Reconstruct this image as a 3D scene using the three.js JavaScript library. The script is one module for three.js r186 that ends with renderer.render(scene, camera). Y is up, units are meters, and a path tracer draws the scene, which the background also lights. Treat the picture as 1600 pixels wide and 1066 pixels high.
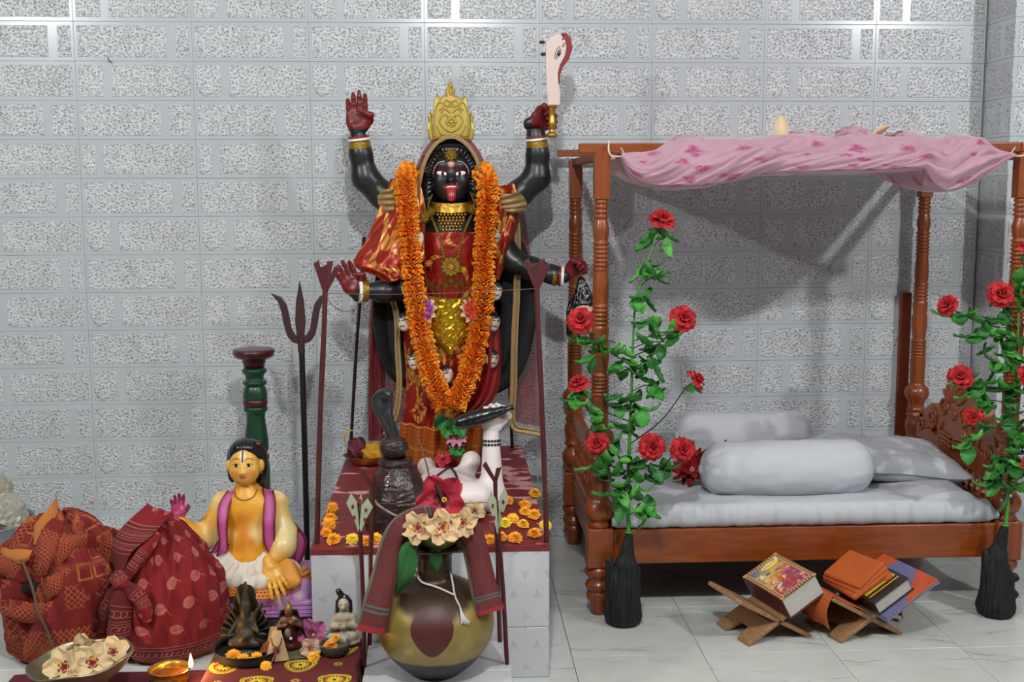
import * as THREE from 'three';
import { mergeGeometries, mergeVertices, toCreasedNormals } from 'three/addons/utils/BufferGeometryUtils.js';
import { RoundedBoxGeometry } from 'three/addons/geometries/RoundedBoxGeometry.js';
import { ImprovedNoise } from 'three/addons/math/ImprovedNoise.js';

// ---------------------------------------------------------------- camera, light, exposure
const scene = new THREE.Scene();
scene.background = new THREE.Color(0x000000);
const camera = new THREE.PerspectiveCamera(33.04, 1600 / 1066, 0.05, 60);
camera.position.set(0, 1.416, 4.632);
camera.rotation.order = 'YXZ';
camera.rotation.set(-0.1273, -0.0519, -0.0032);
const renderer = new THREE.WebGLRenderer({ antialias: true });
renderer.toneMapping = THREE.LinearToneMapping;
renderer.toneMappingExposure = 0.96;
renderer.shadowMap.enabled = true;
const LAMPS = [[-2.75, 2.82, 3.3, 14], [0.03, 2.82, 3.3, 14], [2.95, 2.82, 3.3, 14]];   // three ceiling bulbs in a row
const LAMP_COLOR = new THREE.Color(0.97, 0.985, 1);

// ---------------------------------------------------------------- helpers
const V = (x, y, z) => new THREE.Vector3(x, y, z);
const PI = Math.PI;
function rng(seed) { let s = seed >>> 0; return () => { s = (s + 0x6D2B79F5) | 0; let t = Math.imul(s ^ (s >>> 15), 1 | s); t = (t + Math.imul(t ^ (t >>> 7), 61 | t)) ^ t; return ((t ^ (t >>> 14)) >>> 0) / 4294967296; }; }
const R0 = rng(7);
const pn = new ImprovedNoise();
const noise = (x, y = 0, z = 0) => pn.noise(x, y, z);
function fbm(x, y, z = 0, o = 4) { let a = 0, s = 0.5; for (let i = 0; i < o; i++) { a += s * pn.noise(x, y, z + i * 7.1); x *= 2.03; y *= 2.03; z *= 2.03; s *= 0.5; } return a; }
const clamp = (x, a = 0, b = 1) => Math.min(b, Math.max(a, x));
const sstep = (a, b, x) => { const t = clamp((x - a) / (b - a)); return t * t * (3 - 2 * t); };
const lerp = (a, b, t) => a + (b - a) * t;
const hexc = h => { const c = new THREE.Color(h); return [c.r, c.g, c.b]; };
const mixc = (a, b, t) => [lerp(a[0], b[0], t), lerp(a[1], b[1], t), lerp(a[2], b[2], t)];

const counts = {};
function numbered(name) { const n = counts[name] = (counts[name] ?? -1) + 1; return n ? name + '_' + String(n).padStart(3, '0') : name; }
function shade(m) { m.castShadow = true; m.receiveShadow = true; return m; }
function thing(name, label, category, pos = [0, 0, 0], turn = 0, group) {
  const o = new THREE.Group(); o.name = numbered(name); scene.add(o);
  o.position.set(...pos); o.rotation.y = turn; o.userData = { label, category }; if (group) o.userData.group = group;
  return o;
}
function structure(name, pos = [0, 0, 0]) { const o = new THREE.Group(); o.name = name; scene.add(o); o.position.set(...pos); o.userData = { kind: 'structure' }; return o; }
function part(name, geo, mat, parent, label) { const m = shade(new THREE.Mesh(geo, mat)); m.name = name; if (label) m.userData.label = label; parent.add(m); return m; }
function single(name, geo, mat, label, category, pos = [0, 0, 0], group) {
  const m = shade(new THREE.Mesh(geo, mat)); m.name = numbered(name); m.position.set(...pos); m.userData = { label, category }; if (group) m.userData.group = group; scene.add(m); return m;
}
function copyOf(root, pos, turn, label, group) { const r = root.clone(); r.name = numbered(root.name.replace(/_\d+$/, '')); r.userData = { ...root.userData, label }; if (group) r.userData.group = group; r.position.set(...pos); if (turn !== undefined) { if (Array.isArray(turn)) r.rotation.set(...turn); else r.rotation.y = turn; } scene.add(r); return r; }
// elevation of an object: drawing units across / up from its foot, to metres
const elev = (u0, v0, kx, ky = kx, shear = 0) => (u, v, z = 0) => { const y = (v0 - v) * ky; return V((u - u0) * kx + shear * y, y, z); };

const mat = (color, roughness = 0.6, o = {}) => new THREE.MeshStandardMaterial({ color, roughness, side: THREE.DoubleSide, ...o });
const phys = (color, roughness = 0.5, o = {}) => new THREE.MeshPhysicalMaterial({ color, roughness, side: THREE.DoubleSide, ...o });
const vmat = (roughness = 0.5, o = {}) => new THREE.MeshPhysicalMaterial({ color: 0xffffff, vertexColors: true, roughness, side: THREE.DoubleSide, ...o });

function box(w, h, d, x = 0, y = 0, z = 0, r = 0.003, seg = 1) { const g = new RoundedBoxGeometry(w, h, d, seg, Math.min(r, w / 2.01, h / 2.01, d / 2.01)); g.translate(x, y, z); return g; }
function lathe(pts, seg = 40) { return new THREE.LatheGeometry(pts.map(p => new THREE.Vector2(Math.max(p[0], 0.00001), p[1])), seg); }
// smooth a profile through a spline, then lathe it
function latheS(pts, n = 60, seg = 40) { const c = new THREE.CatmullRomCurve3(pts.map(p => V(p[0], p[1], 0)), false, 'centripetal'); return lathe(c.getPoints(n).map(p => [p.x, p.y]), seg); }
function tube(pts, r, seg = 24, rad = 8, closed = false) {
  const c = new THREE.CatmullRomCurve3(pts.map(p => p.isVector3 ? p : V(...p)), closed, 'centripetal');
  const g = new THREE.TubeGeometry(c, seg, 1, rad, closed); const p = g.attributes.position, n = g.attributes.normal;
  const rf = typeof r === 'function' ? r : () => r;
  for (let i = 0; i <= seg; i++) { const t = i / seg; const q = c.getPointAt(closed ? t % 1 : t), rr = rf(t); for (let j = 0; j <= rad; j++) { const k = i * (rad + 1) + j; p.setXYZ(k, q.x + n.getX(k) * rr, q.y + n.getY(k) * rr, q.z + n.getZ(k) * rr); } }
  if (!closed) { // end caps
    const idx = Array.from(g.index.array), pos = Array.from(p.array), nor = Array.from(n.array), uv = Array.from(g.attributes.uv.array);
    for (const e of [0, 1]) { const q = c.getPointAt(e), t = c.getTangentAt(e).multiplyScalar(e ? 1 : -1); const b = pos.length / 3; pos.push(q.x, q.y, q.z); nor.push(t.x, t.y, t.z); uv.push(0.5, e);
      for (let j = 0; j <= rad; j++) { const k = (e ? seg : 0) * (rad + 1) + j; pos.push(p.getX(k), p.getY(k), p.getZ(k)); nor.push(t.x, t.y, t.z); uv.push(j / rad, e); }
      for (let j = 0; j < rad; j++) e ? idx.push(b, b + 1 + j, b + 2 + j) : idx.push(b, b + 2 + j, b + 1 + j); }
    const h = new THREE.BufferGeometry(); h.setAttribute('position', new THREE.Float32BufferAttribute(pos, 3)); h.setAttribute('normal', new THREE.Float32BufferAttribute(nor, 3)); h.setAttribute('uv', new THREE.Float32BufferAttribute(uv, 2)); h.setIndex(idx); return h;
  }
  return g;
}
function extrude(pts, depth, bevel = 0.002, smooth = false, holes = []) {
  const sh = new THREE.Shape(); const P = pts.map(p => new THREE.Vector2(p.x ?? p[0], p.y ?? p[1]));
  if (smooth) { sh.moveTo(P[0].x, P[0].y); sh.splineThru([...P.slice(1), P[0]]); } else sh.setFromPoints(P);
  for (const h of holes) { const q = new THREE.Path(); const H = h.map(p => new THREE.Vector2(p[0], p[1])); q.moveTo(H[0].x, H[0].y); q.splineThru([...H.slice(1), H[0]]); sh.holes.push(q); }
  const g = new THREE.ExtrudeGeometry(sh, { depth: Math.max(depth - 2 * bevel, 0.0005), bevelEnabled: bevel > 0, bevelThickness: bevel, bevelSize: bevel, bevelOffset: -bevel, bevelSegments: 2, curveSegments: smooth ? 5 : 4 });
  g.translate(0, 0, -depth / 2 + bevel); return g;
}
// sheet: fn(u,v) -> Vector3, uv scaled to metres by su, sv; given a thickness it becomes a closed shell
function sheet(fn, nu, nv, su = 1, sv = 1, thick = 0) {
  const N = (nu + 1) * (nv + 1), P = []; for (let j = 0; j <= nv; j++) for (let i = 0; i <= nu; i++) P.push(fn(i / nu, j / nv));
  const mk = (pts, flip) => { const pos = [], uv = [], idx = []; for (const p of pts) pos.push(p.x, p.y, p.z); for (let j = 0; j <= nv; j++) for (let i = 0; i <= nu; i++) uv.push(i / nu * su, j / nv * sv);
    for (let j = 0; j < nv; j++) for (let i = 0; i < nu; i++) { const a = j * (nu + 1) + i, b = a + 1, c = a + nu + 1, d = c + 1; flip ? idx.push(a, c, b, b, c, d) : idx.push(a, b, c, b, d, c); }
    const g = new THREE.BufferGeometry(); g.setAttribute('position', new THREE.Float32BufferAttribute(pos, 3)); g.setAttribute('uv', new THREE.Float32BufferAttribute(uv, 2)); g.setIndex(idx); g.computeVertexNormals(); return g; };
  const g = mk(P, false); if (!thick) return g;
  const n = g.attributes.normal, Q = P.map((p, i) => p.clone().add(V(n.getX(i), n.getY(i), n.getZ(i)).multiplyScalar(-thick)));
  const g2 = mk(Q, true); const ring = []; for (let i = 0; i < nu; i++) ring.push(i); for (let j = 0; j < nv; j++) ring.push(j * (nu + 1) + nu); for (let i = nu; i > 0; i--) ring.push(nv * (nu + 1) + i); for (let j = nv; j > 0; j--) ring.push(j * (nu + 1));
  const pos = [], uv = [], idx = []; ring.forEach((k, a) => { pos.push(P[k].x, P[k].y, P[k].z, Q[k].x, Q[k].y, Q[k].z); uv.push(g.attributes.uv.getX(k), g.attributes.uv.getY(k), g.attributes.uv.getX(k), g.attributes.uv.getY(k)); const b = (a + 1) % ring.length; idx.push(a * 2, a * 2 + 1, b * 2, b * 2, a * 2 + 1, b * 2 + 1); });
  const g3 = new THREE.BufferGeometry(); g3.setAttribute('position', new THREE.Float32BufferAttribute(pos, 3)); g3.setAttribute('uv', new THREE.Float32BufferAttribute(uv, 2)); g3.setIndex(idx); g3.computeVertexNormals();
  return mergeGeometries([g, g2, g3]);
}
function put(g, x = 0, y = 0, z = 0, rx = 0, ry = 0, rz = 0, s = 1) { const q = new THREE.Quaternion().setFromEuler(new THREE.Euler(rx, ry, rz, 'YXZ')); const S = Array.isArray(s) ? V(...s) : V(s, s, s); return g.clone().applyMatrix4(new THREE.Matrix4().compose(V(x, y, z), q, S)); }
function strip(g) { const h = g.index ? g.toNonIndexed() : g; for (const k of Object.keys(h.attributes)) if (!['position', 'normal', 'uv'].includes(k)) h.deleteAttribute(k); return h; }
const join = gs => mergeGeometries(gs.map(g => strip(g.clone())));
function sphere(r, x = 0, y = 0, z = 0, sx = 1, sy = 1, sz = 1, a = 14, b = 10) { const g = new THREE.SphereGeometry(r, a, b); g.scale(sx, sy, sz); g.translate(x, y, z); return g; }
function displace(g, f) { const p = g.attributes.position, n = g.attributes.normal; for (let i = 0; i < p.count; i++) { const d = f(p.getX(i), p.getY(i), p.getZ(i)); p.setXYZ(i, p.getX(i) + n.getX(i) * d, p.getY(i) + n.getY(i) * d, p.getZ(i) + n.getZ(i) * d); } g.computeVertexNormals(); return g; }
function warp(g, f) { const p = g.attributes.position; for (let i = 0; i < p.count; i++) { const q = f(V(p.getX(i), p.getY(i), p.getZ(i))); p.setXYZ(i, q.x, q.y, q.z); } g.computeVertexNormals(); return g; }
function paint(g, f) { const p = g.attributes.position, n = g.attributes.normal, c = []; for (let i = 0; i < p.count; i++) c.push(...f(V(p.getX(i), p.getY(i), p.getZ(i)), V(n.getX(i), n.getY(i), n.getZ(i)))); g.setAttribute('color', new THREE.Float32BufferAttribute(c, 3)); return g; }

// ---- signed distances, joined smoothly, meshed with surface nets
const smin = (a, b, k) => { const h = Math.max(k - Math.abs(a - b), 0) / k; return Math.min(a, b) - h * h * k * 0.25; };
const capsule = (a, b, ra, rb) => { a = a.isVector3 ? a : V(...a); b = b.isVector3 ? b : V(...b); const dx = b.x - a.x, dy = b.y - a.y, dz = b.z - a.z, l = dx * dx + dy * dy + dz * dz || 1e-9; return (x, y, z) => { const t = clamp(((x - a.x) * dx + (y - a.y) * dy + (z - a.z) * dz) / l); return Math.hypot(x - a.x - dx * t, y - a.y - dy * t, z - a.z - dz * t) - (ra + (rb - ra) * t); }; };
const ellip = (c, r) => { c = c.isVector3 ? c : V(...c); const m = Math.min(...r); return (x, y, z) => { const px = (x - c.x) / r[0], py = (y - c.y) / r[1], pz = (z - c.z) / r[2]; const k0 = Math.hypot(px, py, pz), k1 = Math.hypot(px / r[0], py / r[1], pz / r[2]); return k1 < 1e-9 ? -m : k0 * (k0 - 1) / k1; }; };
const union = (list, k) => (x, y, z) => { let d = list[0](x, y, z); for (let i = 1; i < list.length; i++) d = smin(d, list[i](x, y, z), k); return d; };
const chain = (pts, rs) => pts.slice(1).map((p, i) => capsule(pts[i], p, rs[i], rs[i + 1]));
function netMesh(f, lo, hi, h, color) {
  const n = [0, 1, 2].map(i => Math.ceil((hi[i] - lo[i]) / h) + 1), [nx, ny, nz] = n; const val = new Float32Array(nx * ny * nz);
  for (let k = 0, q = 0; k < nz; k++) for (let j = 0; j < ny; j++) for (let i = 0; i < nx; i++, q++) val[q] = f(lo[0] + i * h, lo[1] + j * h, lo[2] + k * h);
  const id = new Int32Array(nx * ny * nz).fill(-1), pos = []; const off = [0, 1, nx, nx + 1, nx * ny, nx * ny + 1, nx * ny + nx, nx * ny + nx + 1];
  const ed = [[0, 1], [2, 3], [4, 5], [6, 7], [0, 2], [1, 3], [4, 6], [5, 7], [0, 4], [1, 5], [2, 6], [3, 7]];
  for (let k = 0; k < nz - 1; k++) for (let j = 0; j < ny - 1; j++) for (let i = 0; i < nx - 1; i++) {
    const q = (k * ny + j) * nx + i; let m = 0; for (let c = 0; c < 8; c++) if (val[q + off[c]] < 0) m |= 1 << c; if (m === 0 || m === 255) continue;
    let sx = 0, sy = 0, sz = 0, cnt = 0; for (const [a, b] of ed) { const va = val[q + off[a]], vb = val[q + off[b]]; if ((va < 0) === (vb < 0)) continue; const t = va / (va - vb); sx += lerp(a & 1, b & 1, t); sy += lerp((a >> 1) & 1, (b >> 1) & 1, t); sz += lerp(a >> 2, b >> 2, t); cnt++; }
    id[q] = pos.length / 3; pos.push(lo[0] + (i + sx / cnt) * h, lo[1] + (j + sy / cnt) * h, lo[2] + (k + sz / cnt) * h);
  }
  const idx = []; const quad = (a, b, c, d, flip) => { if (a < 0 || b < 0 || c < 0 || d < 0) return; flip ? idx.push(a, c, b, a, d, c) : idx.push(a, b, c, a, c, d); };
  const X = 1, Y = nx, Z = nx * ny;
  for (let k = 1; k < nz - 1; k++) for (let j = 1; j < ny - 1; j++) for (let i = 1; i < nx - 1; i++) { const q = (k * ny + j) * nx + i, s = val[q] < 0;
    if (s !== (val[q + X] < 0)) quad(id[q - Y - Z], id[q - Z], id[q], id[q - Y], !s);
    if (s !== (val[q + Y] < 0)) quad(id[q - X - Z], id[q - X], id[q], id[q - Z], !s);
    if (s !== (val[q + Z] < 0)) quad(id[q - X - Y], id[q - Y], id[q], id[q - X], !s); }
  const nor = [], e = h * 0.4, col = []; for (let i = 0; i < pos.length; i += 3) { const [x, y, z] = [pos[i], pos[i + 1], pos[i + 2]]; const v = V(f(x + e, y, z) - f(x - e, y, z), f(x, y + e, z) - f(x, y - e, z), f(x, y, z + e) - f(x, y, z - e)).normalize(); nor.push(v.x, v.y, v.z); if (color) col.push(...color(V(x, y, z), v)); }
  const g = new THREE.BufferGeometry(); g.setAttribute('position', new THREE.Float32BufferAttribute(pos, 3)); g.setAttribute('normal', new THREE.Float32BufferAttribute(nor, 3)); if (color) g.setAttribute('color', new THREE.Float32BufferAttribute(col, 3)); g.setIndex(idx); return g;
}
// a hand: wrist at the origin, fingers along +y, palm towards +z, thumb on +x; curl per finger in radians per joint
function handMesh(size, curls, thumb, colorIn, colorOut, opt = {}) {
  const s = size; const list = [capsule([0, -0.12 * s, 0], [0, 0.1 * s, 0], 0.15 * s, 0.16 * s)];
  const palm = (x, y, z) => { const w = ellip([0.0, 0.27 * s, 0], [0.24 * s, 0.3 * s, 0.1 * s]); return w(x, y, z); }; list.push(palm, ellip([0.13 * s, 0.2 * s, 0.04 * s], [0.11 * s, 0.18 * s, 0.09 * s]));
  const fingers = []; const bx = [0.165, 0.055, -0.055, -0.16], len = [0.5, 0.56, 0.52, 0.4], r = 0.058 * s;
  bx.forEach((b, i) => { let p = V(b * s, (0.47 - Math.abs(i - 1.3) * 0.03) * s, 0); const splay = -(b) * (opt.splay ?? 0.7); let a = curls[i] * 0.6; const pts = [p.clone().add(V(-b * 0.3 * s, -0.15 * s, 0)), p.clone()]; const segs = [0.44, 0.31, 0.25];
    segs.forEach((q, j) => { const d = V(-Math.sin(splay) * Math.cos(a), Math.cos(a) * Math.cos(splay), Math.sin(a)); p = p.clone().add(d.multiplyScalar(len[i] * q * s)); pts.push(p.clone()); a += curls[i] * (j === 0 ? 1 : 0.8); });
    fingers.push(chain(pts, [r, r * 1.02, r * 0.95, r * 0.88, r * 0.7])); });
  const tp = [V(0.12 * s, 0.12 * s, 0.03 * s), V(0.25 * s, 0.27 * s, 0.07 * s), V((0.25 + 0.14 * Math.cos(thumb)) * s, 0.4 * s, (0.07 + 0.14 * Math.sin(thumb)) * s), V((0.25 + 0.14 * Math.cos(thumb) - (opt.thumbIn ?? 0) * 0.15) * s, 0.52 * s, (0.07 + 0.24 * Math.sin(thumb)) * s)];
  const th = chain(tp, [0.09 * s, 0.075 * s, 0.065 * s, 0.05 * s]);
  const base = union([...list, ...th], 0.09 * s), fs = fingers.map(c => union(c, 0.03 * s));
  const f = (x, y, z) => { let d = base(x, y, z); let m = 1e9; for (const q of fs) m = Math.min(m, q(x, y, z)); return smin(d, m, 0.04 * s); };
  const L = opt.reach ?? 1.15; return netMesh(f, [-0.45 * s, -0.3 * s, -0.35 * s], [0.6 * s, L * s, (opt.deep ?? 0.4) * s], s * (opt.cell ?? 0.03), (p, n) => { const inn = sstep(0.02, 0.1, p.z / s + n.z * 0.12 - 0.01) * sstep(0.02, 0.1, p.y / s + 0.0); return mixc(colorOut, colorIn, opt.all ? sstep(-0.12, 0.02, p.y / s) : inn); });
}
function ellipShell(list) { return join(list); }

// ---------------------------------------------------------------- textures
function canvasTex(w, h, draw, o = {}) { const c = document.createElement('canvas'); c.width = w; c.height = h; const x = c.getContext('2d'); draw(x, w, h); const t = new THREE.CanvasTexture(c); t.wrapS = t.wrapT = THREE.RepeatWrapping; if (!o.linear) t.colorSpace = THREE.SRGBColorSpace; t.repeat.set(o.rx ?? 1, o.ry ?? 1); t.anisotropy = 8; return t; }
function dataTex(w, h, f, o = {}) { const d = new Uint8Array(w * h * 4); for (let j = 0; j < h; j++) for (let i = 0; i < w; i++) { const c = f(i / w, j / h, i, j), k = (j * w + i) * 4; if (c.length) { d[k] = clamp(c[0]) * 255; d[k + 1] = clamp(c[1]) * 255; d[k + 2] = clamp(c[2]) * 255; } else d[k] = d[k + 1] = d[k + 2] = clamp(c) * 255; d[k + 3] = 255; }
  const t = new THREE.DataTexture(d, w, h, THREE.RGBAFormat); t.wrapS = t.wrapT = THREE.RepeatWrapping; t.magFilter = THREE.LinearFilter; t.minFilter = THREE.LinearMipmapLinearFilter; t.generateMipmaps = true; if (!o.linear) t.colorSpace = THREE.SRGBColorSpace; t.repeat.set(o.rx ?? 1, o.ry ?? 1); t.needsUpdate = true; return t; }
const rgb = h => { const c = parseInt(h.slice(1), 16); return [(c >> 16 & 255) / 255, (c >> 8 & 255) / 255, (c & 255) / 255]; };
// ---------------------------------------------------------------- the room
// stippled stone print of the wall tiles: worley-like dimples, tiling over 0.4 m
const stipple = (() => {
  const r = rng(11), N = 1024, cell = 64; const P = []; for (let i = 0; i < cell * cell; i++) P.push([r(), r(), r()]);
  const H = new Float32Array(N * N);
  for (let j = 0; j < N; j++) for (let i = 0; i < N; i++) { const u = i / N * cell, v = j / N * cell, ci = Math.floor(u), cj = Math.floor(v); let d1 = 9, w = 0;
    for (let b = -1; b <= 1; b++) for (let a = -1; a <= 1; a++) { const q = P[((cj + b + cell) % cell) * cell + (ci + a + cell) % cell]; const dx = ci + a + q[0] - u, dy = (cj + b + q[1] - v) * 1.25; const d = Math.hypot(dx, dy) - (q[2] - 0.5) * 0.35; if (d < d1) { d1 = d; w = q[2]; } }
    H[j * N + i] = clamp(d1 / 0.75) * (0.6 + 0.4 * w); }
  return { N, H };
})();
const stippleColor = dataTex(stipple.N, stipple.N, (u, v, i, j) => { const h = stipple.H[j * stipple.N + i]; const m = fbm(u * 9, v * 9, 2.5, 3) * 0.12; const pit = sstep(0.34, 0.04, h) * (0.45 + 0.75 * sstep(-0.25, 0.35, noise(u * 31, v * 31, 7))); const lt = sstep(0.45, 0.9, h); const g = 0.775 + m * 0.7 + lt * 0.05 - pit * 0.27; return [g, g * 1.0, g * 1.005]; });
const stippleBump = dataTex(stipple.N, stipple.N, (u, v, i, j) => { const h = stipple.H[j * stipple.N + i]; return sstep(0, 0.55, h) * 0.8 + h * 0.2; }, { linear: true });
for (const t of [stippleColor, stippleBump]) t.repeat.set(1.5, 1.5);
const M = {};
M.glaze = phys(0xb7bcbe, 0.22, { clearcoat: 0.4, clearcoatRoughness: 0.12 });
M.brick = phys(0xf2f4f5, 0.42, { map: stippleColor, bumpMap: stippleBump, bumpScale: 0.0022 });
M.plaster = mat(0x9fa3a5, 0.85);
M.plasterDark = mat(0x6e6f72, 0.9);
M.ceiling = mat(0xb4b4b2, 0.9);

function uvPlanar(g, ox, oy, ax = 'x', ay = 'y') { const p = g.attributes.position, uv = []; const get = { x: i => p.getX(i), y: i => p.getY(i), z: i => p.getZ(i) }; for (let i = 0; i < p.count; i++) uv.push(get[ax](i) + ox, get[ay](i) + oy); g.setAttribute('uv', new THREE.Float32BufferAttribute(uv, 2)); return g; }
// one glazed wall tile is two courses of a printed brick bond; bricks are [x0, x1] along the tile
const COURSES = { a: [[0.012, 0.106], [0.137, 0.438]], b: [[0.012, 0.352], [0.388, 0.438]], c: [[0.012, 0.062], [0.092, 0.438]], d: [[0.012, 0.318], [0.35, 0.438]] };
const KINDS = { std: ['a', 'b'], flip: ['c', 'b'], mix: ['a', 'd'] };
const tileGeo = {}; const brickGeo = {};
function wallTile(parent, kind, x, y, w = 0.45, h = 0.3, x0 = 0, y0 = 0, turned = 0, z = 0) {   // lower left corner x,y; x0,y0 = where the cut starts inside the full tile
  const key = [w, h, x0, y0].map(v => v.toFixed(3)).join();
  if (!tileGeo[key]) { const gs = []; for (let k = 0; k < 2; k++) { const lo = Math.max(y0, k * 0.15), hi = Math.min(y0 + h, k * 0.15 + 0.15); if (hi - lo < 0.01) continue; gs.push(box(w - 0.0006, hi - lo - 0.0007, 0.009, w / 2, (lo + hi) / 2 - y0, -0.0045, 0.0012, 2)); } tileGeo[key] = join(gs); }
  const t = part('tile', tileGeo[key], M.glaze, parent); t.position.set(x, y, z); t.rotation.y = turned;
  KINDS[kind].forEach((c, i) => { const k = 1 - i; for (const [a, b] of COURSES[c]) { const A = Math.max(a, x0), B = Math.min(b, x0 + w), lo = Math.max(k * 0.15 + 0.0155, y0), hi = Math.min(k * 0.15 + 0.1345, y0 + h - 0.003); if (B - A < 0.012 || hi - lo < 0.012) continue;
    const bk = [A, B, lo, hi].map(v => v.toFixed(3)).join(); const variants = brickGeo[bk] ??= [0, 1, 2].map(q => uvPlanar(box(B - A, hi - lo, 0.004, 0, 0, 0, 0.0018, 1), 0.13 * q + A, 0.21 * q + lo));
    const m = part('brick', variants[Math.floor(R0() * 3)], M.brick, t); m.position.set((A + B) / 2 - x0, (lo + hi) / 2 - y0, -0.0002); } });
  return t;
}
{
  const wb = structure('wall_back');
  part('masonry', box(11.4, 3.2, 0.2, -2.6, 1.6, -0.111, 0.001), M.plaster, wb);
  const X0 = -2.349; const r = rng(3);
  for (let j = 0; j < 8; j++) for (let i = 0; i < 10; i++) {
    const x = X0 + 0.45 * i, w = Math.min(0.45, 2.158 - x); if (w < 0.02) continue; const yT = 2.231 - 0.3 * j, h = Math.min(0.3, yT);
    const kind = j === 2 ? 'flip' : j === 1 ? 'mix' : 'std'; wallTile(wb, kind, x, yT - h, w, h, 0, 0.3 - h, 0);
  }
  // corner pier on the right: side face, then a front face a quarter metre proud
  const wr = structure('wall_right');
  part('masonry', box(1.14, 3.2, 3.6 + 3.6, 2.158 + 0.57 + 0.011, 1.6, -3.6 + 0.219, 0.001), M.plaster, wr);
  for (let j = 0; j < 8; j++) { const yT = 2.231 - 0.3 * j, h = Math.min(0.3, yT); const kind = j % 2 ? 'std' : 'mix';
    wallTile(wr, kind, 2.158, yT - h, 0.23, h, 0.2, 0.3 - h, -PI / 2, 0).position.set(2.158, yT - h, 0); }
  for (let j = 0; j < 8; j++) for (let i = 0; i < 2; i++) { const yT = 2.231 - 0.3 * j, h = Math.min(0.3, yT); wallTile(wr, j === 2 ? 'flip' : 'std', 2.159 + 0.45 * i, yT - h, 0.45, h, 0, 0.3 - h, 0, 0.231); }
  // the rest of the hall, out of the frame
  const side = structure('wall_left'); part('masonry', box(0.2, 3.2, 13.4, -8.1, 1.6, 6.5, 0.001), M.plasterDark, side);
  const far = structure('wall_front'); part('masonry', box(12.4, 3.2, 0.2, -2, 1.6, 13.1, 0.001), M.plasterDark, far);
  const e = structure('wall_east'); part('masonry', box(0.2, 3.2, 13.4, 4.1, 1.6, 6.5, 0.001), M.plasterDark, e);
  const c = structure('ceiling'); part('slab', box(12.6, 0.2, 13.8, -2, 3.3, 6.5, 0.001), M.ceiling, c);
}
// marble floor tiles
const marble = [0, 1, 2, 3].map(k => { const r = rng(40 + k); const veins = []; for (let i = 0; i < 5; i++) veins.push([r(), r() * 0.5 - 0.12, 0.0015 + r() * 0.006, 0.15 + r() * 0.4, r() * 9]);
  return dataTex(384, 384, (u, v) => { let g = 0.86 + fbm(u * 3, v * 3, k * 5.3, 4) * 0.06; for (const [o, sl, w, s, q] of veins) { const d = v - (o + sl * u * 0.9 + fbm(u * 3.3, v * 2 + q, q, 4) * 0.16); const ww = w * (0.6 + 1.6 * Math.abs(noise(u * 4, q))); const fade = sstep(-0.05, 0.35, noise(u * 2.2 + q, q * 3) + 0.2); g -= s * 0.45 * fade * Math.exp(-(d * d) / (ww * ww)) + 0.05 * s * fade * Math.exp(-(d * d) / (0.0016)); } return [g * 0.985, g * 0.99, g * 0.975]; }); });
M.marble = marble.map(t => phys(0xe9eae6, 0.2, { map: t, clearcoat: 0.3, clearcoatRoughness: 0.1 }));
{
  const f = structure('floor'); part('screed', box(12.6, 0.2, 13.8, -2, -0.111, 6.5, 0.001), mat(0x55554f, 0.95), f);
  const T = 0.4077, g = box(T - 0.0016, 0.01, T - 0.0016, 0, -0.005, 0, 0.0012, 1); const p = g.attributes.position, uv = []; for (let i = 0; i < p.count; i++) uv.push(p.getX(i) / T + 0.5, p.getZ(i) / T + 0.5); g.setAttribute('uv', new THREE.Float32BufferAttribute(uv, 2));
  const rest = []; const r = rng(5); const xa = 0.3575, za = 1.254;
  for (let i = -21; i < 9; i++) for (let j = -4; j < 29; j++) { const x = xa + (i + 0.5) * T, z = za + (j + 0.5) * T; if (x < -7.9 || x > 3.8 || z > 12.9 || z < -0.3) continue;
    if (z < 2.3 && x > -2.5 && x < 2.9) { const t = part('tile', g, M.marble[Math.floor(r() * 4)], f); t.position.set(x, 0, z); t.rotation.y = r() < 0.5 ? 0 : PI; } else rest.push(put(g, x, 0, z)); }
  const s = part('tile_field', join(rest), M.marble[0], f); s.userData.kind = 'stuff';
}
// ceiling bulbs in batten holders: the room's only light
{
  const bulb = (x, y, z, I, label) => { const t = thing('ceiling_bulb', label, 'lamp', [x, y, z]);
    part('bulb', lathe([[0, -0.06], [0.018, -0.055], [0.03, -0.035], [0.033, -0.012], [0.028, 0.012], [0.016, 0.035], [0.014, 0.05]], 24), new THREE.MeshStandardMaterial({ color: 0xffffff, emissive: LAMP_COLOR, emissiveIntensity: 6 }), t);
    part('holder', lathe([[0.014, 0.04], [0.022, 0.045], [0.024, 0.09], [0.04, 0.1], [0.045, 0.38]], 24), mat(0xe8e6df, 0.4), t);
    const l = new THREE.PointLight(LAMP_COLOR, I, 0, 2); l.position.set(0, -0.01, 0); l.castShadow = true; l.shadow.radius = 2.6; l.shadow.mapSize.set(1024, 1024); t.add(l); };
  LAMPS.forEach(([x, y, z, I], k) => bulb(x, y, z, I, ['round white ceiling bulb nearest the left wall of the hall', 'round white ceiling bulb in the middle of the row', 'round white ceiling bulb nearest the right wall of the hall'][k]));
}
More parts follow.
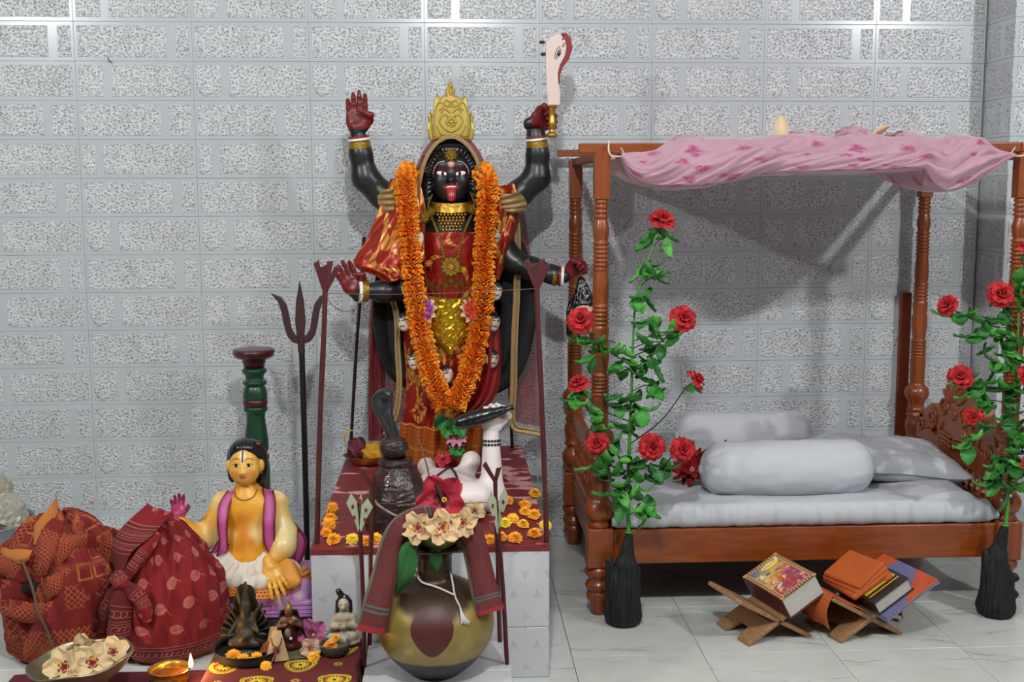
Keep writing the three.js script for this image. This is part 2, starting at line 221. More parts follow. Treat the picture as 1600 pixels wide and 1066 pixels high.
// ---------------------------------------------------------------- the four-poster bed
const woodTex = dataTex(256, 512, (u, v) => { const g = fbm(u * 9, v * 1.6, 1.3, 4) + 0.35 * fbm(u * 60, v * 4, 8, 2); const k = 0.5 + 0.5 * Math.sin((u * 7 + g * 3.5) * 6.28); const c = mixc(rgb('#8f4513'), rgb('#73330a'), k * 0.6 + 0.2); return c.map(q => q + g * 0.05); });
M.wood = phys(0xffffff, 0.38, { map: woodTex, clearcoat: 0.35, clearcoatRoughness: 0.15 });
M.woodDark = phys(0x5e2410, 0.42, { clearcoat: 0.4, clearcoatRoughness: 0.2 });
M.rawwood = mat(0x7a4327, 0.75);
M.sheet = phys(0xb7b9be, 0.85, { sheen: 0.3, sheenRoughness: 0.6 });
{
  const bed = thing('four_poster_bed', 'small orange-brown wooden four-poster bed with turned posts and carved headboard', 'bed', [0, 0, 0]);
  const XL = 0.487, XR = 1.888, ZF = 0.884, ZB = 0.096;
  const P = [[0, 0], [0.027, 0], [0.031, 0.01], [0.033, 0.045], [0.041, 0.055], [0.043, 0.066], [0.038, 0.078], [0.034, 0.082], [0.043, 0.09], [0.047, 0.1], [0.043, 0.111], [0.034, 0.118], [0.036, 0.128], [0.047, 0.14], [0.049, 0.152], [0.04, 0.166], [0.034, 0.17]];
  const Q = [[0.03, 0.302], [0.04, 0.308], [0.033, 0.318], [0.032, 0.326], [0.043, 0.335], [0.05, 0.352], [0.05, 0.372], [0.042, 0.389], [0.034, 0.396], [0.031, 0.408], [0.04, 0.416], [0.04, 0.422], [0.033, 0.43], [0.038, 0.447], [0.042, 0.468], [0.04, 0.49], [0.032, 0.506], [0.039, 0.513], [0.039, 0.521], [0.03, 0.528], [0.037, 0.535], [0.037, 0.543], [0.03, 0.552], [0.034, 0.572], [0.046, 0.59], [0.05, 0.608], [0.045, 0.628], [0.032, 0.638], [0.028, 0.65]];
  const prof = [...Q]; const rings = (y0, y1, n, r) => { for (let i = 0; i < n; i++) { const a = lerp(y0, y1, i / n), d = (y1 - y0) / n; prof.push([r - 0.005, a + d * 0.04], [r, a + d * 0.3], [r, a + d * 0.7], [r - 0.005, a + d * 0.97]); } };
  prof.push([0.029, 0.7], [0.03, 0.746]); rings(0.75, 0.826, 6, 0.0305); prof.push([0.0245, 0.83], [0.027, 0.85], [0.0305, 0.88], [0.03, 0.915], [0.0265, 0.93]); prof.push([0.028, 0.955], [0.0295, 0.975], [0.025, 0.983]); rings(0.985, 1.056, 5, 0.0285); prof.push([0.024, 1.058], [0.0275, 1.08], [0.0265, 1.12], [0.0235, 1.16]); rings(1.164, 1.262, 7, 0.0265); prof.push([0.022, 1.266], [0.0265, 1.285], [0.0265, 1.305], [0.021, 1.33]); rings(1.334, 1.398, 4, 0.0245); prof.push([0.0, 1.4]);
  const post = join([lathe(P, 28), box(0.088, 0.136, 0.088, 0, 0.236, 0, 0.006, 2), lathe([[0, 0.3], ...prof], 28), box(0.05, 0.15, 0.05, 0, 1.472, 0, 0.004, 2), box(0.0505, 0.002, 0.0505, 0, 1.463, 0, 0.0005)]);
  const uvw = post.attributes.uv; for (let i = 0; i < uvw.count; i++) uvw.setXY(i, uvw.getX(i) * 0.5, post.attributes.position.getY(i) * 0.8);
  for (const [x, z, r] of [[XL, ZF, 0], [XR, ZF, 0.1], [XL, ZB, 0.2], [XR, ZB, 0.05]]) { const m = part('post', post, M.wood, bed); m.position.set(x, 0, z); m.rotation.y = 0; }
  const rail = (n, w, h, d, x, y, z, ry = 0, m = M.wood, label) => { const g = box(w, h, d, 0, 0, 0, 0.004, 2); uvPlanar(g, x, z, w > d ? 'y' : 'y', w > d ? 'x' : 'z'); const q = part(n, g, m, bed, label); q.position.set(x, y, z); q.rotation.y = ry; return q; };
  rail('side_rail', XR - XL - 0.08, 0.118, 0.026, (XL + XR) / 2, 0.236, ZF + 0.012); rail('side_rail', XR - XL - 0.08, 0.118, 0.026, (XL + XR) / 2, 0.236, ZB - 0.012);
  rail('end_rail', 0.026, 0.118, ZF - ZB - 0.08, XL, 0.236, (ZF + ZB) / 2); rail('end_rail', 0.026, 0.118, ZF - ZB - 0.08, XR, 0.236, (ZF + ZB) / 2);
  rail('bed_deck', XR - XL - 0.04, 0.014, ZF - ZB - 0.04, (XL + XR) / 2, 0.286, (ZF + ZB) / 2, 0, M.woodDark);
  // footboard on the left: rails and turned spindles
  rail('foot_rail', 0.03, 0.05, ZF - ZB - 0.05, XL, 0.53, (ZF + ZB) / 2); rail('foot_rail', 0.03, 0.032, ZF - ZB - 0.05, XL, 0.325, (ZF + ZB) / 2);
  const sp = latheS([[0.008, 0], [0.009, 0.01], [0.014, 0.03], [0.009, 0.05], [0.013, 0.083], [0.009, 0.115], [0.014, 0.135], [0.009, 0.155], [0.008, 0.166]], 40, 14);
  for (let i = 0; i < 9; i++) { const s = part('spindle', sp, M.wood, bed); s.position.set(XL, 0.34, lerp(ZB + 0.1, ZF - 0.1, i / 8)); }
  // headboard on the right: lower lattice of spindles, carved crest above
  rail('head_rail', 0.03, 0.036, ZF - ZB - 0.05, XR, 0.32, (ZF + ZB) / 2); rail('head_rail', 0.032, 0.034, ZF - ZB - 0.05, XR, 0.432, (ZF + ZB) / 2);
  const sp2 = latheS([[0.007, 0], [0.012, 0.014], [0.007, 0.028], [0.012, 0.042], [0.007, 0.056], [0.012, 0.07], [0.007, 0.084]], 40, 12);
  for (let i = 0; i < 14; i++) { const s = part('spindle', sp2, M.wood, bed); s.position.set(XR, 0.336, lerp(ZB + 0.07, ZF - 0.07, i / 13)); }
  const crest = [[0.1, 0.44], [0.1, 0.5], [0.125, 0.53], [0.16, 0.545], [0.165, 0.6], [0.2, 0.605], [0.235, 0.63], [0.25, 0.67], [0.3, 0.69], [0.33, 0.725], [0.385, 0.735], [0.44, 0.72], [0.48, 0.68], [0.53, 0.672], [0.55, 0.64], [0.6, 0.632], [0.63, 0.59], [0.69, 0.6], [0.74, 0.575], [0.8, 0.535], [0.86, 0.51], [0.88, 0.47], [0.88, 0.44]];
  const cg = extrude(crest.map(([z, y]) => [-(z - 0.49), y - 0.44]), 0.036, 0.005, false, [[[-0.2, 0.05], [-0.16, 0.075], [-0.13, 0.05], [-0.165, 0.038]], [[0.2, 0.05], [0.16, 0.075], [0.13, 0.05], [0.165, 0.038]], [[0.29, 0.05], [0.315, 0.07], [0.335, 0.05], [0.31, 0.035]]]);
  uvPlanar(cg, 0.3, 0.2, 'y', 'x'); const cb = part('carved_crest', cg, M.wood, bed, 'carved crest with scrolls and leaves'); cb.position.set(XR, 0.44, 0.49); cb.rotation.y = -PI / 2;
  const scroll = (cx, cy, r, s, t0) => { const p = []; for (let i = 0; i <= 26; i++) { const a = t0 + s * i * 0.36, q = r * (1 - i / 30); p.push(V(cx + Math.cos(a) * q, cy + Math.sin(a) * q, 0.02)); } return tube(p, t => 0.0075 * (1 - t * 0.4), 50, 6); };
  const leaf = (cx, cy, l, a) => put(sphere(1, 0, 0, 0, 0.32, 1, 0.3, 10, 8), cx, cy, 0.018, 0, 0, a, l);
  const carve = []; for (const s of [-1, 1]) { carve.push(scroll(s * 0.19, 0.1, 0.048, s, PI / 2), scroll(s * 0.29, 0.06, 0.034, -s, PI / 2), scroll(s * 0.085, 0.16, 0.04, -s, 0)); for (let i = 0; i < 4; i++) carve.push(leaf(s * (0.1 + i * 0.06), 0.05 + (i % 2) * 0.03 + (3 - i) * 0.014, 0.034, s * (0.5 + 0.35 * i))); for (let i = 0; i < 3; i++) carve.push(tube([[s * 0.01, 0.02 + i * 0.018, 0.018], [s * 0.06, 0.035 + i * 0.016, 0.022], [s * 0.13, 0.025 + i * 0.02, 0.018]], 0.006, 14, 6)); }
  for (let i = -3; i <= 3; i++) carve.push(leaf(i * 0.02, 0.21 + 0.028 * Math.cos(i * 0.5), 0.042, -i * 0.36)); carve.push(sphere(0.022, 0, 0.15, 0.018, 1, 1, 0.5));
  part('carving', join(carve), M.wood, cb);
  rail('back_board', 0.05, 0.62, 0.012, XR - 0.035, 0.7, 0.03, 0, M.woodDark, 'plain brown plank behind the rear post');
  // canopy beams lie on the posts
  const beamF = rail('canopy_beam', 1.56, 0.032, 0.034, (XL + XR) / 2 + 0.005, 1.562, ZF + 0.004); beamF.rotation.z = 0.002;
  rail('canopy_beam', 1.52, 0.026, 0.03, (XL + XR) / 2 - 0.012, 1.573, ZB, 0); for (const x of [XL, XR]) rail('canopy_beam', 0.03, 0.026, ZF - ZB + 0.06, x + 0.006, 1.538, (ZF + ZB) / 2 - 0.012, 0.02, M.rawwood, 'plain unvarnished cross beam');
}
// mattress under a white sheet with a puckered front edge
{
  const w = 1.325, d = 0.77, h = 0.085; const m = thing('mattress', 'thin mattress under a rumpled white sheet on the wooden bed', 'mattress', [1.19, 0.293, 0.505]);
  const N = 150; const fold = (x, k) => 0.6 * noise(x * 19, k) + 0.45 * noise(x * 43, k + 4);
  const f = (u, v) => { // v around the cross section: underside front -> front -> top -> back
    const x = (u - 0.5) * w; const end = sstep(0, 0.03, u) * sstep(1, 0.97, u); let y, z; const fr = fold(x, 1.3);
    if (v < 0.32) { const t = v / 0.32, a = -PI / 2 + t * PI; const bulge = 0.5 + 0.5 * Math.sin(t * PI); z = d / 2 + Math.cos(a) * 0.03 + fr * 0.024 * bulge; y = h * (0.5 + 0.5 * Math.sin(a)) * (0.9 + 0.1 * end); y += (1 - t) * (0.004 + 0.006 * fold(x, 8)) ; }
    else { const t = (v - 0.32) / 0.68; z = d / 2 - t * d; y = h + 0.012 * fbm(x * 5, z * 5, 2, 3) + 0.012 * Math.max(0, fbm(x * 3.1 + z * 6, z * 2 - x, 5, 3)) + 0.004 * fr * (1 - sstep(0, 0.25, t)); if (x > 0.36) y += 0.018 * sstep(0.36, 0.55, x) * sstep(0.7, 0.2, t) - 0.055 * sstep(0.56, 0.66, x) * (0.3 + 0.7 * sstep(0.7, 0, t)); }
    y = lerp(0.02, y, 0.55 + 0.45 * end); return V(x + 0.006 * noise(z * 9, x), Math.max(0.0, y), z); };
  part('sheet', sheet(f, N, 60, 2.6, 2), M.sheet, m); part('core', box(w - 0.06, h - 0.03, d - 0.06, 0, h / 2 - 0.006, 0, 0.02, 2), M.sheet, m);
}
function bolster(name, label, len, r, pos, turn, seed, group) {
  const f = (u, v) => { const x = (u - 0.5); const e = Math.abs(x) * 2; const cap = e > 0.7 ? Math.sqrt(Math.max(0, 1 - ((e - 0.7) / 0.3) ** 2.3)) : 1; const a = v * 2 * PI; const pucker = sstep(0.5, 0.95, e) * (0.11 * noise(Math.cos(a) * 6 + seed, Math.sin(a) * 6, Math.sign(x) * 3) + 0.02 * Math.sin(a * 17 + 3 * noise(x * 9, seed))) + 0.03 * noise(x * 14 + seed, Math.cos(a) * 3, Math.sin(a) * 3) + 0.02 * noise(x * 6, Math.cos(a) * 2 + seed, Math.sin(a) * 2); const rr = r * (cap * (1 + pucker) * (1 + 0.03 * Math.sin(x * 5 + seed)) + 0.0); let y = Math.cos(a) * rr; if (y < -r * 0.86) y = -r * 0.86 + (y + r * 0.86) * 0.2; return V(x * len, y, Math.sin(a) * rr); };
  const t = thing(name, label, 'bolster', pos, turn, group); part('cover', sheet(f, 80, 56, 1, 1), M.sheet, t); for (const s of [-1, 1]) part('end_gather', put(lathe([[0, 0.006], [0.012, 0.005], [0.02, 0], [0.012, -0.004]], 16), s * (len / 2 - 0.002), 0, 0, 0, 0, -s * PI / 2), M.sheet, t); return t;
}
bolster('bolster_pillow', 'large white bolster lying at the front of the bed', 0.615, 0.097, [1.163, 0.46, 0.75], 0.02, 1);
bolster('bolster_pillow', 'smaller white bolster against the wall behind the front one', 0.545, 0.092, [1.152, 0.464, 0.2], 0.02, 4);
{
  const w = 0.5, d = 0.4, h = 0.115; const f = (s) => (u, v) => { const x = u * 2 - 1, z = v * 2 - 1; const cx = 1 - 0.06 * (1 - z * z) * 0 , px = x * w / 2 * (1 - 0.10 * (1 - Math.abs(x) ** 3) * 0 - 0.07 * (1 - x * x) * 0 - 0.09 * (1 - Math.abs(z)) * Math.abs(x) ** 3 * 0.9), pz = z * d / 2 * (1 - 0.1 * (1 - Math.abs(x)) * Math.abs(z) ** 3); const t = Math.pow(Math.max(0, (1 - x ** 4) * (1 - z ** 4)), 0.55); return V(px, s * h / 2 * t * (1 + 0.12 * noise(x * 3, z * 3, s)) + 0.006 * noise(x * 9, z * 9, s * 2) * t, pz); };
  const t = thing('pillow', 'flat white pillow with a pointed corner leaning on the headboard end', 'pillow', [1.605, 0.437, 0.52], -0.05); part('cover', join([sheet(f(1), 44, 40), sheet(f(-1), 44, 40)]), M.sheet, t); t.rotation.z = -0.06; t.rotation.x = 0.08;
  part('seam', tube([[-w / 2 + 0.01, 0, d / 2 - 0.005], [0, 0, d / 2 - 0.018], [w / 2 - 0.008, 0, d / 2 - 0.003], [w / 2 - 0.02, 0, 0], [w / 2 - 0.008, 0, -d / 2 + 0.005], [0, 0, -d / 2 + 0.018], [-w / 2 + 0.01, 0, -d / 2 + 0.005], [-w / 2 + 0.02, 0, 0]], 0.0035, 80, 6, true), M.sheet, t);
}
// pink flowered cloth thrown over the canopy beams
const pinkTex = dataTex(512, 512, (() => { const r = rng(21); const fl = []; for (let i = 0; i < 34; i++) fl.push([r(), r(), 0.03 + r() * 0.035, r() * 6.28, r()]); return (u, v) => { let c = mixc(rgb('#d9b0bf'), rgb('#cc9fb0'), 0.5 + fbm(u * 6, v * 6, 3)); let k = 0; for (const [x, y, s, a, q] of fl) { let dx = u - x, dy = v - y; dx -= Math.round(dx); dy -= Math.round(dy); const d = Math.hypot(dx, dy * 1.15), th = Math.atan2(dy, dx) + a; const rad = s * 1.15 * (0.85 + 0.15 * Math.cos(th * 3)) * (1 + 0.45 * noise(u * 30, v * 30)); k = Math.max(k, sstep(rad, rad * 0.4, d) * (0.6 + q * 0.4)); } const petals = clamp(k * (0.75 + 0.7 * noise(u * 50, v * 50, 4))); return mixc(c, rgb('#b5306a'), petals * 0.95); }; })());
M.pink = phys(0xffffff, 0.9, { map: pinkTex, transmission: 0.45, thickness: 0, sheen: 0.3 });
{
  const top = [[0.545, 1.545], [0.6, 1.552], [0.66, 1.56], [0.73, 1.592], [0.85, 1.592], [0.985, 1.594], [1.11, 1.604], [1.2, 1.6], [1.301, 1.603], [1.35, 1.617], [1.45, 1.598], [1.523, 1.608], [1.6, 1.594], [1.66, 1.604], [1.727, 1.596], [1.77, 1.565], [1.835, 1.543]].map(p => V(p[0], p[1], 0));
  const bot = [[0.545, 1.53], [0.575, 1.48], [0.611, 1.452], [0.736, 1.436], [0.82, 1.44], [0.92, 1.462], [1.03, 1.482], [1.15, 1.486], [1.241, 1.489], [1.4, 1.492], [1.539, 1.494], [1.57, 1.452], [1.617, 1.424], [1.68, 1.438], [1.76, 1.48], [1.835, 1.532]].map(p => V(p[0], p[1], 0));
  const at = (L, x) => { for (let i = 1; i < L.length; i++) if (x <= L[i].x) { const t = (x - L[i - 1].x) / (L[i].x - L[i - 1].x); const a = L[Math.max(0, i - 2)].y, b = L[i - 1].y, c = L[i].y, d = L[Math.min(L.length - 1, i + 1)].y; return 0.5 * (2 * b + (c - a) * t + (2 * a - 5 * b + 4 * c - d) * t * t + (3 * b - a - 3 * c + d) * t * t * t); } return L[L.length - 1].y; };
  const f = (u, v) => { const x = lerp(0.545, 1.835, u), T = at(top, x), B = at(bot, x), H = T - B; const mid = sstep(1.0, 1.12, x) * sstep(1.56, 1.5, x); // tight wrap round the front beam
    let y, z; const fold = 0.011 * noise(x * 9 + v * 14, v * 8 + x * 3, 2) + 0.006 * noise(x * 30 + v * 24, v * 9, 5);
    if (v < 0.14) { const t = v / 0.14; z = lerp(0.79, 0.88, t); y = lerp(T - 0.015, T, Math.sin(t * PI / 2)); }
    else if (v < 0.5) { const t = (v - 0.14) / 0.36; z = lerp(0.88, 0.914, sstep(0, .06, t)) + 0.02 * Math.sin(t * PI * 0.75) + 0.03 * (1 - mid) * Math.sin(t * PI) * clamp(H / 0.15); y = lerp(T, B, t); if (mid > 0) y = lerp(y, t < 0.3 ? lerp(T, 1.55, t / 0.3) : lerp(1.55, B, (t - 0.3) / 0.7), mid); }
    else { const t = (v - 0.5) / 0.5; z = lerp(0.928, 0.13, t); y = lerp(B, 1.555, t * t * 0.6 + t * 0.4) - 0.03 * Math.sin(t * PI) * clamp(H / 0.15); }
    const edge = sstep(0, 0.06, u) * sstep(1, 0.94, u); const k = edge * (v < 0.5 ? lerp(1, 0.55, mid) : 1); return V(x, y + fold * k * (v < 0.14 ? 1.2 : 0.7), z + fold * 1.6 * k); };
  const t = thing('canopy_cloth', 'thin pink cloth with darker pink flowers draped over the bed canopy', 'cloth'); part('drape', sheet(f, 170, 90, 2.4, 1.7, 0.0015), M.pink, t);
  const bump = (x, y, z, s, seed) => { const g = new THREE.IcosahedronGeometry(1, 4); displace(g, (a, b, c) => 0.35 * noise(a * 1.7 + seed, b * 1.7, c * 1.7) + 0.12 * noise(a * 5, b * 5 + seed, c * 5)); g.scale(s[0], s[1], s[2]); g.translate(x, y, z); return g; };
  part('gathered_fold', join([bump(1.17, 1.592, 0.82, [0.075, 0.026, 0.06], 1), bump(1.335, 1.605, 0.82, [0.055, 0.033, 0.06], 4), bump(1.5, 1.593, 0.82, [0.07, 0.024, 0.06], 7)]), M.pink, t);
  const tie = mat(0xcdbfa6, 0.8); for (const [x, s] of [[0.513, 1], [1.865, -1]]) part('tie_string', join([tube([[x - 0.006 * s, 1.585, 0.91], [x - 0.008 * s, 1.55, 0.925], [x + 0.0 * s, 1.536, 0.93], [x + 0.045 * s, 1.535, 0.925], [x + 0.07 * s, 1.54, 0.915]], 0.0028, 24, 6), tube([[x + 0.045 * s, 1.535, 0.925], [x + 0.03 * s, 1.562, 0.928]], 0.002, 8, 5)]), tie, t, 'off-white tie string');
  const petal = mat(0xcdb48f, 0.8); const pg = (k) => sheet((u, v) => V((u - 0.5) * 0.04 * Math.sin(PI * (0.15 + 0.7 * v)), v * 0.06, 0.012 * Math.cos((u - 0.5) * 3 + k)), 8, 8, 1, 1, 0.0012);
  const pl = 'pale dry petal lying on the pink canopy cloth,'; const a = single('dry_petal', put(pg(0), 0, 0, 0, -0.2, 0, 0.1, 1.3), petal, pl + ' standing upright at the middle', 'petal', [1.085, 1.585, 0.87]); const b = single('dry_petal', put(pg(1), 0, 0, 0, 0.3, 0.2, -1.1), petal, pl + ' slanting towards the right-hand post', 'petal', [1.385, 1.605, 0.86]); const c = single('dry_petal', put(pg(2), 0, 0, 0, 0.3, 0.4, -1.35, 0.7), petal, pl + ' smallest one in a fold', 'petal', [1.45, 1.603, 0.86]);
}
// ---------------------------------------------------------------- the tiled plinth
const wornTex = dataTex(512, 1024, (u, v) => { const n = fbm(u * 5, v * 7, 1.1, 5), s = fbm(u * 3 + 4, v * 26, 6, 3); let c = mixc(rgb('#6d1f22'), rgb('#7d2c2c'), 0.5 + n); const edge = sstep(0.72, 0.95, u) * 0.22 + sstep(0.25, 0.02, u) * 0.04 ; const bareP = sstep(0.24, 0.3, n * .8 + 0.6 * s + edge); return mixc(c, mixc(rgb('#b98083'), rgb('#c99c9c'), 0.5 + s), bareP); });
const triTex = canvasTex(512, 384, (x, w, h) => { x.fillStyle = '#bfbfc2'; x.fillRect(0, 0, w, h); const r = rng(9); const tri = (cx, cy, s, a, al) => { x.save(); x.translate(cx, cy); x.rotate(a); const g = x.createLinearGradient(0, -s, 0, s); g.addColorStop(0, `rgba(150,150,156,${al})`); g.addColorStop(1, 'rgba(170,170,175,0.2)'); x.fillStyle = g; x.beginPath(); x.moveTo(0, -s); x.lineTo(s * 0.85, s * 0.5); x.lineTo(-s * 0.85, s * 0.5); x.closePath(); x.fill(); x.restore(); };
  for (let j = 0; j < 4; j++) for (let i = 0; i < 5; i++) tri(50 + i * 102 + (j % 2) * 51, 48 + j * 96, 26, Math.floor(r() * 4) * PI / 2, 0.35 + r() * 0.4); });
M.tritile = phys(0xffffff, 0.25, { map: triTex, clearcoat: 0.4, clearcoatRoughness: 0.12 });
M.paintRed = phys(0xffffff, 0.5, { map: wornTex });
{
  const pl = thing('plinth', 'long plinth faced with white tiles under a worn dark red painted top', 'plinth', [-0.07, 0, 0.727]);
  const w = 0.69, d = 1.346, h = 0.388; part('core', box(w - 0.02, h - 0.005, d - 0.02, 0, h / 2, 0, 0.002), M.plaster, pl);
  const T = (a, b) => { const g = box(a - 0.0015, b - 0.0015, 0.009, 0, 0, 0, 0.002, 2); const p = g.attributes.position, uv = []; for (let i = 0; i < p.count; i++) uv.push((p.getX(i) + a / 2) / 0.345, (p.getY(i) + b / 2) / 0.26); g.setAttribute('uv', new THREE.Float32BufferAttribute(uv, 2)); return g; };
  const hs = [[0, 0.155], [0.155, 0.388]];
  for (const [a, b] of hs) { for (const x of [-1, 1]) { const m = part('tile', T(w / 2, b - a), M.tritile, pl); m.position.set(x * w / 4, (a + b) / 2, d / 2 - 0.0045); }
    for (let k = 0; k < 4; k++) for (const s of [-1, 1]) { const L = d / 4; const m = part('tile', T(L, b - a), M.tritile, pl); m.position.set(s * (w / 2 - 0.0045), (a + b) / 2, -d / 2 + L * (k + 0.5) - 0.004); m.rotation.y = s * PI / 2; } }
  const top = displace(new THREE.BoxGeometry(w + 0.004, 0.014, d + 0.004, 40, 2, 80), (x, y, z) => 0.0018 * noise(x * 14, z * 14)); const p = top.attributes.position, uv = []; for (let i = 0; i < p.count; i++) uv.push(p.getX(i) / w + 0.5, p.getZ(i) / d + 0.5); top.setAttribute('uv', new THREE.Float32BufferAttribute(uv, 2)); top.translate(0, 0.393, 0); part('painted_top', top, M.paintRed, pl, 'worn dark red painted top with pale patches');
}
const PT = 0.4;   // height of the plinth top

// ---------------------------------------------------------------- cloth and metal used on the statues
const brocade = (seed, base, gold, dens = 1) => dataTex(512, 512, (() => { const r = rng(seed); const L = []; for (let i = 0; i < 26 * dens; i++) L.push([r(), r(), 0.03 + r() * 0.05, r() * 6.28]); return (u, v) => { let k = 0; for (const [x, y, s, a] of L) { let dx = u - x, dy = v - y; dx -= Math.round(dx); dy -= Math.round(dy); const p = dx * Math.cos(a) + dy * Math.sin(a), q = -dx * Math.sin(a) + dy * Math.cos(a); const e = Math.hypot(p / (s * 1.6), (q - p * p / s * .5) / (s * 0.5)); k = Math.max(k, sstep(1, 0.85, e) * (Math.sin(p / s * 9) > -0.5 ? 1 : 0.35)); } const th = 0.06 * Math.sin(v * 900); const c = mixc(rgb(base), rgb(gold), k * 0.85); return c.map(q => q + th * 0.3 + fbm(u * 8, v * 8, seed, 3) * 0.08); }; })());
M.silkRed = phys(0xffffff, 0.36, { map: brocade(3, '#8f1a10', '#e0a848', 2.6), sheen: 0.4, metalness: 0.3 });
M.silkOrange = phys(0xffffff, 0.34, { map: brocade(17, '#97280f', '#e0aa50', 1.6), sheen: 0.4, metalness: 0.3 });
M.silkDark = phys(0x8c1013, 0.5, { sheen: 0.4 });
const borderTex = canvasTex(512, 512, (x, w, h) => { x.fillStyle = '#94380f'; x.fillRect(0, 0, w, h); const r = rng(4); x.fillStyle = '#c07a28'; for (let i = 0; i < 16; i++) { x.fillRect(i * 32, 0, 3, h); for (let j = 0; j < 12; j++) { x.beginPath(); x.ellipse(i * 32 + 17, j * 43 + 20, 9, 15, 0, 0, 7); x.fill(); } } x.fillStyle = '#8a2408'; for (let i = 0; i < 16; i++) for (let j = 0; j < 12; j++) { x.beginPath(); x.ellipse(i * 32 + 17, j * 43 + 20, 4, 8, 0, 0, 7); x.fill(); } x.fillStyle = '#e8bf62'; for (const y of [8, 250, 492]) for (let i = 0; i < 64; i++) x.fillRect(i * 8, y, 5, 9); });
borderTex.repeat.set(2.4, 1); M.border = phys(0xffffff, 0.34, { map: borderTex, metalness: 0.2, sheen: 0.4 });
const goldBump = dataTex(256, 256, (u, v) => 0.5 + 0.5 * Math.sin(u * 50 + 5 * noise(u * 9, v * 9)) * Math.sin(v * 50 + 5 * noise(v * 9, u * 9, 4)), { linear: true });
M.gold = phys(0xb8923a, 0.32, { metalness: 0.85 });
M.goldRough = phys(0xa8832f, 0.4, { metalness: 0.75, bumpMap: goldBump, bumpScale: 0.0015 });
M.goldFoil = phys(0xc9a022, 0.25, { metalness: 0.8, bumpMap: goldBump, bumpScale: 0.003 });
M.crownGold = phys(0xab9346, 0.38, { metalness: 0.6 });
M.trim = phys(0xa3875a, 0.5, { metalness: 0.3, bumpMap: goldBump, bumpScale: 0.0012 });
M.black = phys(0x121415, 0.26, { clearcoat: 0.3 });
M.white = phys(0xe6e0da, 0.4);
M.redPaint = phys(0x7d1014, 0.3, { clearcoat: 0.4 });
M.darkRed = phys(0x3e0a10, 0.3, { clearcoat: 0.4 });
// cloth hung between two side curves given in elevation units
function drape(e, left, right, z, nu, nv, su, sv, thick = 0) {
  const L = new THREE.CatmullRomCurve3(left.map(p => V(p[0], p[1], p[2] ?? 0))), R = new THREE.CatmullRomCurve3(right.map(p => V(p[0], p[1], p[2] ?? 0)));
  return sheet((u, v) => { const a = L.getPoint(v), b = R.getPoint(v); const p = e(lerp(a.x, b.x, u), lerp(a.y, b.y, u), 0); p.z = lerp(a.z, b.z, u) + z(u, v); return p; }, nu, nv, su, sv, thick);
}
const beads = (pts, r, n) => { const c = new THREE.CatmullRomCurve3(pts); const s = new THREE.SphereGeometry(r, 8, 6); const gs = []; for (let i = 0; i < n; i++) { const p = c.getPointAt(n > 1 ? i / (n - 1) : 0); gs.push(put(s, p.x, p.y, p.z)); } return join(gs); };
const rosette = (r, petals = 10, t = 0.4) => { const gs = [sphere(r * 0.36, 0, 0, 0.2 * r * t, 1, 1, t)]; for (let k = 0; k < petals; k++) { const a = k / petals * 2 * PI; gs.push(put(sphere(r * 0.34, 0, 0, 0, 1.0, 0.62, t, 8, 6), Math.cos(a) * r * 0.62, Math.sin(a) * r * 0.62, 0, 0, 0, a)); } for (let k = 0; k < petals * 2; k++) { const a = k / petals * PI; gs.push(sphere(r * 0.08, Math.cos(a) * r, Math.sin(a) * r, 0, 1, 1, 1, 6, 5)); } return join(gs); };
const flip = g => { const i = g.index; for (let k = 0; k < i.count; k += 3) { const a = i.getX(k); i.setX(k, i.getX(k + 1)); i.setX(k + 1, a); } return g; };

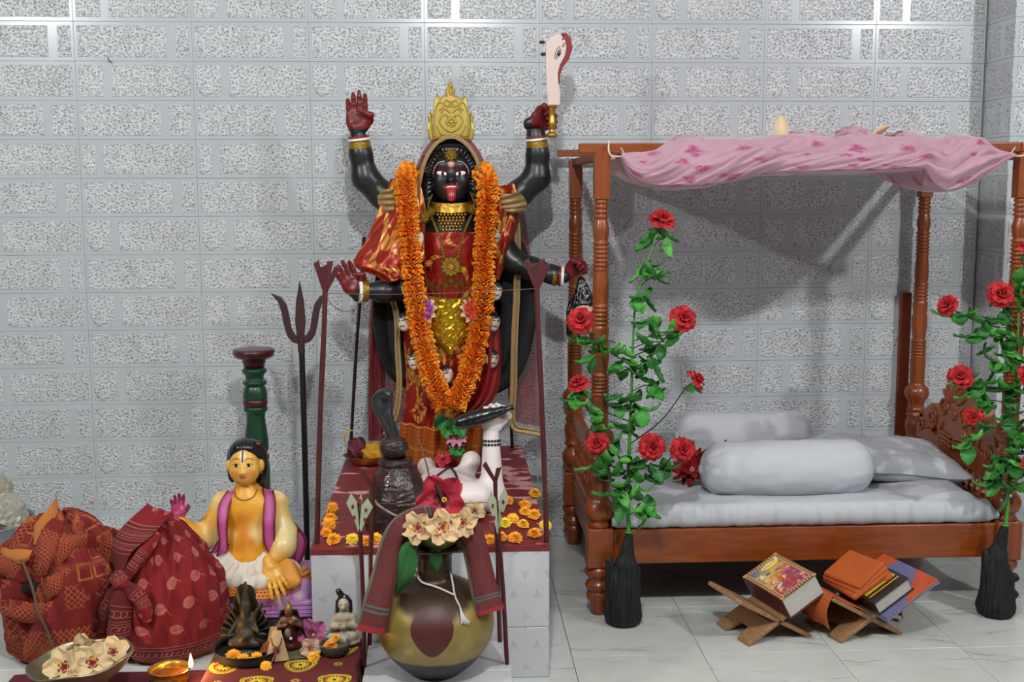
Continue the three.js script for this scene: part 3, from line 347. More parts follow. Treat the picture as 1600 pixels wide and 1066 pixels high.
// ---------------------------------------------------------------- the standing goddess
const GOD = thing('goddess_statue', 'black four-armed goddess statue in red and gold brocade with a tall gold crown', 'statue', [-0.02, PT, 0.33]);
const ge = elev(700, 720, 0.00239, 0.00237, 0.012);
{
  const e = ge, g = GOD; const BL = hexc('#141617'), RD = hexc('#6e0d12');
  const arms = [
    [[e(640, 328, -.01), e(596, 292, -.015), e(571, 266, -.005), e(564, 228, .0), e(562, 200, .005)], [.05, .046, .045, .037, .026]],
    [[e(768, 328, -.01), e(808, 292, -.015), e(836, 266, -.005), e(837, 228, .0), e(834, 203, .005), e(832, 186, .0)], [.05, .046, .045, .037, .028, .03]],
    [[e(640, 335, .02), e(634, 390, .03), e(640, 438, .05), e(600, 440, .09), e(572, 438, .11)], [.048, .044, .04, .036, .026]],
    [[e(772, 335, .0), e(795, 395, .02), e(830, 408, .06), e(860, 416, .1), e(876, 418, .11)], [.046, .042, .038, .03, .025]],
  ];
  const parts = [ellip(e(704, 365, 0), [.13, .135, .085]), ellip(e(704, 440, 0), [.10, .11, .075]), ellip(e(702, 505, 0), [.135, .12, .09]), capsule(e(703, 330, 0), e(703, 300, .005), .046, .04), capsule(e(682, 520, 0), e(682, 700, .0), .078, .04), capsule(e(726, 520, 0), e(730, 700, .0), .078, .04), capsule(e(682, 712, .0), e(684, 716, .1), .032, .022), capsule(e(730, 712, .0), e(736, 716, .1), .032, .022), ...arms.flatMap(([p, r]) => chain(p, r))];
  const lo = e(545, 728, 0), hi = e(885, 190, 0);
  const bodyF = union(parts, 0.035);
  const body = netMesh(bodyF, [lo.x, -0.03, -0.13], [hi.x, hi.y, 0.17], 0.0115, (p, n) => p.y < 0.03 ? RD : BL);
  const hz = 0.02, hc = e(703, 263, hz);
  const head = union([ellip(hc, [.074, .1, .08]), ellip(e(703, 289, hz + .035), [.046, .04, .04]), ellip(e(689, 272, hz + .05), [.026, .024, .022]), ellip(e(717, 272, hz + .05), [.026, .024, .022]), ellip(e(703, 247, hz + .05), [.058, .03, .034])], 0.03);
  const nose = capsule(e(703, 259, hz + .08), e(703, 270, hz + .092), .007, .012), nos = union([ellip(e(699, 271, hz + .083), [.008, .006, .008]), ellip(e(707, 271, hz + .083), [.008, .006, .008])], .006);
  const hf = (x, y, z) => smin(smin(head(x, y, z), nose(x, y, z), .014), nos(x, y, z), .008);
  const eye = [e(690, 260, 0), e(716, 260, 0)];
  const headG = netMesh(hf, [hc.x - .1, hc.y - .13, -.08], [hc.x + .1, hc.y + .12, .14], 0.0042, (p, n) => { let c = BL; const mx = Math.abs(p.x - hc.x); const ring = Math.hypot((mx - .036) / .034, (p.y - eye[0].y - .014) / .026); if (p.z > hz + .02) { c = mixc(c, hexc('#33080e'), sstep(1.0, .75, ring)); const lip = Math.hypot((p.x - hc.x) / .03, (p.y - e(0, 281, 0).y) / .012); c = mixc(c, hexc('#8a1418'), sstep(1.1, .8, lip)); const third = Math.hypot((p.x - hc.x) / .012, (p.y - e(0, 246, 0).y) / .013); c = mixc(c, hexc('#c07a72'), sstep(1.1, .7, third)); } return c; });
  // hands
  const IN = hexc('#6b0d12'), OUT = BL; const hand = (s, curls, th, opt, m4, mirror) => { const h = handMesh(s, curls, th, IN, OUT, opt); h.applyMatrix4(m4); if (mirror) flip(h); return h; };
  const mtx = (p, rz, sc = [1, 1, 1], rx = 0, ry = 0) => new THREE.Matrix4().compose(p, new THREE.Quaternion().setFromEuler(new THREE.Euler(rx, ry, rz, 'ZYX')), V(...sc));
  const h1 = hand(.142, [.12, .06, .1, .16], 1.35, { splay: .2, thumbIn: 1.6 }, mtx(e(560, 195, .005), .02, [1.25, 1, 1.1]));
  const h2 = hand(.118, [1.5, 1.5, 1.5, 1.45], 1.1, { deep: .7, reach: 1.05, all: true, thumbIn: 1 }, mtx(e(830, 182, -.02), -PI / 2 + .3, [-1.5, 1.15, 1.1], 0, .35), true);
  const h3 = hand(.125, [.15, .12, .12, .2], 1.2, { splay: .3, thumbIn: 1 }, mtx(e(561, 441, .115), .5, [1.35, 1, 1.1]));
  const h4 = hand(.105, [1.35, 1.4, 1.4, 1.3], 1.0, { deep: .7, reach: 1.05, all: true, thumbIn: 1 }, mtx(e(882, 417, .1), -.85, [-1.35, 1.15, 1.1], 0, .5), true);
  const B = mergeGeometries([body, headG, h1, h2, h3, h4].map(q => { const r = q.toNonIndexed(); return r; }));
  part('body', B, vmat(0.4, { clearcoat: 0.12, clearcoatRoughness: 0.25 }), g);
  // face pieces
  const zf = hz + .083, face = g.children[0];
  for (const s of [0, 1]) { const q = eye[s], dx = s ? 1 : -1; const ey = part('eye', put(sphere(1, 0, 0, 0,   .0225, .0105, .012, 18, 12), q.x, q.y, zf - .0125, 0, dx * .32, dx * .12), phys(0xf4ece8, .25), g); part('iris', put(sphere(1, 0, 0, 0, .0064, .0088, .005, 14, 10), q.x - dx * .001, q.y, zf - .0025), phys(0x26060a, .2), ey);
    part('eyebrow', tube([[q.x - dx * .024, q.y + .012, zf - .002], [q.x, q.y + .024, zf - .004], [q.x + dx * .026, q.y + .012, zf - .024]], t => .0026 * (1 - .5 * t), 18, 6), M.black, g);
    const dots = []; for (let i = 0; i < 11; i++) { const a = -0.35 + i * 0.23; dots.push(sphere(.0022, hc.x + dx * (.004 + Math.sin(a + .2) * .0 + .062 * Math.sin(Math.min(1.5, .35 + i * .12))), eye[0].y + .043 - .052 * Math.pow(i / 10, 1.8), zf + .004 - .045 * Math.pow(i / 10, 1.6), 1, 1, 1, 6, 5)); } part('painted_dots', join(dots), M.white, g);
    part('cheek_curl', tube([[hc.x + dx * .055, q.y - .03, zf - .04], [hc.x + dx * .062, q.y - .042, zf - .052], [hc.x + dx * .052, q.y - .05, zf - .045], [hc.x + dx * .046, q.y - .042, zf - .036]], .0016, 14, 5), M.gold, g); }
  part('teeth', put(sphere(1, 0, 0, 0, .022, .0045, .008, 14, 8), hc.x, e(0, 280.5, 0).y, hz + .076, 0, 0, .03), M.white, g);
  part('tongue', sheet((u, v) => { const w = .013 * (1 - .1 * v) * Math.sqrt(1 - Math.pow(v, 6) * .98); return V(hc.x + (u - .5) * 2 * w, e(0, 282, 0).y - v * .045, hz + .079 + .012 * Math.sin(v * 2) - .006 * Math.pow((u - .5) * 2, 2)); }, 10, 14, 1, 1, .005), phys(0xa3202a, .3, { clearcoat: .5 }), g);
  part('forehead_jewel', put(rosette(.024, 9, .4), hc.x, e(0, 232, 0).y, hz + .083, -.2), M.goldRough, g);
  part('nose_ring', tube([[hc.x + .012, e(0, 271, 0).y, zf + .006], [hc.x + .021, e(0, 275, 0).y, zf + .0], [hc.x + .015, e(0, 279, 0).y, zf + .004]], .0014, 10, 5), M.gold, g);
  // hair: cap, locks and the long fall behind
  const hairF = union([ellip(e(703, 256, -.03), [.095, .118, .085]), ellip(e(703, 225, .03), [.06, .04, .06]), capsule(e(668, 250, .02), e(664, 318, 0), .03, .034), capsule(e(738, 250, .02), e(742, 318, 0), .03, .034), capsule(e(686, 226, .055), e(668, 256, .045), .018, .02), capsule(e(720, 226, .055), e(738, 256, .045), .018, .02)], .025);
  part('hair', netMesh((x, y, z) => hairF(x, y, z) + .0014 * Math.sin(Math.atan2(x - hc.x, y - hc.y) * 40), [hc.x - .14, hc.y - .19, -.14], [hc.x + .14, hc.y + .14, .12], .006, () => [.006, .006, .007]), M.black, g);
  const Lh = [[668, 235], [640, 300], [598, 380], [580, 450], [583, 520], [604, 580], [650, 612]], Rh = [[738, 235], [775, 300], [815, 370], [834, 440], [832, 510], [808, 580], [755, 612]];
  part('long_hair', drape(e, Lh, Rh, (u, v) => -.04 - .06 * Math.cos((u - .5) * PI) + .008 * Math.sin(u * 46 + 2 * v), 70, 40, 1, 1, .03), mat(0x050506, .75), g, 'black hair falling behind the arms to the knees');
  // crown
  const z = (X, Y) => e(520 + X / 3.9475, 30 + Y / 3.9475); const out = (P, d, b, zz) => { const q = extrude(P.map(([X, Y]) => z(X, Y)), d, b); q.translate(0, 0, zz); return q; };
  const cr = part('crown', out([[614, 705], [604, 610], [620, 475], [636, 428], [654, 462], [672, 440], [690, 440], [684, 405], [702, 385], [712, 358], [724, 385], [746, 405], [742, 440], [762, 446], [784, 462], [802, 442], [816, 475], [834, 560], [838, 640], [828, 705]], .05, .008, .03), M.crownGold, g, 'tall embossed gold crown');
  for (const [P] of [[[[622, 700], [600, 720], [584, 690], [575, 640], [586, 600], [578, 560], [596, 530], [608, 560], [612, 620]]], [[[820, 700], [842, 720], [856, 690], [864, 640], [853, 600], [860, 560], [843, 530], [833, 560], [830, 620]]]]) part('side_wing', out(P, .03, .006, .01), M.crownGold, cr);
  const em = []; const cx = z(722, 600), A = (pts, r = .0036) => em.push(tube(pts.map(([X, Y]) => { const q = z(X, Y); q.z = .056; return q; }), r, 30, 6)); for (const s of [-1, 1]) { const m = X => 722 + s * X; A([[m(0), 660], [m(40), 640], [m(70), 590], [m(40), 555], [m(10), 580], [m(28), 610]]); A([[m(90), 690], [m(104), 600], [m(86), 500], [m(60), 480], [m(50), 510], [m(72), 530]]); A([[m(6), 545], [m(40), 520], [m(60), 545]]); A([[m(4), 480], [m(30), 470], [m(40), 495], [m(16), 510]]); A([[m(4), 440], [m(14), 410], [m(4), 385]]); A([[m(20), 690], [m(60), 670], [m(86), 620]]); }
  for (const [X, Y, r] of [[722, 600, 34], [722, 500, 18], [722, 420, 14]]) { const q = z(X, Y); em.push(put(rosette(r / 3.9475 * .00239, 8, .4), q.x, q.y, .056)); } part('embossing', join(em), M.crownGold, cr);
  part('crown_band', join([tube([z(610, 700), z(660, 690), z(722, 686), z(780, 690), z(832, 700)].map((q, i) => V(q.x, q.y, .06 + .012 * Math.sin(i / 4 * PI))), .007, 30, 8)]), M.goldRough, cr);
  part('crown_spire', put(lathe([[.001, .03], [.004, .02], [.003, .014], [.008, .006], [.011, -.004], [.006, -.012], [.013, -.02], [.004, -.03]], 16), z(716, 385).x, z(716, 385).y, .045), M.crownGold, cr);
  // veil over the head with a gold edge
  const arch = [[648, 345], [654, 312], [657, 272], [667, 237], [684, 214], [703, 206], [722, 214], [739, 236], [748, 270], [751, 308], [757, 340]]; const AC = new THREE.CatmullRomCurve3(arch.map(([u, v]) => V(u, v, 0)));
  const veil = (o, z0, z1, w) => sheet((u, v) => { const p = AC.getPoint(u), q = V(p.x - 703, p.y - 275, 0).normalize(); const k = o + w * v; const r = e(p.x + q.x * k, p.y + q.y * k, 0); r.z = lerp(z0, z1, v) - .03 * Math.abs(u - .5) + .004 * noise(u * 20, v * 4); return r; }, 70, 12, 1, .2, .002);
  const vh = part('head_veil', veil(2.5, .07, -.12, 12), M.silkDark, g, 'red veil over the head'); part('gold_edge', veil(-1.5, .112, .098, 6), M.trim, vh);
  // blouse and skirt
  const bl = drape(e, [[655, 350], [655, 385], [650, 430], [640, 485]], [[758, 350], [756, 385], [762, 430], [772, 485]], (u, v) => .05 + .055 * Math.sin(u * PI) + .012 * (Math.exp(-(((u - .28) / .13) ** 2 + ((v - .3) / .2) ** 2)) + Math.exp(-(((u - .72) / .13) ** 2 + ((v - .3) / .2) ** 2))) + .003 * noise(u * 14, v * 14), 40, 30, .5, .5, .004); part('blouse', bl, M.silkRed, g);
  const pleat = (u, v) => .018 * Math.sin(u * 34 + 2 * noise(v * 2, u * 3)) * sstep(.05, .5, v) + .008 * noise(u * 12, v * 6, 3);
  const skL = [[632, 470], [630, 520], [634, 580], [630, 640], [622, 690], [618, 722]], skR = [[772, 470], [780, 520], [776, 580], [762, 640], [752, 690], [748, 716]];
  const front = drape(e, skL, skR, (u, v) => -.01 + .125 * Math.sin(u * PI) + .03 * v + pleat(u, v) * .7, 90, 60, 1.2, 1.5, .004); part('skirt', front, M.silkRed, g, 'red skirt with gold motifs');
  part('skirt_back', drape(e, skL, skR, (u, v) => -.01 - .09 * Math.sin(u * PI) + pleat(u, v) * .6, 50, 30, 1, 1, .004), M.silkDark, g);
  part('skirt_border', drape(e, [[626, 648], [621, 685], [616, 724]], [[752, 652], [750, 688], [747, 714]], (u, v) => .006 + .128 * Math.sin(u * PI) + .024 + .012 * v + pleat(u, .9) * .85, 90, 18, 1, 1, .003), M.border, g, 'orange and gold border along the hem');
  part('hem_band', drape(e, [[617.5, 710], [617, 718], [616.5, 725]], [[748, 702], [747.5, 709], [747, 716]], (u, v) => .008 + .128 * Math.sin(u * PI) + .0335 + pleat(u, .9) * .85, 90, 6, 1, 1, .003), M.silkDark, g);
  part('side_drape', drape(e, [[735, 500], [738, 560], [722, 610], [700, 634]], [[778, 505], [782, 560], [774, 610], [748, 636]], (u, v) => .075 - .05 * u + .07 * Math.sin(u * PI) + .012 * Math.sin(u * 22 + v * 5), 50, 40, .4, .5, .003), M.silkDark, g, 'plain dark red drape over the hip');
  // shoulder drapes
  const shL = part('shoulder_drape', drape(e, [[612, 268], [592, 320], [572, 365], [556, 398], [590, 415], [604, 428]], [[655, 268], [664, 320], [662, 360], [660, 395], [650, 405], [648, 410]], (u, v) => .07 + .04 * Math.sin(u * PI) + .035 * v + .012 * noise(u * 7, v * 8, 1) + .008 * Math.sin(u * 13 + v * 10), 44, 44, .5, .55, .003), M.silkOrange, g, 'red and gold brocade drape over the shoulder');
  part('shoulder_drape', drape(e, [[748, 285], [752, 330], [762, 380], [770, 420]], [[800, 275], [806, 320], [796, 365], [776, 425]], (u, v) => .05 + .04 * Math.sin(u * PI) + .012 * noise(u * 7, v * 8, 6) + .008 * Math.sin(u * 12 + v * 8), 36, 36, .4, .5, .003), M.silkOrange, g);
  for (const [pl, pr] of [[[[597, 285], [592, 300], [600, 318]], [[622, 284], [630, 302], [632, 316]]], [[[772, 296], [768, 310], [784, 318]], [[806, 288], [818, 306], [812, 320]]]]) part('bunched_edge', drape(e, pl, pr, (u, v) => .075 + .03 * Math.sin(u * PI) + .008 * Math.sin(v * 22 + u * 2), 24, 30, .3, .3, .004), M.trim, g, 'bunched gold edging');
  // sheer net hanging on both sides with gold borders
  M.net = phys(0x8a1420, 0.8, { transparent: true, opacity: 0.62 }); M.netDense = phys(0x7d0f1a, 0.8, { transparent: true, opacity: 0.85 });
  const nL = part('sheer_panel', drape(e, [[604, 330], [584, 420], [573, 480], [571, 600], [570, 692]], [[640, 330], [640, 430], [626, 520], [624, 600], [636, 650]], (u, v) => -.1 + .01 * Math.sin(u * 16 + v * 2), 44, 40, .3, 1, 0), M.net, g, 'sheer red net panel');
  const nD = part('sheer_fold', drape(e, [[577, 440], [574, 520], [572, 600], [570, 692]], [[597, 440], [596, 520], [598, 600], [600, 690]], (u, v) => -.085 + .012 * Math.sin(u * 12), 16, 30, .1, 1, 0), M.netDense, g);
  const nR = part('sheer_panel', drape(e, [[796, 310], [790, 420], [794, 520], [796, 600], [800, 662]], [[818, 310], [832, 400], [842, 500], [848, 600], [852, 672]], (u, v) => -.1 + .012 * Math.sin(u * 14 + v * 2), 40, 40, .3, 1, 0), M.net, g, 'sheer red net panel');
  const bord = (path, w, zz) => { const c = new THREE.CatmullRomCurve3(path.map(([u, v]) => V(u, v, 0)), false, 'centripetal'); return sheet((u, v) => { const p = c.getPoint(v), t = c.getTangent(v); const k = (u - .5) * w; const q = e(p.x + t.y * k, p.y - t.x * k, 0); q.z = zz + .003 * Math.sin(u * 9) + .002 * noise(v * 30, u); return q; }, 8, 70, .1, 2, .002); };
  part('net_border', bord([[609, 440], [618, 480], [620, 540], [622, 600], [616, 640], [600, 672]], 8, .015), M.trim, g, 'gold braided border'); part('net_border', bord([[572, 690], [588, 692], [602, 690]], 8, -.03), M.trim, g); part('net_border', bord([[800, 300], [806, 360], [806, 440], [803, 520], [802, 600], [800, 650], [806, 664], [826, 669], [850, 674]], 10, .015), M.trim, g);
  // bangles
  const ring = (p, d, R, r, m, n) => { const t = new THREE.TorusGeometry(R, r, 10, 32); const q = new THREE.Quaternion().setFromUnitVectors(V(0, 0, 1), d.clone().normalize()); t.applyQuaternion(q); t.translate(p.x, p.y, p.z); return part(n, t, m, g); };
  const band = (p, d, R, w, m, n) => { const t = lathe([[R - .003, -w / 2], [R + .003, -w / 2 + .001], [R + .004, -w / 6], [R + .005, 0], [R + .004, w / 6], [R + .003, w / 2 - .001], [R - .003, w / 2], [R - .003, -w / 2]], 32); t.applyQuaternion(new THREE.Quaternion().setFromUnitVectors(V(0, 1, 0), d.clone().normalize())); t.translate(p.x, p.y, p.z); return part(n, t, m, g); };
  for (const [a, b] of [[e(563, 217, .003), e(562, 209, .005)], [e(836, 217, .003), e(835, 209, .005)]]) { const d = b.clone().sub(a); band(a, d, .037, .034, M.goldRough, 'gold_bangle'); ring(a.clone().add(d.clone().normalize().multiplyScalar(.024)), d, .036, .0055, M.white, 'shell_bangle'); ring(a.clone().add(d.clone().normalize().multiplyScalar(.033)), d, .036, .005, M.redPaint, 'coral_bangle'); }
  { const a = e(572, 438, .11), d = V(-1, .05, .25); band(a, d, .037, .024, M.goldRough, 'gold_bangle'); ring(e(565, 438.5, .118), d, .036, .007, M.white, 'shell_bangle'); }
  { const a = e(862, 417, .1), d = V(1, -.05, .1); band(a, d, .034, .02, M.goldRough, 'gold_bangle'); ring(e(870, 418, .103), d, .033, .005, M.redPaint, 'coral_bangle'); ring(e(874, 418.5, .104), d, .033, .006, M.white, 'shell_bangle'); }
  // jewellery
  part('choker', sheet((u, v) => { const a = (u - .5) * 2.5; return V(hc.x + Math.sin(a) * .073, e(0, 301, 0).y - v * .034 - .012 * Math.cos(a), .012 + Math.cos(a) * .072 + .01 * v); }, 40, 8, .4, .1, .005), M.goldRough, g, 'broad gold choker');
  const bib = []; for (let j = 0; j < 7; j++) for (let i = 0; i < 9 - Math.floor(j * .6); i++) { const n = 9 - Math.floor(j * .6); bib.push(sphere(.0056, hc.x + (i - (n - 1) / 2) * .0125, e(0, 318 + j * 4.6, 0).y, .088 + j * .004 - .018 * Math.pow((i - (n - 1) / 2) / 4, 2), 1, 1, 1, 8, 6)); } part('bead_bib', join(bib), M.gold, g, 'bib of round gold beads');
  for (const s of [-1, 1]) part('long_necklace', beads([e(703 + s * 32, 322, .05), e(703 + s * 20, 350, .098), e(703 + s * 14, 372, .112), e(703 + s * 11, 386, .114)], .0062, 16), M.goldRough, g);
  part('pendant', put(rosette(.04, 12, .35), e(703, 402, 0).x, e(703, 402, 0).y, .115), M.goldRough, g, 'large round gold pendant');
  const fil = []; for (let i = -4; i <= 4; i++) { const q = e(703 + i * 7.5, 424 + Math.abs(i) * 1.5 + (i % 2 ? 6 : 0), 0); fil.push(put(rosette(.013, 6, .4), q.x, q.y, .118 - .002 * i * i)); } for (const s of [-1, 1]) for (let i = 0; i < 4; i++) fil.push(beads([e(703 + s * (8 + i * 9), 422, .114), e(703 + s * (10 + i * 9), 440, .118), e(703 + s * (6 + i * 7), 456, .116)], .003, 12)); part('filigree', join(fil), M.goldRough, g);
  part('belt', drape(e, [[658, 452], [660, 480], [672, 508], [700, 536]], [[744, 452], [744, 480], [734, 508], [706, 536]], (u, v) => .12 + .03 * Math.sin(u * PI) + .006 * noise(u * 16, v * 16), 40, 34, .4, .4, .004), M.goldFoil, g, 'gold foil belly plate');
  const bt = []; for (let j = 0; j < 5; j++) for (let i = -4 + Math.floor(j * .8); i <= 4 - Math.floor(j * .8); i++) { const q = e(702 + i * 9, 458 + j * 16 + (i % 2) * 5, 0); bt.push(put(rosette(.012, 6, .5), q.x, q.y, .151 - .0016 * i * i)); } part('belt_studs', join(bt), M.gold, g);
  part('waist_chain', join([beads([e(655, 446, .1), e(680, 450, .132), e(703, 452, .142), e(726, 450, .132), e(750, 446, .1)], .006, 36)]), M.goldRough, g);
  for (const [u, v] of [[672, 318], [734, 314]]) { const q = e(u, v, .075); const er = part('earring', join([put(rosette(.018, 9, .5), q.x, q.y, q.z), tube([e(u + (u < 700 ? 2 : -2), v - 26, .05), e(u + (u < 700 ? -4 : 4), v - 8, .066), q], .003, 10, 5)]), M.goldRough, g); }
  part('chain_ball', join([put(rosette(.026, 10, .8), e(661, 325, 0).x, e(661, 325, 0).y, .1), beads([e(661, 335, .1), e(663, 380, .115), e(668, 430, .12), e(690, 452, .13)], .0025, 40)]), M.goldRough, g, 'gold tassel ball and fine chain');
  part('chest_flower', put(rosette(.013, 8, .5), e(722, 407, 0).x, e(722, 407, 0).y, .112), mat(0xc99a1c, .6), g, 'small yellow flower'); part('chest_flower', put(rosette(.013, 8, .5), e(669, 397, 0).x, e(669, 397, 0).y, .112), mat(0xc76a1c, .6), g, 'small orange flower');
  // string of small white heads
  const hd = [[651, 357, .1], [636, 432, .09], [632, 486, .1], [648, 545, .125], [696, 566, .15], [770, 352, .075], [771, 440, .085], [768, 488, .09], [766, 545, .1]];
  const hg = (() => { const gg = netMesh(union([ellip([0, 0, 0], [.021, .027, .02]), ellip([0, -.016, .007], [.014, .013, .013]), ellip([0, -.002, .019], [.004, .007, .005])], .008), [-.03, -.04, -.03], [.03, .035, .032], .0035, (p) => { let c = hexc('#dccfba'); if (p.z > 0) { for (const s of [-1, 1]) { const k = Math.hypot((p.x - s * .009) / .0065, (p.y - .004) / .0028); if (k < 1.2) c = hexc('#1b1412'); const b = Math.hypot((p.x - s * .009) / .008, (p.y - .011) / .0018); if (b < 1.1) c = hexc('#2a1c16'); } if (Math.hypot(p.x / .008, (p.y + .013) / .002) < 1.2) c = hexc('#6b1c18'); } if (p.y > .014 || p.z < -.004) c = hexc('#1a1817'); return c; }); return gg; })();
  const hm = vmat(.6); hd.forEach(([u, v, zz], i) => { const m = part('garland_head', hg, hm, g, 'small painted white head'); m.position.copy(e(u, v, zz)); m.scale.setScalar(1.25); m.rotation.set(0, (u < 700 ? -.4 : .4), (u < 700 ? .2 : -.2)); });
}
// sword held in the raised fist
{
  const t = thing('ritual_sword', 'curved pale ritual sword with a painted eye and dark red edge in the raised fist', 'sword', [-0.02, PT, 0.33]);
  const z = (X, Y, d = 0) => ge(520 + X / 3.9475, 30 + Y / 3.9475, d), zz = .06;
  const blade = extrude([[1300, 500], [1292, 400], [1284, 270], [1284, 190], [1284, 140], [1305, 102], [1345, 76], [1372, 78], [1400, 118], [1408, 160], [1398, 210], [1370, 262], [1358, 310], [1362, 370], [1376, 420], [1374, 500]].map(p => z(...p)), .012, .003); blade.translate(0, 0, zz);
  part('blade', paint(blade, (p, n) => { const k = fbm(p.x * 30, p.y * 22, 3, 4); return mixc(hexc('#d3bdb4'), hexc('#a98f86'), sstep(.1, .3, k + .12 * sstep(1.42, 1.25, p.y))); }), vmat(.5), t);
  const red = extrude([[1372, 78], [1405, 72], [1435, 105], [1444, 165], [1425, 228], [1388, 275], [1372, 320], [1372, 375], [1362, 370], [1358, 310], [1370, 262], [1398, 210], [1408, 160], [1400, 118]].map(p => z(...p)), .01, .002); red.translate(0, 0, zz); part('edge', red, M.redPaint, t, 'dark red cutting edge');
  for (const [X, Y] of [[1262, 128], [1270, 198]]) part('spike', put(sphere(1, 0, 0, 0, .0115, .0065, .007), z(X, Y).x, z(X, Y).y, zz), M.darkRed, t);
  const em = [tube([z(1338, 228), z(1342, 190), z(1360, 158), z(1372, 155)].map(p => V(p.x, p.y, zz + .0065)), .0013, 16, 5), tube([z(1346, 232), z(1352, 196), z(1366, 170), z(1374, 168)].map(p => V(p.x, p.y, zz + .0065)), .0013, 16, 5), put(sphere(1, 0, 0, 0, .0055, .009, .002), z(1362, 195).x, z(1362, 195).y, zz + .006, 0, 0, -.3), tube([z(1354, 222), z(1372, 196), z(1372, 168)].map(p => V(p.x, p.y, zz + .0065)), .0012, 12, 5)]; part('painted_eye', join(em), M.black, t);
  part('trim_dots', join([[1385, 90], [1384, 110], [1392, 140], [1386, 152]].map(([X, Y]) => sphere(.0035, z(X, Y).x, z(X, Y).y, zz + .005))), M.darkRed, t);
  const h = latheS([[.0, -.062], [.018, -.06], [.02, -.05], [.011, -.04], [.013, -.01], [.01, .02], [.015, .045], [.02, .05], [.0, .056]], 40, 20); part('hilt', put(h, z(1328, 590).x, z(1328, 590).y, zz - .005), M.gold, t, 'gold hilt');
}
// severed head hung by its hair from the lower fist
{
  const t = thing('severed_head', 'painted severed head with black hair hanging from the goddess\'s lower fist', 'head', [-0.02, PT, 0.33]); const c = ge(906, 481, .13);
  const f = union([ellip([0, 0, 0], [.048, .062, .05]), ellip([0, -.03, .018], [.034, .032, .034]), capsule([0, .0, .048], [0, -.014, .058], .005, .008)], .018); const fg = netMesh(f, [-.07, -.08, -.07], [.07, .08, .08], .005, p => { let q = hexc('#c2a283'); if (p.z > .01) for (const s of [-1, 1]) { if (Math.hypot((p.x - s * .02) / .013, (p.y - .008) / .0035) < 1.1 || Math.hypot((p.x - s * .02) / .015, (p.y - .022) / .003) < 1.1) q = hexc('#15100e'); } if (p.z > .03 && Math.hypot(p.x / .014, (p.y + .032) / .004) < 1) q = hexc('#701512'); return q; }); fg.translate(c.x, c.y, c.z); part('face', fg, vmat(.5), t);
  const top = ge(903, 425, .12); const hf = union([capsule([top.x, top.y, top.z], [c.x, c.y + .058, c.z - .015], .016, .042), ellip([c.x, c.y + .042, c.z - .02], [.054, .036, .05]), capsule([c.x - .046, c.y + .02, c.z], [c.x - .05, c.y - .06, c.z - .01], .018, .012), capsule([c.x + .046, c.y + .02, c.z], [c.x + .05, c.y - .06, c.z - .01], .018, .012)], .02);
  part('hair', netMesh((x, y, z) => hf(x, y, z) + .002 * Math.sin(Math.atan2(x - c.x, z - c.z) * 22), [c.x - .09, c.y - .09, c.z - .09], [c.x + .09, top.y + .03, c.z + .06], .006, () => [0.01, .01, .01]), M.black, t); part('neck_stump', put(latheS([[0, -.03], [.03, -.028], [.034, -.01], [.026, .02]], 20, 20), c.x + .004, c.y - .065, c.z), M.redPaint, t);
}
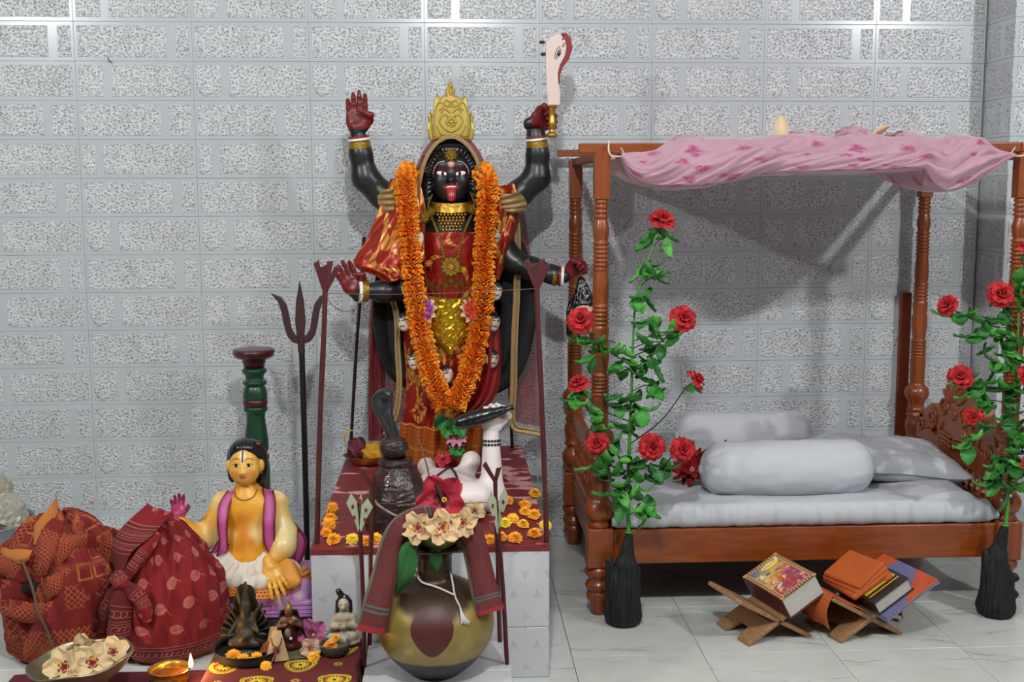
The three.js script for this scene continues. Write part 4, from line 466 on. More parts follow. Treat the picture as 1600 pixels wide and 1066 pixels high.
// marigold-coloured garland
{
  const t = thing('flower_garland', 'thick orange frilled flower garland hanging in a deep V on the goddess', 'garland', [-0.02, PT, 0.33]);
  const r = rng(77); const ruf = k => sheet((u, v) => { const th = u * 2 * PI, q = .004 + .0345 * v * (1 + .13 * Math.sin(th * 9 + k) + .09 * noise(Math.cos(th) * 3 + k, Math.sin(th) * 3)); return V(Math.cos(th) * q, (.0065 * Math.sin(th * 9 + k * 2) + .006 * noise(Math.cos(th) * 4, Math.sin(th) * 4, k)) * v * v + .004 * v, Math.sin(th) * q); }, 54, 4, 1, 1, 0);
  const vars = [0, 1, 2, 3].map(k => join([ruf(k), put(ruf(k + 7), 0, .006, 0, 0, .4, 0, .9)])); const ms = [0xffa42a, 0xff9a20, 0xffb036].map(c => mat(c, 1));
  const strands = [[[640, 256, .07], [634, 268, .1], [637, 320, .12], [642, 380, .135], [648, 440, .145], [658, 500, .165], [676, 570, .2], [700, 618, .225]], [[750, 256, .06], [758, 268, .085], [757, 320, .105], [753, 390, .125], [752, 450, .14], [744, 510, .155], [728, 570, .195], [704, 618, .225]]];
  for (const s of strands) { const c = new THREE.CatmullRomCurve3(s.map(p => ge(...p))); const L = c.getLength(), n = Math.round(L / .0145); part('string', tube(s.map(p => ge(...p)), .004, 40, 6), ms[1], t); for (let i = 0; i < n; i++) { const p = c.getPointAt(i / n), d = c.getTangentAt(i / n).negate(); const m = part('blossom', vars[Math.floor(r() * 4)], ms[Math.floor(r() * 3)], t); m.position.copy(p); m.quaternion.setFromUnitVectors(V(0, 1, 0), d); m.rotateY(r() * 6.28); m.scale.setScalar(.94 + r() * .16); m.rotateX((r() - .5) * .35); } }
  const leaf = sheet((u, v) => V((u - .5) * .05 * Math.sin(PI * (.12 + .83 * v)) * (1 + .2 * Math.sin(v * 24)), -v * .055, .012 * Math.cos(u * 5)), 8, 12, 1, 1, .0012); const gm = phys(0x1d5a2a, .5), gm2 = phys(0x3d8f3f, .5);
  const b = ge(707, 626, .235); for (let i = 0; i < 5; i++) { const m = part('tassel_leaf', leaf, i % 2 ? gm2 : gm, t); m.position.copy(b).add(V((i - 2) * .012, -.005 - (i % 2) * .02, (i % 2) * .01)); m.rotation.set(-.5, 0, (i - 2) * .45); }
  const pk = phys(0xa3466c, .6), pk2 = phys(0xc98898, .6); const fl = ruf(3); for (let i = 0; i < 3; i++) { const m = part('tassel_flower', fl, i % 2 ? pk : pk2, t); const q = ge(712, 660 + i * 3, .25); m.position.copy(q); m.rotation.set(.5, 0, .1); m.scale.setScalar(.95 - i * .1); } for (let i = 0; i < 2; i++) { const m = part('tassel_leaf', leaf, gm2, t); m.position.copy(ge(706 + i * 12, 668, .25)); m.rotation.set(-.6, 0, .5 - i); }
  // two cloth flowers tucked in at the belt
  const pur = phys(0x8f2f9a, .6), rd = phys(0xc23118, .6), cr = phys(0xd9b08c, .7); for (const [u, v, m1, k] of [[664, 466, pur, 1], [735, 466, rd, -1]]) { const fm = part('cloth_flower', fl, m1, t); fm.position.copy(ge(u, v, .165)); fm.rotation.set(1.2, 0, k * .5); fm.scale.set(.8, 1, 1); const f2 = part('cloth_flower', fl, cr, t); f2.position.copy(ge(u + k * 4, v + 2, .158)); f2.rotation.set(1.2, 0, k * .5); f2.scale.set(.95, 1, 1.15); }
}
// ---------------------------------------------------------------- flowers used all over the shrine
function petalGeo(len, wid, cup, wav, nu = 8, nv = 10) { return sheet((u, v) => { const x = (u - .5) * 2, w = wid * Math.sin(PI * (.1 + .78 * v)) ** .8; return V(x * w, v * len, cup * (x * x * .5 - v * v * .7 + v * .3) + wav * Math.sin(x * 5 + v * 6) * v); }, nu, nv, 1, 1, .0009); }
const marigoldGeo = k => { const r = rng(k + 5); const gs = []; const pet = sheet((u, v) => { const x = (u - .5) * 2; return V(x * .0042 * Math.sin(PI * (.2 + .72 * v)), v * .013, .002 * Math.sin(v * 3) - .0015 * x * x); }, 3, 3); for (let L = 0; L < 5; L++) { const n = [20, 18, 15, 11, 6][L]; for (let i = 0; i < n; i++) gs.push(put(pet, 0, .003 + L * .0026, 0, .12 + L * .2 + r() * .15 - PI / 2 + .0, i / n * 6.283 + L * .5 + r() * .2, 0, [1, (1.62 - L * .16) * (.9 + r() * .2), 1])); } gs.push(sphere(.011, 0, .004, 0, 1, .7, 1, 10, 8)); return join(gs); };
const MARI = [0, 1, 2].map(marigoldGeo); const MARIM = [0xf8a820, 0xf59a1c, 0xf9bb2a, 0xf4d234].map(c => phys(c, .75, { sheen: .3 }));
const calyx = lathe([[0, -.004], [.006, -.003], [.009, .002], [.008, .006]], 10);
function marigold(x, y, z, k, tint, label, group, s = 1, tilt = [0, 0]) { const t = thing('marigold', label, 'flower', [x, y, z], k * 1.7, group); part('petals', MARI[k % 3], MARIM[tint], t); part('calyx', calyx, M.leaf, t); t.scale.setScalar(s); t.rotation.x = tilt[0]; t.rotation.z = tilt[1]; return t; }
M.leaf = phys(0x2f7a2c, .5, { transmission: .12, thickness: 0 }); M.leafDark = phys(0x1f5c25, .5); M.leafPale = phys(0x9aa588, .6);
const hibPetal = petalGeo(.05, .0225, .014, .0035);
function hibiscus(name, label, pos, rot, s, colr, eye, group, open = .75, cat = 'flower') { const t = thing(name, label, cat, pos, 0, group); const pm = phys(colr, .7, { transmission: .15, thickness: 0, sheen: .2 }), em = phys(eye, .6);
  for (let i = 0; i < 5; i++) { const m = part('petal', hibPetal, pm, t); m.rotation.order = 'ZXY'; m.rotation.z = i / 5 * 2 * PI + .2; m.rotateX(-open + PI / 2 - .9 + (i % 2) * .1); m.scale.setScalar(1); const k = part('petal_base', put(hibPetal, 0, 0, .0012, 0, 0, 0, [.5, .34, .5]), em, m); }
  const st = part('stamen', tube([[0, 0, .002], [.002, .002, .022], [.006, -.003, .045]], q => .0016 * (1 - q * .3), 12, 6), em, t); part('pollen', join([0, 1, 2, 3, 4, 5, 6, 7].map(i => sphere(.0022, .005 + .003 * Math.cos(i * 2.4), -.002 + .003 * Math.sin(i * 2.4), .036 + i * .0014, 1, 1, 1, 6, 5))), phys(0xd8a83a, .7), st); t.rotation.set(...rot); t.scale.setScalar(s); return t; }

// ---------------------------------------------------------------- the reclining white figure and the conch in its hand
{
  const t = thing('reclining_statue', 'white figure lying at the goddess\'s feet with one arm raised', 'statue', [0, PT, .1]);
  const W = hexc('#dccfcb'), HAIR = hexc('#2a1a15');
  const f = union([ellip([-.025, .06, .88], [.125, .055, .16]), ellip([-.025, .042, .7], [.095, .038, .12]), ellip([-.03, .062, .97], [.13, .045, .06]), capsule([-.03, .06, 1.0], [-.045, .07, 1.08], .04, .036),
    capsule([.075, .06, .975], [.122, .045, .925], .045, .04), capsule([.122, .045, .925], [.12, .255, .887], .04, .026), capsule([-.125, .06, .975], [-.17, .036, .86], .04, .032), capsule([-.17, .036, .86], [-.13, .036, .74], .032, .024),
    capsule([.03, .036, .66], [.06, .098, .62], .034, .027), capsule([.06, .098, .62], [.06, .024, .46], .026, .02), capsule([-.07, .034, .64], [-.1, .03, .42], .034, .028), capsule([-.1, .03, .42], [-.1, .024, .26], .026, .02)], .03);
  const head = union([ellip([-.05, .075, 1.14], [.06, .058, .075]), ellip([-.05, .1, 1.12], [.04, .035, .05]), capsule([-.05, .13, 1.13], [-.05, .136, 1.118], .008, .009)], .02);
  const b = netMesh(f, [-.24, -.005, .18], [.2, .26, 1.13], .0105, () => W), hg = netMesh(head, [-.13, 0, 1.03], [.03, .16, 1.24], .006, p => p.y < .075 || p.z > 1.175 ? HAIR : W);
  const hand = handMesh(.13, [1.0, 1.05, 1.05, 1.0], 1.0, W, W, { deep: .7, reach: 1.05, thumbIn: .6 }); hand.applyMatrix4(new THREE.Matrix4().compose(V(.12, .256, .885), new THREE.Quaternion().setFromEuler(new THREE.Euler(-.15, .25, -.1, 'ZYX')), V(1.15, 1, 1.1)));
  part('body', mergeGeometries([b, hg, hand].map(q => q.toNonIndexed())), vmat(.4), t);
  const ring = (c, d, R, n, r) => { const q = new THREE.Quaternion().setFromUnitVectors(V(0, 1, 0), d.clone().normalize()); const gs = []; for (let i = 0; i < n; i++) { const a = i / n * 2 * PI; const p = V(Math.cos(a) * R, 0, Math.sin(a) * R).applyQuaternion(q).add(c); gs.push(sphere(r, p.x, p.y, p.z, 1, 1, 1, 7, 6)); } return join(gs); };
  part('bead_bracelet', ring(V(.12, .226, .893), V(0, 1, -.15), .0275, 17, .0047), M.black, t, 'black bead bracelet'); part('bead_bracelet', ring(V(.12, .214, .895), V(0, 1, -.15), .0285, 17, .0047), M.black, t); part('bead_armlet', ring(V(.108, .05, .938), V(.6, -.2, -.6), .042, 22, .0036), M.black, t);
  part('bead_necklace', beads([V(-.1, .1, .96), V(-.06, .118, .93), V(-.015, .13, .86), V(0, .128, .9), V(.01, .118, .95), V(.015, .1, .99)], .0046, 26), M.black, t, 'black bead necklace'); part('painted_lines', join([0, 1, 2].map(i => tube([[-.07 + i * .004, .1, .985 - i * .012], [-.04, .112, .975 - i * .012], [-.01, .108, .98 - i * .012]], .0016, 10, 5))), mat(0x8a8488, .6), t);
  const c = thing('conch_horn', 'black polished conch horn gripped in the white raised hand', 'conch', [.1, PT + .315, 1.026]);
  const hg2 = latheS([[0, -.1], [.01, -.098], [.02, -.085], [.026, -.055], [.026, -.025], [.022, .005], [.018, .03], [.014, .045], [.0155, .052], [.01, .07], [.0075, .085], [.009, .092], [.004, .097], [0, .097]], 60, 28); part('shell', put(displace(hg2, (x, y, z) => .0005 * Math.sin(Math.atan2(x, z) * 2 + y * 180)), 0, 0, 0, 0, 0, -PI / 2 + .28), M.black, c); part('mouth_tip', put(lathe([[0, .094], [.005, .0945], [.0052, .099], [0, .0992]], 12), 0, 0, 0, 0, 0, -PI / 2 + .28), M.gold, c, 'gilt tip');
}
// ---------------------------------------------------------------- brown stone mound with a black cobra rising out of it
{
  const t = thing('cobra_shrine_stone', 'dark brown conical shrine stone with a ball top and a black cobra rising from it', 'shrine stone', [-.165, PT, 1.18]);
  const M1 = phys(0x2c1a17, .35, { bumpMap: dataTex(256, 256, (u, v) => .5 + .9 * fbm(u * 26, v * 9, 1, 3) + .25 * Math.sin(v * 90 + 14 * fbm(u * 6, v * 6, 1)), { linear: true }), bumpScale: .0022, clearcoat: .2 });
  const body = latheS([[.0, 0], [.104, 0], [.107, .02], [.1, .06], [.094, .1], [.08, .14], [.062, .175], [.05, .195], [.045, .2]], 60, 48); warp(body, p => V(p.x - p.y * .05 + .004 * noise(p.x * 30, p.y * 30, p.z * 30), p.y, p.z)); part('stone', body, M1, t);
  part('collar', put(latheS([[.03, -.014], [.05, -.01], [.055, 0], [.05, .01], [.03, .014]], 30, 36), -.012, .205, 0), M1, t); part('ball', put(sphere(.045, 0, 0, 0, 1, .86, 1, 28, 20), -.017, .25, 0), M1, t);
  const sp = [[-.02, .28, 0], [-.027, .31, .004], [-.04, .345, .004], [-.05, .38, 0], [-.046, .412, .008], [-.03, .42, .024], [-.022, .412, .032]].map(p => V(...p)); const cv = new THREE.CatmullRomCurve3(sp);
  const cob = tube(sp, q => .021 - .003 * q, 40, 16); // flatten and widen into a hood
  const pa = cob.attributes.position; for (let i = 0; i < pa.count; i++) { const y = pa.getY(i); let best = 0, bd = 9; for (let k = 0; k <= 30; k++) { const c = cv.getPoint(k / 30); const d = c.distanceTo(V(pa.getX(i), pa.getY(i), pa.getZ(i))); if (d < bd) { bd = d; best = k / 30; } } const c = cv.getPoint(best), w = 1 + .75 * Math.exp(-(((best - .55) / .2) ** 2)) - .35 * sstep(.75, 1, best); pa.setX(i, c.x + (pa.getX(i) - c.x) * w); } cob.computeVertexNormals(); part('cobra', cob, phys(0x24282a, .3, { clearcoat: .4 }), t, 'black cobra with spread hood');
  part('cobra_eyes', join([sphere(.003, -.034, .42, .026), sphere(.003, -.012, .42, .032)]), M.gold, t);
  single('cotton_thread', tube([[-.24, PT + .14, 1.25], [-.236, PT + .11, 1.28], [-.2, PT + .085, 1.3], [-.15, PT + .065, 1.31], [-.1, PT + .07, 1.295]], .0036, 40, 6), mat(0x8d8378, .9), 'thick pale thread looped round the brown shrine stone', 'thread');
  single('loose_string', tube([[-.12, PT + .19, .78], [-.1, PT + .15, .86], [-.085, PT + .12, .95], [-.08, PT + .1, 1.05], [-.09, PT + .04, 1.12]], .003, 40, 6), mat(0x6b5a48, .9), 'brown string hanging in front of the goddess\'s hem', 'string');
}
// ---------------------------------------------------------------- brass tray with yellow and purple cloth at the back of the plinth
{
  const t = thing('brass_tray', 'oval brass offering tray at the back left corner of the plinth', 'tray', [-.325, PT + .002, .34]); const g = latheS([[0, 0], [.05, .002], [.075, .018], [.09, .034], [.094, .036], [.09, .031], [.074, .014], [.048, -.0], [0, -.001]], 50, 40); g.scale(1, 1, .75); part('dish', g, M.gold, t);
  const lump = (s, k, m, n, p) => { const q = new THREE.IcosahedronGeometry(1, 5); displace(q, (a, b, c) => .25 * noise(a * 1.6 + k, b * 1.6, c * 1.6) + .1 * Math.sin(a * 9 + b * 6 + k)); q.scale(...s); q.translate(...p); return q; };
  single('yellow_cloth', lump([.06, .035, .04], 2, null, '', [-.29, PT + .05, .36]), phys(0xb98512, .8, { sheen: .4 }), 'bunched mustard yellow cloth lying in the brass tray', 'cloth'); single('purple_cloth', lump([.04, .045, .045], 6, null, '', [-.365, PT + .058, .33]), phys(0x5c2030, .7, { sheen: .5 }), 'folded dark purple-red cloth in the brass tray', 'cloth');
  single('yellow_ribbon', sheet((u, v) => { const a = v * 5.2 + .5; return V(-.39 + .022 * Math.cos(a) + (u - .5) * .006, PT + .105 + .026 * Math.sin(a) - v * .02, .32 + (u - .5) * .018 + v * .01); }, 4, 30, 1, 1, .001), phys(0xc2a81e, .6), 'small bright yellow ribbon loop above the tray', 'ribbon');
}
// ---------------------------------------------------------------- ritual sticks and threads
M.stick = phys(0x460f13, .45, { clearcoat: .2 }); M.stickBack = phys(0x2c0c0e, .5);
{
  const stick = (label, foot, top, tw, splits, m = M.stick) => { const L = top[1] - foot[1]; const t = thing('ritual_stick', label, 'stick', foot); const dx = top[0] - foot[0], dz = top[2] - foot[2]; const pt = (k, o = 0) => V(dx * k + .004 * noise(k * 3, foot[0] * 9), L * k, dz * k); const fk = splits ? .9 : 1; part('shaft', tube([pt(0), pt(.25), pt(.5), pt(.75), pt(fk)], q => tw * (1 - .12 * Math.sin(q * 9) ** 2), 40, 8), m, t); if (splits) splits.forEach((s, i) => { const a = pt(fk - .012), b = pt(1).add(V(s, -.014 * (i % 2) - Math.abs(s) * .1, .004 * (i % 2))); const w = [tw * .75, tw * 1.05]; part('prong', extrude([[-w[0], 0], [w[0], 0], [w[1], b.distanceTo(a)], [-w[1], b.distanceTo(a) - .006]], .005, .0012).applyQuaternion(new THREE.Quaternion().setFromUnitVectors(V(0, 1, 0), b.clone().sub(a).normalize())).translate(a.x, a.y, a.z), m, t); }); return t; };
  stick('dark red split-top stick at the left front corner of the plinth', [-.404, PT + .002, 1.338], [-.362, 1.23, 1.3], .0082, [-.03, -.008, .012, .034]);
  stick('dark red split-top stick at the right front corner of the plinth', [.271, PT + .002, 1.362], [.243, 1.232, 1.3], .0082, [-.03, -.004, .018, .034]);
  stick('thin dark stick standing against the wall behind the tray', [-.416, PT + .002, .06], [-.343, 1.25, .1], .007, null, M.stickBack); stick('thin dark stick behind the right-hand red net panel', [.236, PT + .002, .1], [.2, 1.2, .12], .0065, null, M.stickBack);
  stick('flat dark red split stick between brass pot and plinth, left of the pot', [-.249, .122, 1.422], [-.228, .645, 1.425], .0068, [-.036, .002, .04]); stick('flat dark red split stick between brass pot and plinth, right of the pot', [.128, .122, 1.422], [.116, .66, 1.425], .0068, [-.032, .012]);
  // leaf-feathered arrows in front
  const arrow = (label, foot, top, leaves) => { const t = thing('feathered_arrow', label, 'arrow', foot); const d = V(top[0] - foot[0], top[1] - foot[1], top[2] - foot[2]); part('shaft', tube([V(0, 0, 0), d.clone().multiplyScalar(.5).add(V(.003, 0, 0)), d], .0062, 30, 8), M.stick, t); leaves.forEach(([s, w, h, y]) => { const g = extrude([[0, 0], [w * .45 * s, h * .42], [w * s, h * .78], [w * .62 * s, h], [w * .18 * s, h * .8], [.002 * s, h * .4]], .0022, .0006); g.rotateY(-s * .35); const b = d.clone().multiplyScalar(y); const m = part('leaf_fletching', g, M.leafPale, t, 'pale green leaf fletching'); m.position.copy(b); const sp = []; for (let i = 0; i < 2; i++) sp.push(sphere(1, w * s * (.42 + .1 * i), h * (.45 + .25 * i), .004 - s * 0, .004, .006, .0018, 10, 8)); const q = part('spot', join(sp.map(a => a.rotateY(-s * .35))), M.redPaint, m); }); return t; };
  arrow('leaf-feathered arrow leaning to the left of the brass pot', [-.252, .122, 1.58], [-.267, .56, 1.49], [[-1, .036, .125, .80], [1, .042, .11, .80], [1, .012, .06, .93]]); arrow('leaf-feathered arrow leaning to the right of the brass pot', [.142, .122, 1.585], [.116, .565, 1.49], [[-1, .034, .14, .76], [1, .032, .135, .79]]);
  const th = mat(0x6a4a3e, .8); const line = (n, l, pts, r = .0011, c = 'thread') => single(n, tube(pts, r, 60, 5), th, l, c);
  line('thread', 'thin thread stretched high between the two corner sticks across the goddess', [[-.362, 1.134, 1.312], [-.2, 1.13, 1.315], [0, 1.133, 1.32], [.247, 1.143, 1.312]]); line('thread', 'thin thread stretched low between the corner sticks over the lying figure', [[-.385, .53, 1.338], [-.1, .522, 1.37], [.1, .528, 1.38], [.268, .53, 1.36]]); line('thread', 'thin thread stretched between the arrows across the pale flowers', [[-.262, .46, 1.506], [-.1, .492, 1.655], [.02, .495, 1.655], [.122, .46, 1.512]], .0009);
  line('wire_loop', 'dark wire hanging in a slack loop under the open lower hand', [[-.362, 1.128, 1.31], [-.345, 1.1, 1.312], [-.31, 1.082, 1.315], [-.28, 1.09, 1.315], [-.263, 1.128, 1.317]], .0013, 'wire');
}
// ---------------------------------------------------------------- marigolds and dry flowers strewn on the plinth
{
  const L = [[-.392, 1.03, 0, 'back left, uppermost of the row along the left edge'], [-.387, 1.115, 1, 'second from the back along the left edge'], [-.38, 1.2, 0, 'third along the left edge'], [-.383, 1.27, 1, 'fourth along the left edge'], [-.352, 1.335, 0, 'large one at the left front corner'], [-.3, 1.335, 3, 'yellow one beside the left leaf arrow'], [-.255, 1.365, 1, 'half hidden behind the left split stick'], [-.232, 1.34, 2, 'just right of the left split stick'], [-.17, 1.37, 1, 'at the front edge left of the red-striped cloth'], [.176, .94, 1, 'orange-red one behind the right leaf arrow'], [.225, 1.07, 0, 'in the middle of the right cluster'], [.27, .86, 2, 'furthest back by the right corner stick'], [.182, 1.15, 2, 'left end of the right cluster'], [.208, 1.22, 2, 'pale one low in the right cluster'], [.25, 1.12, 0, 'right of the right cluster'], [.228, .99, 0, 'above the right cluster'], [.276, 1.225, 3, 'yellow one at the foot of the right corner stick'], [.176, 1.362, 0, 'large one at the front edge on the right'], [.236, 1.32, 0, 'large one nearest the right front corner'], [.045, 1.352, 2, 'beside the pot flowers at the front edge'], [.1, 1.36, 1, 'just left of the right leaf arrow'], [.135, 1.352, 0, 'squeezed behind the right leaf arrow'], [.155, 1.2, 3, 'small yellow one beside the arrow leaf']];
  L.forEach(([x, z, k, l], i) => marigold(x, PT + .006, z, i, k, 'loose marigold on the red plinth, ' + l, 'marigolds strewn on the plinth', .92 + .2 * ((i * 37) % 10) / 10, [.45 - .3 * ((i * 13) % 5) / 5, .3 - .15 * (i % 4)]));
  // a second layer heaped at the left edge
  marigold(-.384, PT + .03, 1.06, 3, 0, 'marigold heaped on top of the left edge row', 'marigolds strewn on the plinth', .9, [.6, 0]); marigold(-.378, PT + .03, 1.24, 5, 0, 'marigold heaped above the left front corner', 'marigolds strewn on the plinth', .95, [.7, .1]);
  hibiscus('dry_hibiscus', 'wilted cream hibiscus with a red heart lying beside the white figure', [.062, PT + .035, 1.14], [-.5, .2, .3], .72, 0xcdb48a, 0x7a1c1c, null, .55); hibiscus('dry_hibiscus', 'shrivelled tan flower between the pot and the lying figure', [.028, PT + .02, 1.27], [-.8, -.3, .9], .55, 0xa98450, 0x8a5a2a, null, .3); hibiscus('small_red_hibiscus', 'small crimson hibiscus resting on the chest of the white figure', [-.035, PT + .145, .9], [-.7, -.3, .2], .62, 0xa8142a, 0x5c0a14, null, .5);
}
// ---------------------------------------------------------------- brass water pot on a white tiled step
{
  const s = thing('tiled_step', 'low white tiled step in front of the plinth under the brass pot', 'step', [-.05, 0, 1.62]); part('core', box(.402, .112, .42, 0, .056, 0, .002), M.plaster, s); for (const x of [-.101, .101]) for (const z of [-.106, .106]) part('tile', uvPlanar(box(.2005, .009, .2105, 0, 0, 0, .0018, 2), 0.3, .3, 'x', 'z').translate(x, .1165, z), M.tritile, s); for (const x of [-.101, .101]) part('tile', uvPlanar(box(.2005, .11, .009, 0, 0, 0, .0018, 2), .3, .3).translate(x, .058, .2105), M.tritile, s);
  const PX = -.055, PZ = 1.612, PY = .121; const t = thing('brass_water_pot', 'round brass water pot with a dark red drop painted on its belly', 'pot', [PX, PY, PZ]);
  const prof = [[0, 0], [.062, 0], [.075, .006], [.1, .026], [.123, .05], [.143, .078], [.156, .11], [.16, .145], [.153, .18], [.134, .212], [.104, .238], [.072, .254], [.054, .263], [.048, .275], [.047, .305], [.049, .33], [.062, .344], [.084, .352], [.086, .356], [.07, .356], [.044, .35], [.04, .33]];
  const pc = new THREE.CatmullRomCurve3(prof.map(p => V(p[0], p[1], 0)), false, 'centripetal'); const g = lathe(pc.getPoints(110).map(p => [p.x, p.y]), 96);
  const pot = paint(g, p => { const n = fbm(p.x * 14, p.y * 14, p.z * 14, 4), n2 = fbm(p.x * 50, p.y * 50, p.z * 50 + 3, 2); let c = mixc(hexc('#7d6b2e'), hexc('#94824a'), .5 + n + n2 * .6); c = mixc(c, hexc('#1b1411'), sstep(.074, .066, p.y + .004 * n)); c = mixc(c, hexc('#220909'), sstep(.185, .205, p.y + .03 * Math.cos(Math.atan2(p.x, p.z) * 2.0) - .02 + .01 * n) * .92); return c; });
  part('vessel', pot, vmat(.42, { metalness: .38, clearcoat: .1 }), t);
  const rAt = y => { let b = .1; const P = pc.getPoints(200); for (let i = 1; i < P.length * .75; i++) if (P[i - 1].y <= y && P[i].y >= y) { b = lerp(P[i - 1].x, P[i].x, (y - P[i - 1].y) / (P[i].y - P[i - 1].y + 1e-9)); } return b; };
  part('painted_drop', sheet((u, v) => { const k = v, w = .37 * Math.pow(Math.sin(PI * Math.pow(k, .7)), .62) * (k > .999 ? 0 : 1), a = (u - .5) * 2 * w - .04; const y = lerp(.228, .1, k), r = rAt(y) + .0012; return V(Math.sin(a) * r, y, Math.cos(a) * r); }, 24, 40, 1, 1), phys(0x43100f, .5), t, 'dark red painted drop');
  // white thread knotted round the neck
  const wh = mat(0xb8aeb0, .9); const th = thing('white_thread', 'white thread tied round the pot neck ending in a frayed tassel', 'thread', [PX, PY, PZ]); part('loop', tube([[-.05, .285, .02], [-.035, .27, .052], [0, .262, .068], [.03, .252, .078], [.052, .245, .09]], .003, 30, 6), wh, th); part('strand', tube([[.042, .29, .026], [.048, .27, .055], [.055, .24, .09], [.066, .222, .11]], .0025, 20, 6), wh, th); const fr = []; for (let i = 0; i < 9; i++) fr.push(tube([[.066, .224, .11], [.074 + (i - 4) * .0012, .2, .13], [.082 + (i - 4) * .0028, .182 + (i % 3) * .003, .138]], .0014, 8, 4)); part('tassel', join(fr), wh, th);
  // rolled striped cotton towel draped over both sides
  const plaid = canvasTex(256, 512, (x, w, h) => { x.fillStyle = '#5f171b'; x.fillRect(0, 0, w, h); for (let j = 0; j < 60; j++) { x.fillStyle = j % 2 ? 'rgba(44,58,46,0.4)' : 'rgba(130,24,30,0.35)'; x.fillRect(0, j * 8.5, w, 3); } for (let i = 0; i < 10; i++) { x.fillStyle = 'rgba(48,52,44,0.35)'; x.fillRect(i * 26, 0, 9, h); } x.fillStyle = '#4c5a52'; x.fillRect(110, 0, 10, h); x.fillStyle = '#92804a'; x.fillRect(122, 0, 5, h); x.fillStyle = '#445652'; for (const y of [60, 74, 440, 454]) x.fillRect(0, y, w, 7); x.fillStyle = '#86191f'; x.fillRect(0, 0, w, 20); x.fillRect(0, 494, w, 18); });
  const pm = phys(0xffffff, .85, { map: plaid, sheen: .4 }); const gt = thing('striped_towel', 'red and green striped cotton towel hanging over both sides of the pot', 'towel', [PX, PY, PZ]);
  const roll = (pts, rr) => { const c = new THREE.CatmullRomCurve3(pts.map(p => V(...p))); return sheet((u, v) => { const a = u * 2 * PI, q = c.getPoint(v), tn = c.getTangent(v), s = V(0, 0, 1).cross(tn).normalize(), b = tn.clone().cross(s); const r = rr(v) * (1 + .16 * noise(Math.cos(a) * 2, Math.sin(a) * 2, v * 3) + .08 * Math.cos(a * 3 + v * 4)); return q.clone().addScaledVector(s, Math.cos(a) * r).addScaledVector(b, Math.sin(a) * r * .72); }, 28, 70, 1, 1); };
  const endcap = (g, j, nu) => { const p = g.attributes.position; const c = V(0, 0, 0); for (let i = 0; i < nu; i++) c.add(V(p.getX(j * (nu + 1) + i), p.getY(j * (nu + 1) + i), p.getZ(j * (nu + 1) + i))); c.multiplyScalar(1 / nu); return sheet((u, v) => { const i = Math.round(u * nu) + j * (nu + 1); return V(p.getX(i), p.getY(i), p.getZ(i)).lerp(c, v); }, nu, 2, .2, .1); };
  for (const [n, pts] of [['left', [[.01, .435, -.02], [-.04, .44, .02], [-.085, .42, .045], [-.112, .365, .05], [-.13, .29, .07], [-.148, .225, .09], [-.165, .155, .1]]], ['right', [[.01, .435, -.02], [.06, .42, .0], [.098, .385, .03], [.118, .32, .05], [.135, .25, .07], [.15, .195, .09]]]]) { const q = roll(pts, v => .03 + .007 * v - .007 * Math.exp(-v * 6)); part('hanging_end', join([q, endcap(q, 70, 28), endcap(q, 0, 28)]), pm, gt); }
  // coconut, mango leaf and flowers on top
  const co = thing('green_coconut', 'green coconut sitting in the mouth of the brass pot', 'coconut', [PX + .012, PY + .386, PZ + .01]); part('husk', displace(sphere(.058, 0, 0, 0, 1.05, .72, 1, 30, 22), (x, y, z) => .004 * Math.cos(Math.atan2(x, z) * 3)), phys(0x5d6a2a, .5), co);
  const ml = sheet((u, v) => { const x = (u - .5) * 2; return V(x * .034 * Math.sin(PI * Math.pow(v * .96 + .02, .8)) * (1 + .04 * Math.sin(v * 60)), -v * .155, .012 * Math.sin(v * 3) - .01 * x * x); }, 12, 30, 1, 1, .001);
  const lf = (l, x, y, z, rz, ry, s, m) => { const t = thing('mango_leaf', l, 'leaf', [PX + x, PY + y, PZ + z]); part('blade', ml, m, t); part('midrib', tube([[0, 0, .002], [0, -.075, .014], [0, -.15, .005]], .0013, 14, 5), m, t); t.rotation.set(.12, ry, rz); t.scale.setScalar(s); };
  lf('big dark green mango leaf hanging at the left of the pot neck', -.062, .385, .075, -.28, -.2, 1.05, M.leafDark); lf('small green leaf pressed against the front of the pot neck', .0, .372, .062, .12, .1, .5, M.leafDark);
  hibiscus('crimson_hibiscus', 'big crimson hibiscus standing upright on top of the brass pot', [PX + .02, PY + .475, PZ - .02], [-.25, 0, .3], 1.45, 0xa8122e, 0x4a0c14, null, .3);
  part('stalk', tube([[0, -.03, 0], [.002, 0, .01], [0, .03, .014]], .004, 10, 6), phys(0x3a1a14, .6), scene.children[scene.children.length - 1]);
  const pg = 'cream hibiscus flowers heaped on the brass pot'; [[-.04, .425, .075, -.2, -.5, .3, .92, 'leftmost of the heap'], [.025, .43, .09, -.3, .1, 0, .98, 'in the middle of the heap'], [.075, .435, .07, -.1, .6, .9, .85, 'rightmost of the heap'], [.0, .43, .082, .3, .3, 2, .8, 'tucked under the others']].forEach(([x, y, z, a, b, c, s, l]) => hibiscus('cream_hibiscus', 'cream hibiscus with pink heart on the brass pot, ' + l, [PX + x, PY + y, PZ + z], [a, b, c], s, 0xdab888, 0xa0362e, pg, .45));
}
